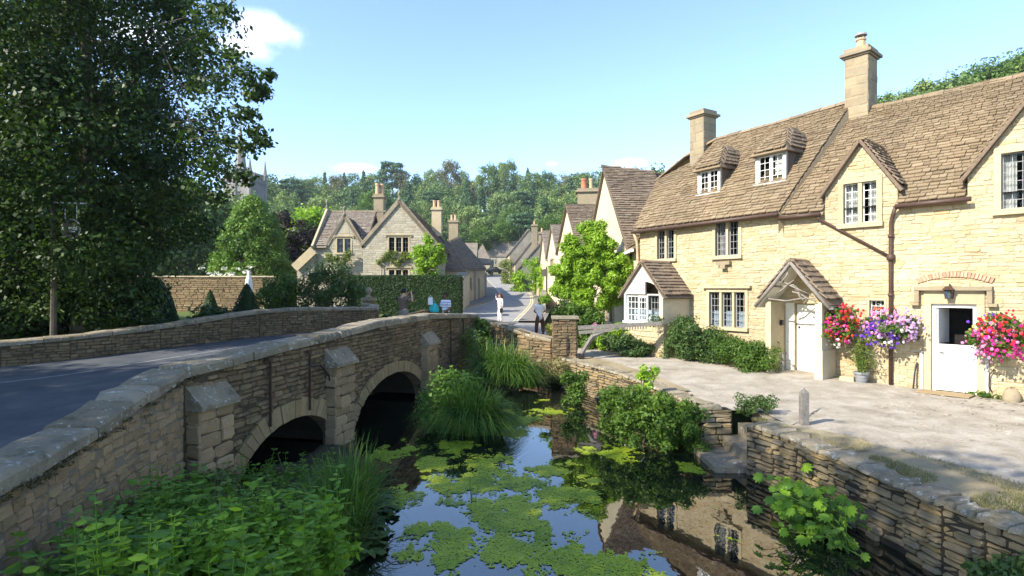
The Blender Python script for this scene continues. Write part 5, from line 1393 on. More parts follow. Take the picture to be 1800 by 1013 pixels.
# left end gable and its coping, sloping lean-to wall
fle = Fr((WX0, 46.6, 0), (0, -1, 0))
MB().prism(fle, [(0, -2), (6.25, -2), (6.25, 2.95), (3.2, 5.9), (0, 2.95)], -.3, 0).obj('gable_wall', 'limestone_grey', lh)
MB().beam((WX0 - .05, 40.05, 2.85), (WX0 - .05, 43.4, 6.05), .34, .14, up=(1, 0, 0)).obj('gable_coping', 'dressed_stone', lh)
finial((WX0 - .05, 43.2, 6.1), lh)
MB().prism(Fr((-15.2, 40.2, 0), (1, 0, 0)), [(0, -2), (1.25, -2), (1.25, 2.55), (0, 1.35)], -.5, 0).obj('buttress_wall', 'limestone_grey', lh)
MB().beam((-15.3, 40.0, 1.4), (-13.95, 40.0, 2.68), .6, .12, up=(0, -1, 0)).obj('buttress_coping', 'dressed_stone', lh)
pp = MB(); pp.tube([fwg.p(3.55, 2.9, .2), fwg.p(3.5, -1.6, .1)], .05, 6); pp.obj('downpipe', 'lead_bar', lh)
fc = Fr((-10.75, 44.2, 0), (1, 0, 0))
chimney(lh, fc, 0, .75, 4.6, 7.0, -.8, 0, [(.22, -.3), (.55, -.5)], .2, pot_mat='terracotta_pale', ph=.85, pr=.17)
fc = Fr((-7.15, 50.6, 0), (1, 0, 0))
chimney(lh, fc, 0, .85, 4.6, 6.9, -.8, 0, [(.2, -.3), (.6, -.3), (.2, -.65), (.6, -.65)], .2, mat='dressed_stone', pot_mat='terracotta_pale', ph=.6, pr=.14)

# house and barn behind it, along the street
bh, _ = house('roadside_house', 'stone house with dark roof stepping down behind the gabled house on the left', (-10.9, 68, 0), -math.pi / 2 + .03, 15.5, 5.2, 3.2, 5.7, -1.2, rng, rm='roof_tile_dark', wm='limestone_grey')
fc = Fr((-6.9, 62, 0), (1, 0, 0))
chimney(bh, fc, 0, 1.0, 4.9, 7.1, -.9, 0, [(.3, -.4), (.7, -.4)], .2, pot_mat='terracotta_pale', ph=.6, pr=.15)
bn = thing('roadside_barn', 'low tan stone outbuilding at the bend on the left of the street', 'barn', (-4.6, 50, -1.5))
Q = [V3(-5.5, 46.5, 0), V3(-3.95, 46.5, 0), V3(-2.75, 58.5, 0), V3(-6.5, 60, 0)]
for k, (zl, zr_) in enumerate(((1.55, 1.55), (1.55, 2.0), (2.0, 2.0))):
    p, q = Q[k], Q[k + 1]; L = float(np.linalg.norm(q - p)); f = Fr(p, q - p)
    wall(bn, f, [(0, -2), (L, -2), (L, zr_), (0, zl)], [(3.0, 4.0, -.2, .9), (7.4, 8.6, -1.3, .9)] if k == 1 else [], 'dressed_stone', None, rng, reveal=.2)
roof_plane(bn, V3(-6.0, 46.3, 1.4), V3(-3.8, 46.3, 1.4), V3(-5.6, 49.5, 4.0), V3(-5.9, 49.5, 4.0), 'roof_tile_dark', rng, (.2, .26), (.3, .5), cap=0, one=False, du=.05)
roof_plane(bn, V3(-3.75, 46.3, 1.4), V3(-2.55, 58.7, 1.85), V3(-6.1, 59, 4.9), V3(-5.6, 49.5, 4.0), 'roof_tile_dark', rng, (.2, .26), (.3, .5), cap=0, one=False, du=.05)
for t_ in (.02, .42, .97):
    p = Q[1] + (Q[2] - Q[1]) * t_ + V3(.12, 0, 0)
    MB().beam(p + V3(0, 0, -1.5), p + V3(0, 0, 1.55), .16, .16).obj('downpipe', 'lead_bar', bn)
gwl = thing('garden_wall_end', 'pale stone wall end at the right end of the clipped hedge', 'wall', (-4.1, 40, -1.7))
MB().hexa([(-4.35, 38.2, -2), (-3.55, 38.2, -2), (-3.35, 45, -1.6), (-4.15, 45, -1.6), (-4.35, 38.2, .35), (-3.55, 38.2, .35), (-3.35, 45, 1.15), (-4.15, 45, 1.15)]).obj('wall_face', 'limestone_grey', gwl)
MB().beam((-3.98, 38.1, .42), (-3.75, 45.1, 1.22), .9, .12).obj('coping', 'coping_stone', gwl)

# ------------------------------------------------------------------ row beyond the gable house, right of the street
def front_gable(name, label, P0, P1, zb, zf, zap, depth, rng, wm, rm, wins=(), um=None, cap=0):
    p0, p1 = V3(*P0, 0), V3(*P1, 0); L = float(np.linalg.norm(p1 - p0)); f = Fr(p0, p1 - p0)
    r = thing(name, label, 'house', (*P1, zb)); um = um or L / 2
    wall(r, f, [(0, zb - .5), (L, zb - .5), (L, zf), (um, zap), (0, zf)], [w[:4] for w in wins], wm, None, rng)
    for w in wins: window(r, f.at(0, 0, .005), *w[:4], lights=w[4], jamb=.1, mull=.08, cols=2, rows=4)
    A = f.p(L + .15, zf - .15, .15); R = f.p(um, zap + .06, .15); A2 = f.p(-.15, zf - .15, .15); d = f.N * depth
    roof_plane(r, A, A - d, R - d, R, rm, rng, (.15, .2), (.25, .45), cap=cap, one=cap > 0, minpx=6, du=.04, thick=.03, lift=.045)
    roof_plane(r, A2 - d, A2, R, R - d, rm, rng, (.15, .2), (.25, .45), cap=0, one=False, du=.04, thick=.03, lift=.045)
    MB().add([f.p(L, zb - .5, 0), f.p(L, zb - .5, -depth), f.p(L, zf, -depth), f.p(L, zf, 0)], [(0, 1, 2, 3)]).obj('side_wall', wm, r)
    MB().beam(R, R - d, .2, .12).obj('ridge', rm, r)
    return r, f
r2, f2 = front_gable('street_cottage', 'cream gabled cottage second beyond the tall gable with red chimney pot', (2.72, 33.6), (3.42, 28.9), -2.0, 2.15, 4.50, 6, rng, 'render_cream', 'roof_tile_dark', ((1.6, 3.1, .9, 2.0, 3),))
fc = Fr((3.75, 32.6, 0), (1, -.12, 0))
chimney(r2, fc, 0, 1.15, 3.2, 5.45, -.8, 0, [], .16, mat='chimney_stone')
for (u, mtl, r_) in ((.38, 'terracotta', .17), (.78, 'terracotta_pale', .11)):
    MB().lathe(fc.p(u, 5.7, -.4), [(r_, 0), (r_ * .9, .3), (r_ * .95, .5), (r_ * 1.1, .52), (r_ * 1.05, .62), (r_ * .7, .62)], 12).obj('chimney_pot', mtl, r2)
r3, _ = front_gable('street_cottage', 'narrow gabled cottage third along the right side of the street', (2.60, 41.5), (3.05, 37.6), -1.8, 2.3, 4.3, 6, rng, 'render_cream', 'roof_tile_red', ((1.2, 2.4, 1.0, 2.0, 2),))
r4, _ = front_gable('street_cottage', 'far gabled cottage fourth along the right side of the street', (2.45, 49), (2.75, 44.5), -1.5, 2.3, 4.6, 6, rng, 'render_cream', 'roof_tile_red')
# longer terraces with their near gable ends towards us, shade put into the gable colour
ra, _ = house('terrace_house', 'tall stone house with broad grey gable at the top of the street', (-1.0, 102, 0), -math.pi / 2 + .05, 12, 6.0, 5.5, 9.2, .9, rng, wins=((8.5, 9.6, 3.0, 4.2, 2), (4, 5.2, 3, 4.2, 2)), group='terrace houses up the street', wm='dressed_stone', gable_wm='limestone_shaded')
rb2, _ = house('terrace_house', 'middle stone house of the terrace with tall slim chimney', (.15, 89, 0), -math.pi / 2 + .03, 9, 5.2, 3.6, 6.9, .2, rng, wins=((6, 7, 1.8, 2.9, 2),), group='terrace houses up the street', wm='dressed_stone', gable_wm='limestone_shaded')
fc = Fr((2.75, 79.5, 0), (1, 0, 0)); chimney(rb2, fc, 0, .8, 3.5, 8.6, -.8, 0, [(.4, -.4)], .2, ph=.5)
rc_, _ = house('terrace_house', 'lowest house of the terrace with long low brown roof and climbers', (.75, 80, 0), -math.pi / 2 - .01, 13, 5.6, 2.1, 5.3, -.4, rng, rm='roof_tile_red', group='terrace houses up the street', wm='dressed_stone', gable_wm='limestone_shaded')
fc = Fr((3.3, 70, 0), (1, 0, 0)); chimney(rc_, fc, 0, .8, 4.4, 6.6, -.8, 0, [(.4, -.4)], .2, ph=.5)
# garden front walls along the right pavement
fw_ = thing('roadside_wall', 'pale sunlit garden wall along the right pavement under the climbers', 'wall', (2.0, 52, -1.3))
for (a, b, h0, h1) in (((1.85, 36.5), (2.55, 47), -.6, -.2), ((2.55, 47), (2.75, 56), -.2, .1), ((2.75, 56), (2.3, 66), .1, .9)):
    p, q = V3(*a, 0), V3(*b, 0); L = float(np.linalg.norm(q - p)); f = Fr(q, p - q)
    MB().prism(f, [(0, -2.4), (L, -2.4), (L, h0), (0, h1)], -.3, 0).obj('wall_face', 'dressed_stone', fw_)
    MB().beam(V3(a[0] + .15, a[1], h0 + .05), V3(b[0] + .15, b[1], h1 + .05), .4, .1).obj('coping', 'coping_stone', fw_)

# ------------------------------------------------------------------ market cross and house at the top of the street
mc = thing('market_cross', 'open sided market shelter with steep pyramid roof on stone posts at the street end', 'shelter', (-6.3, 118, 3))
cx, cy = -6.2, 119.5; hw = 2.3
for (sx, sy) in ((-1, -1), (1, -1), (1, 1), (-1, 1)):
    MB().beam((cx + sx * (hw - .4), cy + sy * (hw - .4), 2.3), (cx + sx * (hw - .4), cy + sy * (hw - .4), 5.1), .55).obj('post', 'limestone_grey', mc)
apx = V3(cx, cy, 9.2); zc = 4.9
cr = [V3(cx - hw, cy - hw, zc), V3(cx + hw, cy - hw, zc), V3(cx + hw, cy + hw, zc), V3(cx - hw, cy + hw, zc)]
for i in range(4):
    roof_plane(mc, cr[i], cr[(i + 1) % 4], apx + V3(.01, 0, 0), apx, 'far_roof', rng, (.22, .28), (.4, .6), cap=0, one=False, du=.06, thick=.05, lift=.06)
MB().lathe((cx, cy, 2.5), [(.8, 0), (.8, .5), (.4, .55), (.3, 2.2)], 8).obj('cross_base', 'limestone_grey', mc)
eh, _ = house('end_house', 'long stone house with dark roof closing the street end', (-12, 127, 0), 0.0, 14, 6, 7.2, 10.6, 3.5, rng, wins=((7.5, 8.6, 5.2, 6.4, 2), (10.5, 11.6, 5.2, 6.4, 2)), gable_wm='limestone_shaded')  # end gable in the stone with shade in its colour
fc = Fr((-5.6, 129.5, 0), (1, 0, 0)); chimney(eh, fc, 0, 1.2, 9.8, 12.0, -1, 0, [(.35, -.4), (.8, -.4)], .2, ph=.5, mat='render_pale')
e2, _ = house('end_house', 'stone house with shallow roof left of the market shelter', (-19, 112, 0), 0.02, 12, 6, 5.6, 9.0, 3.0, rng, wins=((9, 10, 3.8, 5.0, 2),))
bl, _ = house('churchyard_building', 'low grey roofed building seen between the trees behind the gabled house', (-40, 84, 0), .05, 14, 7, 6.2, 9.6, 0, rng, cat='building')

# ------------------------------------------------------------------ church tower
ch = thing('church_tower', 'grey stone church tower with pinnacles rising behind the trees on the left', 'church', (-51, 112, 2))
fx = Fr((-55.9, 110, 0), (1, -.12, 0))
bw_ = (2.1, 3.6, 15.4, 18.6)
wall(ch, fx, [(0, 0), (5.7, 0), (5.7, 21.6), (0, 21.6)], [bw_], 'church_stone', None, rng, reveal=.5)
MB().prism(fx, [(2.0, 18.6), (3.7, 18.6), (2.85, 20.0)], -.05, .08).obj('window_head', 'church_stone', ch)
for x in (2.55, 3.1): MB().box(fx, x, x + .12, 15.4, 18.6, -.3, -.1).obj('mullion', 'church_stone', ch)
MB().box(fx, 0.01, 5.69, 0, 21.5, -5.7, -.55).obj('tower_body', 'church_stone', ch)
for z in (14.6, 20.6): MB().box(fx, -.15, 5.85, z, z + .3, -5.85, .15).obj('string_course', 'church_stone', ch)
for i in range(6):
    for (w0, w1) in ((-.35, .1), (-5.8, -5.35)):
        MB().box(fx, .3 + i * .9, .8 + i * .9, 21.6, 22.5, w0, w1).obj('merlon', 'church_stone', ch)
    MB().box(fx, 5.35, 5.8, 21.6, 22.5, -.8 - i * .9, -.3 - i * .9).obj('merlon', 'church_stone', ch)
for (u, w, h, r) in ((5.5, -.1, 25.2, .42), (5.5, -5.4, 25.6, .42), (.2, -5.4, 25.0, .42), (2.6, .05, 24.0, .3)):
    p = fx.p(u, 0, w)
    MB().lathe((p[0], p[1], 0), [(r, 14.0), (r, 22.4), (r * 1.25, 22.5), (r * .95, 22.8), (.06, h), (.01, h + .2)], 8).obj('pinnacle', 'church_stone', ch)
p = fx.p(2.9, 0, -1.2)
MB().lathe((p[0], p[1], 0), [(1.25, 10), (1.25, 22.8), (1.45, 23.0), (1.15, 23.4), (.12, 31.6), (.02, 32)], 8).obj('stair_turret', 'church_stone', ch)
MB().box(fx, -14, -.2, 0, 9.5, -8, -1).obj('nave', 'church_stone', ch)
# ------------------------------------------------------------------ trees
def make_tree(name, label, base, H_, crown_c, crown_r, nb, br, per, leaf, mat, seed, trunk=.3, nl=14, group=None, shell=.35, bark='bark', zmin=None, wr=.62, cat='tree', extra=None, up=.35, flat=.75, clear=()):
    rg = np.random.default_rng(seed)
    r = thing(name, label, cat, base, group)
    cc = np.array(base) + np.array(crown_c)
    bl = clusters(cc, crown_r, nb, br, rg, shell, flat, zmin)
    for (x0, x1, z0, z1, y1) in clear:      # open gap in the boughs in front of the sign
        bl = [b for b in bl if not (b[0][1] < y1 and x0 < b[0][0] / b[0][1] < x1 and z0 < b[0][2] / b[0][1] < z1)]
    ex = [(np.array(p, float), q) for p, q in (extra or [])]
    top = np.array(base) + np.array([crown_c[0] * .8, crown_c[1] * .8, H_])
    limbs(np.array(base) - V3(0, 0, .4), top, trunk, ex + bl if not ex else ex + bl[:30], rg, nl).obj('trunk', bark, r, smooth=True)
    leafy('crown', r, bl, per, leaf, mat, rg, wr=wr, up=up)
    if ex: leafy('bough', r, ex, 170, leaf * 1.05, mat, rg, wr=wr, up=up, shell=.05)
    return r
def copy_tree(o, loc, rz, s, label=None, group=None):
    c = o.copy(); COL.objects.link(c); c.location = loc; c.rotation_euler = (0, 0, rz); c.scale = s if not np.isscalar(s) else (s, s, s)
    if label: c['label'] = label
    if group: c['group'] = group
    for ch_ in list(o.children):
        k = ch_.copy(); COL.objects.link(k); k.parent = c
    return c
# the tree whose boughs hang over the garden at upper left
ext = []
rg = np.random.default_rng(8)
for (px, py, D, b) in ((400, 40, 15.5, .55), (372, 20, 15.8, .6), (410, 95, 15.5, .40), (440, 140, 15.4, .42), (462, 158, 15.4, .28), (472, 132, 15.3, .20), (448, 168, 15.4, .28), (425, 128, 15.5, .45), (390, 150, 15.8, .6), (420, 205, 15.6, .42), (450, 232, 15.5, .36), (465, 250, 15.5, .24), (436, 260, 15.6, .36), (405, 250, 15.7, .5), (400, 300, 15.8, .5), (430, 312, 15.7, .33), (375, 290, 16, .6), (360, 330, 16, .55), (380, 200, 16, .6), (365, 90, 16, .6), (350, 150, 16, .7), (440, 200, 15.6, .25), (335, 240, 16, .7), (395, 15, 15.6, .4), (352, 60, 15.9, .6), (380, 345, 16.2, .45)):
    ext.append((((px - 900) / 1000 * D, D, (506.5 - py) / 1000 * D), (b * 1.15, b * 1.3, b * .8)))
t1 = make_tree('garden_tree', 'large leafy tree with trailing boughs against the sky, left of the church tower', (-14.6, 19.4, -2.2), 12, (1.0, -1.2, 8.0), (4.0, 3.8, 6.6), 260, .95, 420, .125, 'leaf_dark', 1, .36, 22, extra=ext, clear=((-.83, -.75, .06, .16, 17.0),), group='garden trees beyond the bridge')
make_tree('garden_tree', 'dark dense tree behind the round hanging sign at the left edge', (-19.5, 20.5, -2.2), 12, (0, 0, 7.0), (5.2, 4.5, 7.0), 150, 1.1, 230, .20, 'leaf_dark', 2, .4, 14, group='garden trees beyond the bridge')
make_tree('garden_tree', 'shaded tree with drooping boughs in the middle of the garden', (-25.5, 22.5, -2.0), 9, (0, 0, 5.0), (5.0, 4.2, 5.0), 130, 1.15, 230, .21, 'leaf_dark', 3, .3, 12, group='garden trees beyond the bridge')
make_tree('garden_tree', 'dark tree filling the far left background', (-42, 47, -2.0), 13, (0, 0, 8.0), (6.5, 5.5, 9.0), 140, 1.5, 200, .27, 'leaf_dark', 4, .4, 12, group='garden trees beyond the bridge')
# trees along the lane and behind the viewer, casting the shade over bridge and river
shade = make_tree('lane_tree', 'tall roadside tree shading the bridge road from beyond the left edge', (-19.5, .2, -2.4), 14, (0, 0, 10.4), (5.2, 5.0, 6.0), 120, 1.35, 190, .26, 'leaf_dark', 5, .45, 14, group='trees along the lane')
for (x, y, s, z, rz) in ((-11.4, -2.0, .86, -2.6, 2.0), (-26, .5, 1.12, -2.4, 1.0), (-33, -1, 1.1, -2.4, 3.0), (-28, 16.5, 1.05, -2.2, .9), (-36, 15.5, 1.2, -2.2, 2.9)):
    copy_tree(shade, (x, y, z), rz, s)
# yew and dark beech in the garden
def cone_blobs(base, H_, R, n, b, rg, p=.8):
    out = []
    for _ in range(n):
        f = rg.random() ** 1.25; a = rg.random() * 6.283; rr = R * ((1 - f) ** p) * (.72 + .3 * rg.random())
        rr *= min(1, .55 + f * 3)
        out.append((np.array(base) + V3(math.cos(a) * rr, math.sin(a) * rr, f * H_), (b, b, b * 1.05)))
    return out
def shaped(name, label, base, blobs, per, leaf, mat, seed, cat, trunk=.2, th=2.0, group=None, nl=8, up=.3, wr=.6, shell=.5):
    rg = np.random.default_rng(seed); r = thing(name, label, cat, base, group)
    limbs(base, np.array(base) + V3(0, 0, th), trunk, blobs, rg, nl, .02).obj('trunk', 'bark', r, smooth=True)
    leafy('crown', r, blobs, per, leaf, mat, rg, up=up, wr=wr, shell=shell)
    return r
rg = np.random.default_rng(12)
shaped('yew_tree', 'broad conical bright green yew left of the gabled house', (-20.5, 45, -1.6), cone_blobs((-20.5, 45, -1.3), 8.2, 3.7, 360, .52, rg, .55), 200, .16, 'leaf_yew', 13, 'tree', .3, 5)
shaped('beech_tree', 'dark purple beech between the yew and the gabled house', (-20.2, 51, -1.4), clusters((-20.2, 51, 2.8), (3.8, 2.8, 4.2), 120, .9, rg), 150, .24, 'leaf_purple', 14, 'tree', .3, 4)
shaped('small_tree', 'fresh green young tree showing over the left roof end', (-19.5, 55, -1), clusters((-19.5, 55, 5.0), (2.6, 2.4, 2.6), 60, .8, rg), 110, .3, 'leaf_bright', 15, 'tree', .2, 5)
shaped('small_tree', 'bright green small tree in front of the main gable above the hedge', (-5.4, 36.6, -1.6), clusters((-5.4, 36.6, 1.95), (.95, .9, 1.15), 34, .42, rg) + [(V3(-4.6, 36.6, 2.1), (.4, .4, .35)), (V3(-6.05, 36.6, 2.4), (.35, .3, .4)), (V3(-5.5, 36.6, 3.2), (.3, .3, .4)), (V3(-5.0, 36.5, 1.0), (.6, .5, .5)), (V3(-5.9, 36.5, 1.1), (.5, .5, .5))], 110, .17, 'leaf_bright', 16, 'tree', .1, 3)
# climbers on the gabled house
for (x0, x1, z, lab, sd) in ((-12.9, -11.4, 2.05, 'thin wisteria trained under the small left gable window', 17), (-9.2, -7.2, 2.05, 'thin yellowish wisteria trained across the main gable', 18)):
    rg = np.random.default_rng(sd); bl = [(V3(x0 + (x1 - x0) * t + rg.normal() * .1, 39.85, z + .28 * math.sin(t * 9) + rg.normal() * .16), (.32, .16, .24)) for t in np.linspace(0, 1, 12)]
    r = thing('climber', lab, 'climber', (x0, 39.9, -1.5)); MB().tube([(x0, 39.88, -1.5), (x0 + .1, 39.88, z), (x1, 39.88, z + .05)], .03, 5).obj('stem', 'bark', r)
    leafy('foliage', r, bl, 90, .13, 'leaf_climber', rg)
# clipped hedge in front of the gabled house
hg = thing('clipped_hedge', 'tall clipped dark green hedge with flat top in front of the gabled house', 'hedge', (-6.3, 35, -1.6))
hx0, hx1, hy, hz0, hz1 = -9.9, -3.1, 34.2, -1.9, .72
MB().box(Fr((hx0, hy, 0), (1, 0, 0)), 0, hx1 - hx0, hz0, hz1 - .06, -1.3, -.06).obj('core', 'leaf_hedge', hg)
rg = np.random.default_rng(19); n = 26000
u = rg.random(n); C = np.stack([hx0 + u * (hx1 - hx0), np.full(n, hy) + rg.normal(size=n) * .035, hz0 + rg.random(n) * (hz1 - hz0)], 1)
N_ = np.tile(V3(0, -1, .25), (n, 1)) + rg.normal(size=(n, 3)) * .45
n2 = 9000; C2 = np.stack([hx0 + rg.random(n2) * (hx1 - hx0), hy + rg.random(n2) * 1.35, hz1 + rg.normal(size=n2) * .03], 1); N2 = np.tile(V3(0, 0, 1), (n2, 1)) + rg.normal(size=(n2, 3)) * .4
n3 = 4000; C3 = np.stack([hx1 + rg.normal(size=n3) * .03, hy + rg.random(n3) * 1.35, hz0 + rg.random(n3) * (hz1 - hz0)], 1); N3 = np.tile(V3(1, 0, .2), (n3, 1)) + rg.normal(size=(n3, 3)) * .4
V_, F_ = leaves(np.concatenate([C, C2, C3]), np.concatenate([N_, N2, N3]), .085, .6, rg)
obj('foliage', V_, F_, 'leaf_hedge', hg)
# garden: shrubs, topiary, wall, parasol, chairs
def bush(name, label, base, c, r, nb, b, per, leaf, mat, seed, group=None, cat='shrub', up=.35, wr=.62, ovate=False, flat=.8, stem='bark', extra=None):
    rg = np.random.default_rng(seed); rt = thing(name, label, cat, base, group)
    bl = clusters(c, r, nb, b, rg, .4, flat)
    if extra: bl += extra
    limbs(base, np.array(c), .05, bl, rg, min(12, nb), .012, .1).obj('stems', stem, rt)
    leafy('foliage', rt, bl, per, leaf, mat, rg, up=up, wr=wr, ovate=ovate)
    return rt
bush('round_shrub', 'round green shrub left of the wide grey-green shrub in the garden', (-10.9, 27.0, -1.9), (-10.9, 27.0, -.35), (1.0, .9, 1.15), 50, .38, 170, .11, 'leaf_mid', 30)
bush('wide_shrub', 'wide grey-green shrub beside the ball-topped gatepost', (-8.55, 27.0, -1.9), (-8.55, 27.0, -.25), (1.45, 1.0, 1.45), 80, .42, 190, .09, 'leaf_shrub', 31)
bush('low_shrub', 'blue-green leafy border shrub beside the pointed topiary', (-13.2, 25.0, -2.0), (-13.2, 25.0, -1.4), (.9, .7, .5), 30, .4, 150, .12, 'leaf_shrub', 32)
bush('low_shrub', 'dark understory shrub behind the parapet below the hanging sign', (-15.2, 19.0, -2.1), (-15.2, 19.0, -.9), (2.2, 1.2, 1.5), 60, .55, 170, .14, 'leaf_dark', 33)
bush('low_shrub', 'dark understory shrub at the far left behind the parapet', (-18.4, 16.6, -2.1), (-18.4, 16.6, -.7), (2.0, 1.3, 1.7), 60, .55, 170, .14, 'leaf_dark', 34)
bush('low_shrub', 'dark low bush behind the parapet left of the small topiary', (-14.6, 21.4, -2.1), (-14.6, 21.4, -1.2), (1.7, 1.0, 1.0), 50, .5, 150, .12, 'leaf_dark', 35)
bush('low_shrub', 'low border plant behind the parapet near the tall topiary', (-11.0, 22.6, -2.0), (-11.0, 22.6, -1.6), (1.4, .6, .4), 30, .36, 140, .1, 'leaf_shrub', 36)
bush('low_shrub', 'dense shaded bush between the sign pole and the parapet kink', (-16.6, 20.5, -2.1), (-16.6, 20.5, -.3), (1.9, 1.2, 1.9), 70, .55, 180, .13, 'leaf_dark', 43)
bush('low_shrub', 'tall shaded bush behind the parapet under the trailing boughs', (-12.9, 19.6, -2.1), (-13.4, 19.6, -.6), (1.3, .9, 1.3), 50, .48, 170, .12, 'leaf_dark', 44)
bush('flower_shrub', 'white flowering shrub over the garden wall', (-19.7, 39.5, -1.7), (-19.7, 39.5, .35), (1.6, 1.0, .9), 40, .4, 120, .16, 'leaf_mid', 37)
rgx = np.random.default_rng(38)
fs_ = [o for o in COL.objects if o.name.startswith('flower_shrub')][0]
leafy('blossom', fs_, [(V3(-19.7 + rgx.normal() * 1.0, 39.0 + rgx.normal() * .3, 1.0 + rgx.normal() * .22), (.28, .2, .1)) for _ in range(16)], 26, .11, 'petal_white', rgx, up=.9)
def topiary(label, x, y, zb, h, r, seed):
    rg = np.random.default_rng(seed); rt = thing('topiary', label, 'topiary', (x, y, zb), 'clipped yew topiary in the garden')
    n = 5000; f = rg.random(n) ** 1.4; a = rg.random(n) * 6.283; rr = r * (1 - f) ** .75 * (1 + .03 * rg.normal(size=n))
    C = np.stack([x + np.cos(a) * rr, y + np.sin(a) * rr, zb + .1 + f * h], 1); N_ = np.stack([np.cos(a), np.sin(a), np.full(n, .4)], 1) + rg.normal(size=(n, 3)) * .4
    V_, F_ = leaves(C, N_, .08, .6, rg); obj('foliage', V_, F_, 'leaf_hedge', rt)
    MB().lathe((x, y, zb), [(r * .9, .1), (r * .62, .42 * h), (r * .3, .75 * h), (.03, .97 * h)], 14).obj('core', 'leaf_hedge', rt)
    MB().tube([(x, y, zb - .1), (x, y, zb + .15)], .06, 6).obj('trunk', 'bark', rt)
topiary('pointed clipped topiary cone in front of the white parasol', -11.65, 25.0, -1.95, 2.05, .85, 40)
topiary('small dark topiary cone near the garden tree trunk', -14.2, 23.5, -1.95, 1.75, .5, 41)
topiary('far small topiary cone against the garden wall', -17.5, 33, -1.8, 1.6, .55, 42)
rng = random.Random(77)
gw = thing('garden_wall', 'long old stone garden wall behind the lawn chairs', 'wall', (-20, 38, -1.8))
f = Fr((-27, 37.0, 0), (11.4, 1.2, 0)); L = 11.5
MB().prism(f, [(0, -2.2), (L, -2.2), (L, .72), (0, .72)], -.4, 0).obj('core', 'bridge_mortar', gw)
pieces(gw, 'stone', field(lambda u, v: u > 0, 0, L, -1.9, .72, (.1, .16), (.25, .6), rng), f, 'buttress_stone', rng, 'stone', .08, (0, .03), .015, 120, 8)
coping(gw, [f.p(0, .80, 0), f.p(L, .80, 0)], .45, .06, .08, (.6, .9), rng, 'dressed_stone')
ps = thing('parasol', 'closed white garden parasol in front of the garden wall', 'parasol', (-14.9, 32.2, -1.8))
MB().tube([(-14.9, 32.2, -1.8), (-14.9, 32.2, .85)], .03, 8).obj('pole', 'wood_pale', ps)
MB().lathe((-14.9, 32.2, -1.0), [(.16, 0), (.24, .12), (.25, .5), (.22, 1.0), (.17, 1.45), (.06, 1.85), (.02, 1.95)], 10).obj('canopy', 'canvas_white', ps)
MB().lathe((-14.9, 32.2, -1.8), [(.3, 0), (.3, .08), (.06, .12)], 12).obj('base', 'pot_grey', ps)
def lawn_chair(label, x, y, z, rz):
    r = thing('garden_chair', label, 'chair', (x, y, z), 'white garden chairs on the lawn')
    c, s_ = math.cos(rz), math.sin(rz); f = Fr((x, y, z), (c, s_, 0))
    MB().box(f, -.28, .28, .40, .45, -.5, 0).obj('seat', 'canvas_white', r)
    for k in range(5): MB().box(f, -.27 + k * .115, -.18 + k * .115, .45, 1.12, -.54, -.5).obj('back_slat', 'canvas_white', r)
    for (a, b) in ((-.27, -.03), (.23, -.03), (-.27, -.5), (.23, -.5)): MB().box(f, a, a + .045, 0, .40, b - .02, b + .025).obj('leg', 'canvas_white', r)
    for a in (-.3, .26): MB().box(f, a, a + .045, .62, .66, -.5, .02).obj('armrest', 'canvas_white', r)
lawn_chair('white garden chair left of the topiary cone', -15.45, 32.6, -1.5, -.3)
lawn_chair('white garden chair right of the topiary cone', -14.15, 32.9, -1.5, .3)
tb = thing('garden_table', 'white round garden table under the parasol', 'table', (-14.9, 32.2, -1.85))
MB().lathe((-14.9, 32.2, -1.85), [(.05, .02), (.05, .7), (.5, .71), (.5, .75)], 14).obj('table_top', 'canvas_white', tb)

# ------------------------------------------------------------------ hill trees
def variant(seed, kind, mat):
    rg = np.random.default_rng(seed)
    if kind == 'conifer':
        bl = []
        for f in np.linspace(.10, .98, 24):
            for a in np.arange(0, 6.283, .75 if f < .6 else 1.3):
                rr = 4.0 * (1 - f) ** .85 + .1
                bl.append((V3(math.cos(a + f * 9) * rr * rg.uniform(.5, 1), math.sin(a + f * 9) * rr * rg.uniform(.5, 1), f * 15 - .12 * rr + rg.normal() * .2), (1.0 * (1 - f * .7), 1.0 * (1 - f * .7), .5 + .2 * f)))
        per = 26; top = 15
    elif kind == 'cedar':
        bl = []
        for z in (5, 6.8, 8.5, 10, 11.4, 12.6):
            R_ = 4.2 * (1 - ((z - 7) / 9) ** 2)
            for a in np.arange(0, 6.283, .6):
                q = rg.uniform(.3, 1); bl.append((V3(math.cos(a + z) * R_ * q, math.sin(a + z) * R_ * q, z + rg.normal() * .2), (1.2, 1.2, .35)))
        per = 60; top = 12
    elif kind == 'tall':
        bl = clusters((0, 0, 10.5), (3.0, 3.0, 5.2), 60, 1.25, rg, .3, .85); per = 60; top = 12
    else:
        bl = clusters((0, 0, 7.5), (4.4, 4.4, 4.8), 75, 1.45, rg, .4, .8); per = 62; top = 9
    V_, F_ = leaves(*blob_points(bl, per, rg, .5, .35), .42 * (1 + .3 * rg.random(per * len(bl))), .65, rg)
    crown = mk_mesh('crown', V_, F_, mat)
    mb = limbs((0, 0, -1), (0, 0, top), .32, bl, rg, 10, .06, n=6)
    trunk = mk_mesh('trunk', mb.V, mb.F, 'bark_pale')
    return crown, trunk
VAR = {'round': [variant(100, 'round', 'leaf_far'), variant(101, 'round', 'leaf_far_pale'), variant(102, 'round', 'leaf_far')], 'tall': [variant(103, 'tall', 'leaf_far_pale'), variant(104, 'tall', 'leaf_far_olive'), variant(105, 'tall', 'leaf_far')],
       'conifer': [variant(106, 'conifer', 'leaf_far_conifer'), variant(107, 'conifer', 'leaf_far_conifer')], 'cedar': [variant(108, 'cedar', 'leaf_far_conifer')], 'bright': [variant(109, 'round', 'leaf_mid')]}
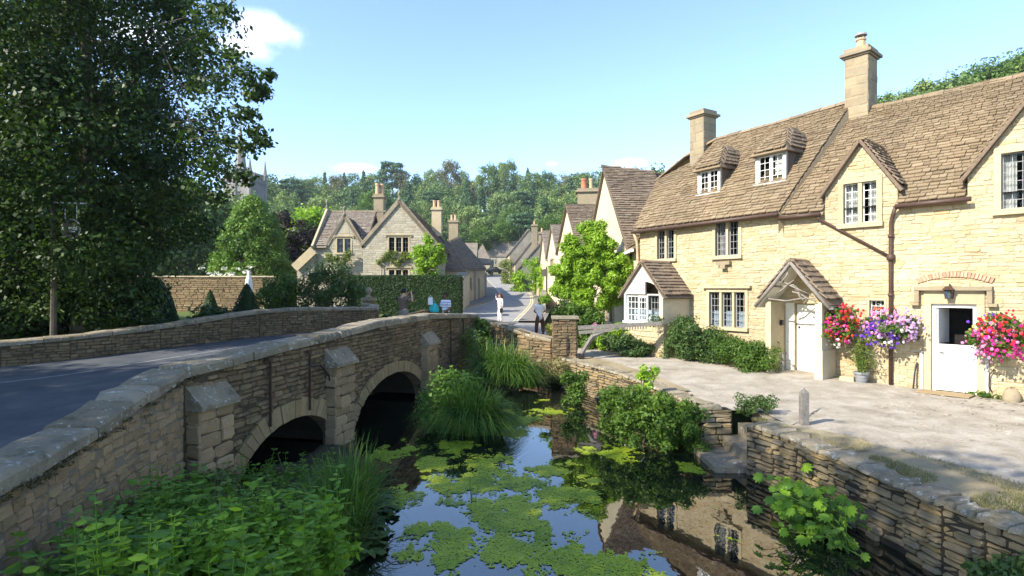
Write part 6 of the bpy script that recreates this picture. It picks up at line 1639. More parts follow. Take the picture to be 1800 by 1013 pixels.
HGT = {'round': 13.4, 'tall': 16.6, 'conifer': 15, 'cedar': 13, 'bright': 13.4}
HL = {'round': 'round broadleaf tree in the wooded hillside behind the village', 'tall': 'tall slender tree in the wooded hillside behind the village', 'conifer': 'dark pointed conifer in the wooded hillside behind the village', 'cedar': 'layered cedar in the wooded hillside behind the village', 'bright': 'bright green tree at the foot of the wooded hillside'}
def hill_tree(kind, x, y, z, h, rg, label=None, wide=1.0, group='trees on the wooded hill'):
    cr, tr = VAR[kind][int(rg.integers(len(VAR[kind])))]
    r = thing('hill_tree', label or HL[kind], 'tree', (x, y, z), group)
    s = h / HGT[kind]; r.scale = (s * wide, s * wide, s); r.rotation_euler = (0, 0, rg.random() * 6.28)
    for nm, me in (('trunk', tr), ('crown', cr)):
        o = bpy.data.objects.new(nm, me); link(o, r)
SKP = [440, 480, 540, 600, 650, 690, 740, 790, 830, 860, 890, 920, 960, 1000, 1060, 1130, 1190, 1240]
SKY_ = [322, 316, 308, 304, 297, 290, 305, 272, 306, 280, 270, 300, 292, 296, 290, 292, 294, 300]
ORD = ['leftmost', 'second from left', 'third from left', 'fourth from left', 'fifth from left', 'sixth from left', 'seventh from left', 'eighth from left', 'ninth from left', 'tenth from left', 'eleventh from left', 'twelfth from left']
QUEUE = []
def land(px):
    for lim, nm in ((545, 'right of the church tower'), (620, 'above the small left gable'), (690, 'above the terracotta chimney'), (765, 'above the main gable'), (830, 'above the roadside chimneys'), (900, 'above the street end'), (965, 'above the terrace'), (1045, 'left of the tall gable'), (1150, 'behind the tall gable'), (9999, 'behind the middle cottage')):
        if px < lim: return nm
KN = {'round': 'round broadleaf tree', 'tall': 'tall slender tree', 'conifer': 'dark pointed conifer', 'cedar': 'layered dark cedar', 'bright': 'bright green tree'}
def plan_tree(px, row, *a, **k): QUEUE.append((px, row, a, k))
def flush_trees():
    groups = {}
    for q in QUEUE: groups.setdefault((q[2][0], q[1], land(q[0])), []).append(q)
    for (kind, row, lm), L in groups.items():
        L.sort(key=lambda q: q[0])
        for i, q in enumerate(L):
            lab = KN[kind] + ' ' + row + ' ' + lm + ((', ' + ORD[min(i, 11)]) if len(L) > 1 else '')
            hill_tree(*q[2], label=lab, **q[3])
    QUEUE.clear()
rg = np.random.default_rng(60)
# skyline trees
for px in list(range(452, 1240, 17)):
    D = 215 + rg.normal() * 12; x = (px - 900) / 1000 * D; g = float(H(x, D)); zt = (506.5 - np.interp(px, SKP, SKY_) - rg.normal() * 5) / 1000 * D
    k = 'tall' if px in range(770, 915) and rg.random() < .6 else ('conifer' if (rg.random() < .16) else ('cedar' if 590 < px < 720 and rg.random() < .6 else ('tall' if rg.random() < .45 else 'round')))
    h = max(9, zt - g); plan_tree(px, 'on the skyline', k, x, D, g - .5, h, rg, wide=.85 if k == 'tall' else .8)
# slope below the skyline, in rows getting nearer
for (D0, n, hm, row) in ((195, 30, 16, 'high up'), (176, 28, 16, 'on the upper slope'), (158, 26, 15, 'midway up'), (144, 20, 14, 'low down'), (133, 12, 12, 'at the hill foot')):
    for i in range(n):
        px = 455 + (i + rg.random()) * (1235 - 455) / n; D = D0 + rg.normal() * 5; x = (px - 900) / 1000 * D; g = float(H(x, D))
        k = ['round', 'tall', 'conifer', 'round', 'cedar', 'tall', 'round'][int(rg.integers(7))]
        plan_tree(px, row, k, x, D, g - .4, hm * rg.uniform(.75, 1.2), rg)
for (px, py, D, h) in ((845, 412, 128, 9), (885, 405, 130, 8), (965, 395, 120, 8), (660, 345, 150, 12), (560, 385, 70, 6.5), (1010, 372, 110, 9), (900, 385, 140, 9)):
    x = (px - 900) / 1000 * D; zt = (506.5 - py + 25) / 1000 * D
    plan_tree(px, 'low down', 'bright', x, D, zt - h, h, rg)
flush_trees()
# trees on the slope behind the right-hand cottages
cnt = {}
for i in range(34):
    px = (1092 + (i + rg.random()) * 9.5) if i < 12 else (1555 + (i - 12 + rg.random()) * 14.5)
    D = rg.uniform(62, 84); x = (px - 900) / 1000 * D; g = float(H(x, D))
    ys_ = np.interp(px, [1090, 1190, 1400, 1580, 1700, 1800, 1900], [306, 298, 250, 158, 112, 86, 64]); zt = (506.5 - ys_ - rg.normal() * 7) / 1000 * D
    h = min(11, max(5, zt - g)); lm = 'between the tall gable and the left chimney' if i < 12 else ('just right of the tall chimney' if px < 1640 else ('above the middle of the near roof' if px < 1740 else 'above the right end of the near roof'))
    cnt[lm] = cnt.get(lm, -1) + 1
    hill_tree('round' if rg.random() < .75 else 'bright', x, D, zt - h, h, rg, 'bushy hillside tree ' + lm + ', ' + ORD[min(cnt[lm], 11)], group='trees above the cottages')
# tall background trees at far left
for i in range(12):
    px = -60 + i * 44; D = 60 + rg.normal() * 6; x = (px - 900) / 1000 * D; hill_tree('round', x, D, float(H(x, D)) - .5, rg.uniform(11, 15), rg, 'boundary tree behind the garden foliage, ' + ORD[i], group='boundary trees at the left')
# ------------------------------------------------------------------ plants along the cottages
rng = random.Random(88)
def run_blobs(P, h, r, n, b, rg):
    P = [np.array(p, float) for p in P]; out = []
    for _ in range(n):
        t = rg.random() * (len(P) - 1); i = int(t); c = P[i] + (P[min(i + 1, len(P) - 1)] - P[i]) * (t - i)
        hh = c[2] if False else h[i] + (h[min(i + 1, len(h) - 1)] - h[i]) * (t - i)
        out.append((c + V3(rg.normal() * r * .5, rg.normal() * r * .5, hh * rg.random() ** .8), (b, b, b * .8)))
    return out
def hedge_run(name, label, P, h, r, n, b, per, leaf, mat, seed, cat='shrub', **kw):
    rg = np.random.default_rng(seed); bl = run_blobs(P, h, r, n, b, rg); rt = thing(name, label, cat, tuple(np.mean(np.array(P), axis=0)))
    limbs(np.mean(np.array(P), axis=0), np.mean(np.array(P), axis=0) + V3(0, 0, .3), .04, bl, rg, 10, .01, .1).obj('stems', 'bark', rt)
    leafy('foliage', rt, bl, per, leaf, mat, rg, **kw); return rt
hedge_run('wall_shrub', 'dense dark green shrub against the middle cottage beside the bay window', [(4.95, 17.6, -2.1), (5.55, 16.9, -2.1), (5.95, 16.3, -2.15)], [1.15, .95, .75], .42, 70, .26, 240, .062, 'leaf_shrub', 61)
hedge_run('wall_shrub', 'lighter feathery shrub under the mullioned window of the middle cottage', [(5.95, 16.25, -2.15), (6.35, 15.55, -2.2), (6.72, 15.0, -2.2)], [.85, .7, .62], .38, 60, .24, 240, .065, 'leaf_mid', 62, wr=.4)
hedge_run('low_bush', 'rounded dark bush behind the wooden gate by the bay window', [(3.3, 18.6, -2.15), (3.9, 18.3, -2.15), (4.15, 18.0, -2.15)], [.6, .5, .3], .3, 40, .22, 220, .06, 'leaf_shrub', 63)
# climber in front of the gable house
rg = np.random.default_rng(64)
wi = [(V3(x, y, z), (b, b, b)) for (x, y, z, b) in ((2.5, 22, 1.0, .6), (3.1, 22, 1.5, .6), (3.35, 21.6, 1.9, .35), (3.5, 21.8, 1.0, .6), (4.0, 21.3, .7, .5), (2.2, 22.2, .5, .55), (2.0, 22.3, .0, .4), (3.0, 21.6, .4, .7), (3.8, 21.2, .1, .5), (4.2, 21.2, .2, .35), (3.6, 21.4, -.4, .4), (2.5, 22, -.1, .6), (2.3, 22, 1.6, .3), (2.9, 21.7, -.5, .5), (3.0, 21.8, 2.05, .25), (3.45, 21.5, 1.55, .45), (4.1, 21.2, 1.0, .3), (1.75, 22.3, .7, .25))]
sub = []
for c, r in wi:
    for _ in range(int(30 * r[0])): sub.append((c + rg.normal(size=3) * r[0] * .52, (.24, .24, .2)))
wt_ = thing('climber', 'big bright green leafy climber over the front of the tall gable house', 'climber', (3.0, 21.8, -2.1))
limbs((3.0, 21.9, -2.2), (3.0, 21.9, .4), .09, sub, rg, 16, .015).obj('stem', 'bark', wt_)
leafy('foliage', wt_, sub, 260, .115, 'leaf_bright', rg, wr=.42, up=.5)
hedge_run('garden_hedge', 'loose olive green hedge behind the stone pillar', [(1.75, 21.4, -2.1), (2.4, 20.6, -2.1), (3.2, 20.4, -2.1)], [1.55, 1.4, 1.2], .35, 70, .26, 200, .085, 'leaf_mid', 65)
hedge_run('garden_plants', 'yellow green border plants at the foot of the bay window', [(2.9, 19.8, -2.15), (3.4, 19.5, -2.15), (3.7, 19.2, -2.1)], [.7, .8, 1.0], .2, 30, .16, 120, .08, 'leaf_bright', 66)
hedge_run('garden_plants', 'yellow flowering plants at the foot of the garden hedge beside the pavement', [(1.62, 24.4, -2.1), (1.75, 23.6, -2.1)], [.5, .6], .12, 16, .14, 70, .08, 'petal_yellow', 67)
# climbers and shrubs up the street
for (x, y, z0, z1, w, lab, sd, mt) in ((2.5, 60, -.6, 3.2, 1.5, 'green climber covering the terrace front right of the bend', 68, 'leaf_bright'), (.75, 66, -.4, 1.8, .8, 'small green shrub on the terrace wall', 69, 'leaf_bright'), (-.6, 84, .6, 4.0, 1.6, 'pale green shrub against the top of the terrace', 70, 'leaf_climber'), (2.9, 48, -.6, 1.6, 1.0, 'green climber over the roadside wall', 71, 'leaf_bright')):
    rg = np.random.default_rng(sd); bl = [(V3(x + rg.normal() * w * .4, y + rg.normal() * .6, z0 + (z1 - z0) * rg.random()), (.5, .5, .5)) for _ in range(28)]
    r = thing('street_climber', lab, 'climber', (x, y, z0 - .6)); MB().tube([(x, y, z0 - .8), (x, y, z1 - .4)], .05, 5).obj('stem', 'bark', r); leafy('foliage', r, bl, 110, .2, mt, rg)

# ------------------------------------------------------------------ river plants
def tuft(name, label, base, h, parts, seed, mat='leaf_sedge', cat='sedge', group=None, leafb=None):
    """clump of arching blades; the boldest blades are objects of their own"""
    rg = np.random.default_rng(seed); r = thing(name, label, cat, base, group)
    P = [blades(np.array(base) + np.array(o), n, hh, sp, w, rg, dr, rad) for (o, n, hh, sp, w, dr, rad) in parts]
    V_, F_ = join(P); obj('blades', V_, F_, mat, r, kind='stuff')
    if leafb:
        bl, per, leaf, m2 = leafb
        leafy('foliage', r, [(np.array(base) + np.array(o), rr) for o, rr in bl], per, leaf, m2, rg)
    return r
tuft('sedge_clump', 'large arching sedge clump in front of the right end of the big arch', (-.85, 12.2, -3.12), 1.2, [((0, .1, 0), 1300, 1.25, .88, .026, .8, .45), ((.25, .1, 0), 700, 1.0, .75, .027, .85, .38), ((-.4, .3, 0), 800, 1.1, .75, .024, .75, .42)], 71,
     leafb=([(( -.75, .1, .3), (.45, .45, .4)), ((-.45, .5, .5), (.5, .5, .5)), ((-.9, .5, .55), (.4, .4, .4)), ((-.2, .6, .9), (.5, .4, .35)), ((-.6, .9, .9), (.5, .4, .4))], 900, .07, 'leaf_nettle_dark'))
tuft('sedge_clump', 'smaller sedge clump below the wing wall', (-.15, 17.3, -3.0), 1.1, [((0, 0, .1), 1000, 1.45, 1.0, .03, .8, .5), ((-.5, .4, .1), 600, 1.4, .8, .03, .75, .4), ((.6, .1, 0), 500, 1.0, .8, .027, .8, .35)], 72,
     leafb=([((-1.0, 1.2, 1.0), (.5, .5, .6)), ((-1.2, 1.9, 1.3), (.4, .5, .5)), ((.2, .6, .3), (.6, .4, .3))], 500, .08, 'leaf_mid'))
hedge_run('ivy', 'green ivy hanging over the end of the bridge parapet', [(-1.25, 20.9, -1.7), (-.9, 20.5, -1.9)], [.6, .45], .15, 18, .16, 120, .07, 'leaf_mid', 73, cat='climber')
hedge_run('trailing_plant', 'dry white flowering trailing plant on the corner below the pillar', [(.75, 18.4, -2.9), (1.35, 17.6, -2.75), (1.6, 17.2, -2.6)], [.7, .5, .3], .25, 30, .16, 110, .045, 'grass_dry', 74, cat='plant')
tuft('reed_clump', 'tall upright reeds at the left water edge in front of the small arch', (-2.25, 7.6, -3.1), 1.1, [((.1, 0, 0), 420, 1.0, .5, .02, .5, .3), ((.15, -.7, 0), 420, .98, .55, .018, .5, .3), ((-.1, .5, 0), 240, .85, .45, .016, .45, .25), ((.0, -1.4, 0), 260, .8, .45, .017, .5, .28), ((.1, -.3, 0), 60, 1.15, .7, .012, .7, .3)], 75, cat='reeds')
for (x, y, n, h, lab, sd) in ((-.13, 4.95, 7, .36, 'few thin reed stems standing in the water near the middle', 76), (.79, 5.2, 14, .42, 'sparse reeds standing in the water by the cottage reflection', 77), (-.55, 8.2, 6, .4, 'thin reed stems in the water near the sedge', 78)):
    tuft('water_reeds', lab, (x, y, -3.12), h, [((0, 0, 0), n, h, .09, .012, .2, .05)], sd, cat='reeds')
hedge_run('wall_plants', 'green self-seeded plants growing over the curved river wall', [(2.05, 11.9, -3.05), (2.35, 11.2, -3.05), (2.9, 10.9, -3.05), (3.3, 10.9, -3.05)], [.85, 1.05, 1.0, .75], .36, 120, .17, 150, .07, 'leaf_mid', 79, cat='plants', wr=.5)
hedge_run('wall_plants', 'pale budding weed on top of the curved river wall', [(2.75, 12.4, -2.35), (2.95, 12.2, -2.3)], [.65, .6], .18, 16, .11, 60, .06, 'leaf_bright', 80, cat='plants')
hedge_run('wall_plants', 'round green plant in the corner of the river wall by the pillar', [(1.55, 15.4, -3.05), (1.8, 15.1, -3.05)], [.8, .7], .18, 26, .2, 150, .07, 'leaf_mid', 81, cat='plants')
hedge_run('wall_plants', 'low white-flecked plants beside the top of the stone steps', [(4.35, 10.75, -2.35), (4.75, 10.5, -2.3)], [.3, .25], .14, 20, .12, 110, .04, 'leaf_shrub', 82, cat='plants')
hedge_run('wall_plants', 'dark plants on the river wall at the right edge', [(4.6, 5.35, -3.05), (4.7, 5.0, -3.0)], [.5, .6], .12, 20, .14, 130, .055, 'leaf_shrub', 83, cat='plants')
rg = np.random.default_rng(150); mo = []
for p in W2[:14]:
    for k in range(7):
        q_ = np.array(p) + V3(.06 + rg.normal() * .015, rg.normal() * .16, -.145 + rg.normal() * .02); mo.append((q_, (.035, .07, .025)))
leafy('moss', bridge, mo, 46, .022, 'grass_moss', rg, kind='stuff')
for u in np.arange(.1, 13.8, .12):
    if rg.random() < .45: mo.append((bf.p(u, btop(u) - CT - .01, .03), (.05, .05, .02)))
leafy('moss', bridge, mo[len(W2[:14]) * 7:], 30, .018, 'grass_moss', rg, kind='stuff')
# flower specks
def blossoms(parent, C, size, mat, rg, name='blossom'):
    C = np.array(C); N_ = np.tile(V3(-.2, -.7, .5), (len(C), 1)) + rg.normal(size=(len(C), 3)) * .4
    P = []
    for k in range(5):
        a = k * 1.2566; T = np.stack([np.full(len(C), math.cos(a)), np.zeros(len(C)), np.full(len(C), math.sin(a))], 1)
        P.append(leaves(C + T * size * .3, N_, size * .75, .9, rg, .06, T=T))
    V_, F_ = join(P); return obj(name, V_, F_, mat, parent)
# big-leaved plant at the foot of the near wall: each leaf its own piece
def lobed_leaf(mat, n=9):
    V = [(0, 0, 0)]; 
    for i in range(n * 2 + 1):
        a = -2.5 + 5.0 * i / (n * 2); r = (1.0 if i % 2 == 0 else .74) * (.75 + .25 * math.cos(a)); V.append((r * math.sin(a) * .55, r * math.cos(a) * .6 + .15, -.12 * r * r + .05 * (i % 2)))
    F = [(0, i, i + 1) for i in range(1, n * 2 + 1)]
    return mk_mesh('leaf', V, F, mat)
def ovate_leaf(mat):
    prof = [(0, 0), (.16, .16), (.26, .38), (.24, .62), (.13, .84), (0, 1.0)]
    V = [(0, y, -.10 * y * y) for x, y in prof] + [(x, y, -.06 - .12 * y * y) for x, y in prof[1:-1]] + [(-x, y, -.06 - .12 * y * y) for x, y in prof[1:-1]]
    F = [(0, 6, 1), (1, 6, 7, 2), (2, 7, 8, 3), (3, 8, 9, 4), (4, 9, 5), (0, 1, 10), (1, 2, 11, 10), (2, 3, 12, 11), (3, 4, 13, 12), (4, 5, 13)]
    return mk_mesh('leaf', V, F, mat)
def narrow_leaf(mat):
    prof = [(0, 0), (.07, .2), (.10, .45), (.07, .75), (0, 1.0)]
    V = [(0, y, -.22 * y * y) for x, y in prof] + [(x, y, -.03 - .24 * y * y) for x, y in prof[1:-1]] + [(-x, y, -.03 - .24 * y * y) for x, y in prof[1:-1]]
    F = [(0, 5, 1), (1, 5, 6, 2), (2, 6, 7, 3), (3, 7, 4), (0, 1, 8), (1, 2, 9, 8), (2, 3, 10, 9), (3, 4, 10)]
    return mk_mesh('leaf', V, F, mat)
def leaf_matrix(p, d, nrm, s):
    d = unit(d); nrm = np.array(nrm, float); nrm = unit(nrm - d * np.dot(nrm, d)); x = np.cross(d, nrm)
    M = np.eye(4); M[:3, 0] = x * s; M[:3, 1] = d * s; M[:3, 2] = nrm * s; M[:3, 3] = p
    return M
def place_leaves(parent, meshes, Ms, cap, mats_rest):
    off = wloc(parent); T = np.eye(4); T[:3, 3] = -off; rg = np.random.default_rng(5)
    sc = sorted(range(len(Ms)), key=lambda i: np.linalg.norm(Ms[i][:3, 3]) - (0 if in_view(Ms[i][:3, 3]) else -100))
    big = set(sc[:cap]); rest = []
    for i, M in enumerate(Ms):
        me = meshes[int(rg.integers(len(meshes)))]
        if i in big:
            o = bpy.data.objects.new('leaf', me); link(o, parent); o.matrix_basis = Matrix((T @ M).tolist())
        else: rest.append((M, me))
    if rest:
        V = []; F = []; b = 0
        for M, me in rest:
            v = np.array([x.co for x in me.vertices]); V.append(v @ M[:3, :3].T + M[:3, 3]); F += [tuple(k + b for k in p.vertices) for p in me.polygons]; b += len(v)
        obj('leaves_beyond', np.concatenate(V), F, mats_rest, parent, kind='stuff')
rg = np.random.default_rng(90)
hw = thing('broad_leaf_plant', 'broad lobed leaves of a plant growing at the foot of the near river wall', 'plant', (4.05, 6.9, -3.1))
lm = [lobed_leaf('leaf_nettle'), lobed_leaf('leaf_nettle_dark', 7)]; Ms = []; st = MB()
for _ in range(150):
    b = V3(4.0 + rg.normal() * .08, 7.25 + rg.normal() * .3, -3.1); e = V3(3.80 + rg.normal() * .22, 7.25 + rg.normal() * .36, -3.05 + .50 * rg.random())
    st.tube([b, (b + e) / 2 + V3(0, 0, .1), e], [.008, .006, .004], 4)
    d = V3(e[0] - 4.15 + rg.normal() * .2, rg.normal() * .5 - .1, -.25 + rg.normal() * .2); Ms.append(leaf_matrix(e, d, V3(-.5, -.5, .8) + rg.normal(size=3) * .25, rg.uniform(.10, .22)))
st.obj('stems', 'leaf_nettle_dark', hw); place_leaves(hw, lm, Ms, 120, 'leaf_nettle')
# nettles in the foreground: stems with paired toothed leaves
def nettles(name, label, spots, seed, mat, leaf, cap, hmin, hmax, cat='nettles'):
    rg = np.random.default_rng(seed); r = thing(name, label, cat, (float(np.mean([s[0] for s in spots])), float(np.mean([s[1] for s in spots])), -3.0))
    st = MB(); Ms = []
    for (x, y, z) in spots:
        h = rg.uniform(hmin, hmax) * (1 + .35 * mnoise.noise((x * 1.3, y * 1.3, 7))) * (1.35 if rg.random() < .08 else 1); lean = V3(rg.normal() * .10, rg.normal() * .10, 0); b = V3(x, y, z); e = b + lean + V3(0, 0, h)
        st.tube([b, (b + e) / 2 + lean * .1, e], [.007, .006, .003], 4, cap=False)
        a = rg.random() * 3.14; k = max(4, int(h / .085)); lf = leaf * rg.uniform(.65, 1.35)
        for i in range(k):
            f = .3 + .7 * i / (k - 1); p = b + (e - b) * f; s = lf * (1.1 - .55 * f) * rg.uniform(.75, 1.3)
            for q in (0, 3.1416):
                d = V3(math.cos(a + q), math.sin(a + q), .10 + .3 * f - .25 * rg.random()); Ms.append(leaf_matrix(p, d, V3(0, 0, 1) + rg.normal(size=3) * .55, s))
            a += 1.5708 + rg.normal() * .2
    st.obj('stems', mat, r); place_leaves(r, [ovate_leaf(mat), ovate_leaf(mat), narrow_leaf(mat), ovate_leaf('leaf_sedge'), ovate_leaf('leaf_nettle_dark' if mat == 'leaf_nettle' else 'leaf_nettle')], Ms, cap, mat)
def bank_z(x, y):
    ed = np.interp(y, [-2, 3, 6, 8, 9.5, 11], [-.6, -1.2, -1.75, -1.95, -2.5, -3.1]); f = np.clip((ed - x) / 1.6, 0, 1); return WATER + .02 + np.interp(y, [4.5, 7.0], [.5, .22]) * f ** .7
def scatter(n, x0, x1, y0, y1, rg, cond=None):
    out = []
    while len(out) < n:
        x = rg.uniform(x0, x1); y = rg.uniform(y0, y1)
        if cond and not cond(x, y): continue
        out.append((x, y, float(bank_z(x, y))))
    return out
rg = np.random.default_rng(91)
okb = lambda x, y: x < np.interp(y, [-2, 3, 6, 8, 9.5, 11], [-.6, -1.2, -1.75, -1.95, -2.5, -3.1]) - .05 and x > np.interp(y, [2, 4.15, 5.6, 7.6, 11], [-3.0, -3.55, -3.85, -4.1, -3.35])
nettles('nettle_patch', 'bright green leafy nettles in the lower left foreground', scatter(230, -2.9, -1.6, 3.9, 6.3, rg, okb), 92, 'leaf_nettle', .15, 300, .45, .78)
nettles('nettle_patch', 'darker nettles at the bottom left corner below the bridge wing', scatter(230, -4.2, -2.6, 3.3, 6.6, rg, okb), 93, 'leaf_nettle_dark', .14, 300, .45, .75)
nettles('nettle_patch', 'taller dark nettles against the bridge below the first buttress', scatter(190, -4.2, -2.4, 6.3, 8.8, rg, okb), 94, 'leaf_nettle_dark', .11, 200, .18, .42)
hedge_run('bramble', 'leafy mixed undergrowth hanging below the bridge wing at the left', [(-3.65, 4.3, -2.9), (-3.9, 5.6, -2.75), (-3.95, 6.8, -2.75), (-3.9, 7.6, -2.8)], [.4, .4, .35, .25], .2, 80, .2, 130, .075, 'leaf_shrub', 95, cat='bramble')
tuft('bank_grass', 'thin dry grass stems and blades among the foreground nettles', (-2.5, 5.4, -2.8), .6, [((0, 0, 0), 60, .85, .35, .008, .5, .6), ((-.9, -.3, 0), 60, .8, .35, .008, .5, .5), ((.5, -.6, 0), 40, .75, .35, .008, .5, .4), ((-1.1, 1.4, 0), 50, .7, .3, .008, .5, .4), ((-.2, 1.2, -.1), 40, .7, .3, .008, .5, .4)], 140, mat='grass_dry', cat='grass')
hedge_run('dock_plants', 'small pale-leaved weeds growing between the nettles and the reeds', [(-1.95, 5.2, -3.0), (-2.0, 6.2, -3.0), (-2.5, 7.2, -3.0)], [.4, .4, .35], .2, 40, .15, 60, .085, 'leaf_bright', 141, cat='weeds', wr=.5)
# dry stalks and pads at the left edge of the water
hedge_run('water_pads', 'broad grey-green water plant leaves along the left edge of the pool', [(-1.75, 6.3, -3.09), (-1.7, 7.2, -3.09), (-1.9, 8.4, -3.09)], [.05, .06, .05], .12, 22, .16, 14, .14, 'leaf_shrub', 96, cat='water plants', up=2.5, wr=.9)
for (a, b, lab) in (((-1.55, 6.6, -3.1), (-1.25, 6.75, -2.93), 'bent dry stalk in the water beside the reeds'), ((-1.5, 6.2, -3.1), (-1.05, 6.25, -3.0), 'lower dry stalk lying over the water beside the reeds')):
    o = MB().tube([a, (np.array(a) + np.array(b)) / 2 + V3(0, 0, .06), b], [.008, .007, .004], 5).obj('dry_stalk', 'wood_dark', loc=a); tag(o, lab, 'stalk')

# algae floating on the pool
KR = .80
blb = [(800, 790, .62), (760, 815, .5), (850, 815, .6), (900, 850, .75), (830, 850, .7), (960, 830, .5), (930, 880, .7), (1010, 870, .45), (860, 900, .7), (800, 950, .6), (850, 960, .55), (900, 960, .65), (950, 930, .4), (980, 1000, .6), (1050, 1000, .5), (1110, 1005, .4), (770, 985, .5), (720, 870, .35), (1000, 830, .3), (960, 770, .0), (935, 735, .55), (970, 725, .5), (905, 760, .45), (960, 700, .3), (890, 725, .3), (1080, 795, .45), (1040, 790, .35), (680, 800, .45), (720, 790, .5), (1210, 825, .3), (1040, 850, .2), (700, 880, .3), (960, 985, .4), (1000, 960, .3), (740, 930, .2)]
bl2 = []
for (px, py, r) in blb:
    D = -WATER * 1000 / (py - 506.5); bl2.append(((px - 900) / 1000 * D, D, r))
cell = .021; gx = np.arange(-2.6, 3.4, cell); gy = np.arange(5.6, 15.8, cell); X, Y = np.meshgrid(gx, gy); M_ = np.full(X.shape, -1.0)
for (x, y, r) in bl2:
    if r <= 0: continue
    rr = r * KR; M_ = np.maximum(M_, 1 - np.sqrt(((X - x) / rr) ** 2 + ((Y - y) / (rr * 1.15)) ** 2))
ny, nx = X.shape
nz = np.array([[mnoise.fractal((float(X[j, i]) * 3.2, float(Y[j, i]) * 2.4, 1.5), .5, 2.3, 6) for i in range(nx)] for j in range(0, ny)])
keep = (M_ * .85 + nz * .95 - .15 + (np.random.default_rng(7).random(X.shape) - .5) * .26) > .05
keep[:, -1] = False; keep[-1, :] = False
rg = np.random.default_rng(97)
idx = np.argwhere(keep); n = len(idx); cx_ = X[keep]; cy_ = Y[keep]
hgt = (.003 + .006 * rg.random(n)) + .006 * np.clip(nz[keep], 0, 1)
j_ = lambda: (rg.random((n,)) - .5) * cell * 1.1
V_ = np.stack([np.stack([cx_ - cell * .62 + j_(), cy_ - cell * .62 + j_(), WATER + hgt + rg.random(n) * .006], 1), np.stack([cx_ + cell * .62 + j_(), cy_ - cell * .62 + j_(), WATER + hgt + rg.random(n) * .006], 1), np.stack([cx_ + cell * .62 + j_(), cy_ + cell * .62 + j_(), WATER + hgt + rg.random(n) * .006], 1), np.stack([cx_ - cell * .62 + j_(), cy_ + cell * .62 + j_(), WATER + hgt + rg.random(n) * .006], 1)], 1).reshape(-1, 3)
al = obj('algae', V_, np.arange(4 * n).reshape(n, 4), 'algae', kind='stuff'); al['label'] = 'bright green algae mats floating on the pool'; al['category'] = 'algae'
# dry grass on the verge
rg = np.random.default_rng(98); n = 24000
yy = rg.uniform(3.5, 10.0, n); xl = np.interp(yy, [3, 5.38, 6.11, 7.15, 8.53, 9.5, 10], [5.2, 5.1, 4.9, 4.75, 4.55, 4.3, 4.2]); xr = np.interp(yy, [3.2, 5.6, 6.5, 7.6, 8.9, 10], [6.9, 6.4, 6.1, 5.7, 5.2, 4.4]); xx = xl + (xr - xl) * rg.random(n) ** 1.2
dens = np.array([mnoise.noise((float(a) * 1.6, float(b) * 1.6, 0)) for a, b in zip(xx, yy)]); k = dens > -.12; xx, yy = xx[k], yy[k]; n = len(xx)
P = []
V_, F_ = blades((0, 0, 0), n, .06, .055, .006, rg, .4, 0.0, 2)
V_ = V_.reshape(n, -1, 3); V_[:, :, 0] += xx[:, None]; V_[:, :, 1] += yy[:, None]; V_[:, :, 2] += -2.315
o = obj('verge_grass', V_.reshape(-1, 3), F_, 'grass_dry', kind='stuff'); o['label'] = 'short dry grass on the verge beside the river wall'; o['category'] = 'grass'
# loose stones on the path, weeds by the wall
rg = np.random.default_rng(99)
V_ = []; F_ = []; b = 0
for _ in range(1800):
    t = rg.random(); yy_ = rg.uniform(5.5, 19.5); xl_ = np.interp(yy_, [3, 9, 12.5, 15, 18], [7.0, 5.3, 3.9, 3.3, 2.6]); xr_ = np.interp(yy_, [3.5, 9.2, 12.5, 14.3, 17, 20], [16, 12.6, 9.9, 8.3, 6.2, 4.6]); x_ = xl_ + (xr_ - xl_) * t
    s = rg.uniform(.012, .04); q = rg.normal(size=(8, 3)) * .12 + np.array([[a, c, d] for a in (-1, 1) for c in (-1, 1) for d in (-.45, .45)]); z_ = np.interp(yy_, [5, 13, 16, 20], [-2.37, -2.33, -2.25, -2.2])
    V_.append(q * s * np.array([1.2, 1, .6]) + V3(x_, yy_, z_ + s * .1)); F_ += [tuple(i + b for i in f) for f in ((0, 1, 3, 2), (4, 6, 7, 5), (0, 4, 5, 1), (2, 3, 7, 6), (0, 2, 6, 4), (1, 5, 7, 3))]; b += 8
o = obj('loose_stones', np.concatenate(V_), F_, 'gravel_path', kind='stuff'); o['label'] = 'loose pale stones scattered on the path'; o['category'] = 'gravel'

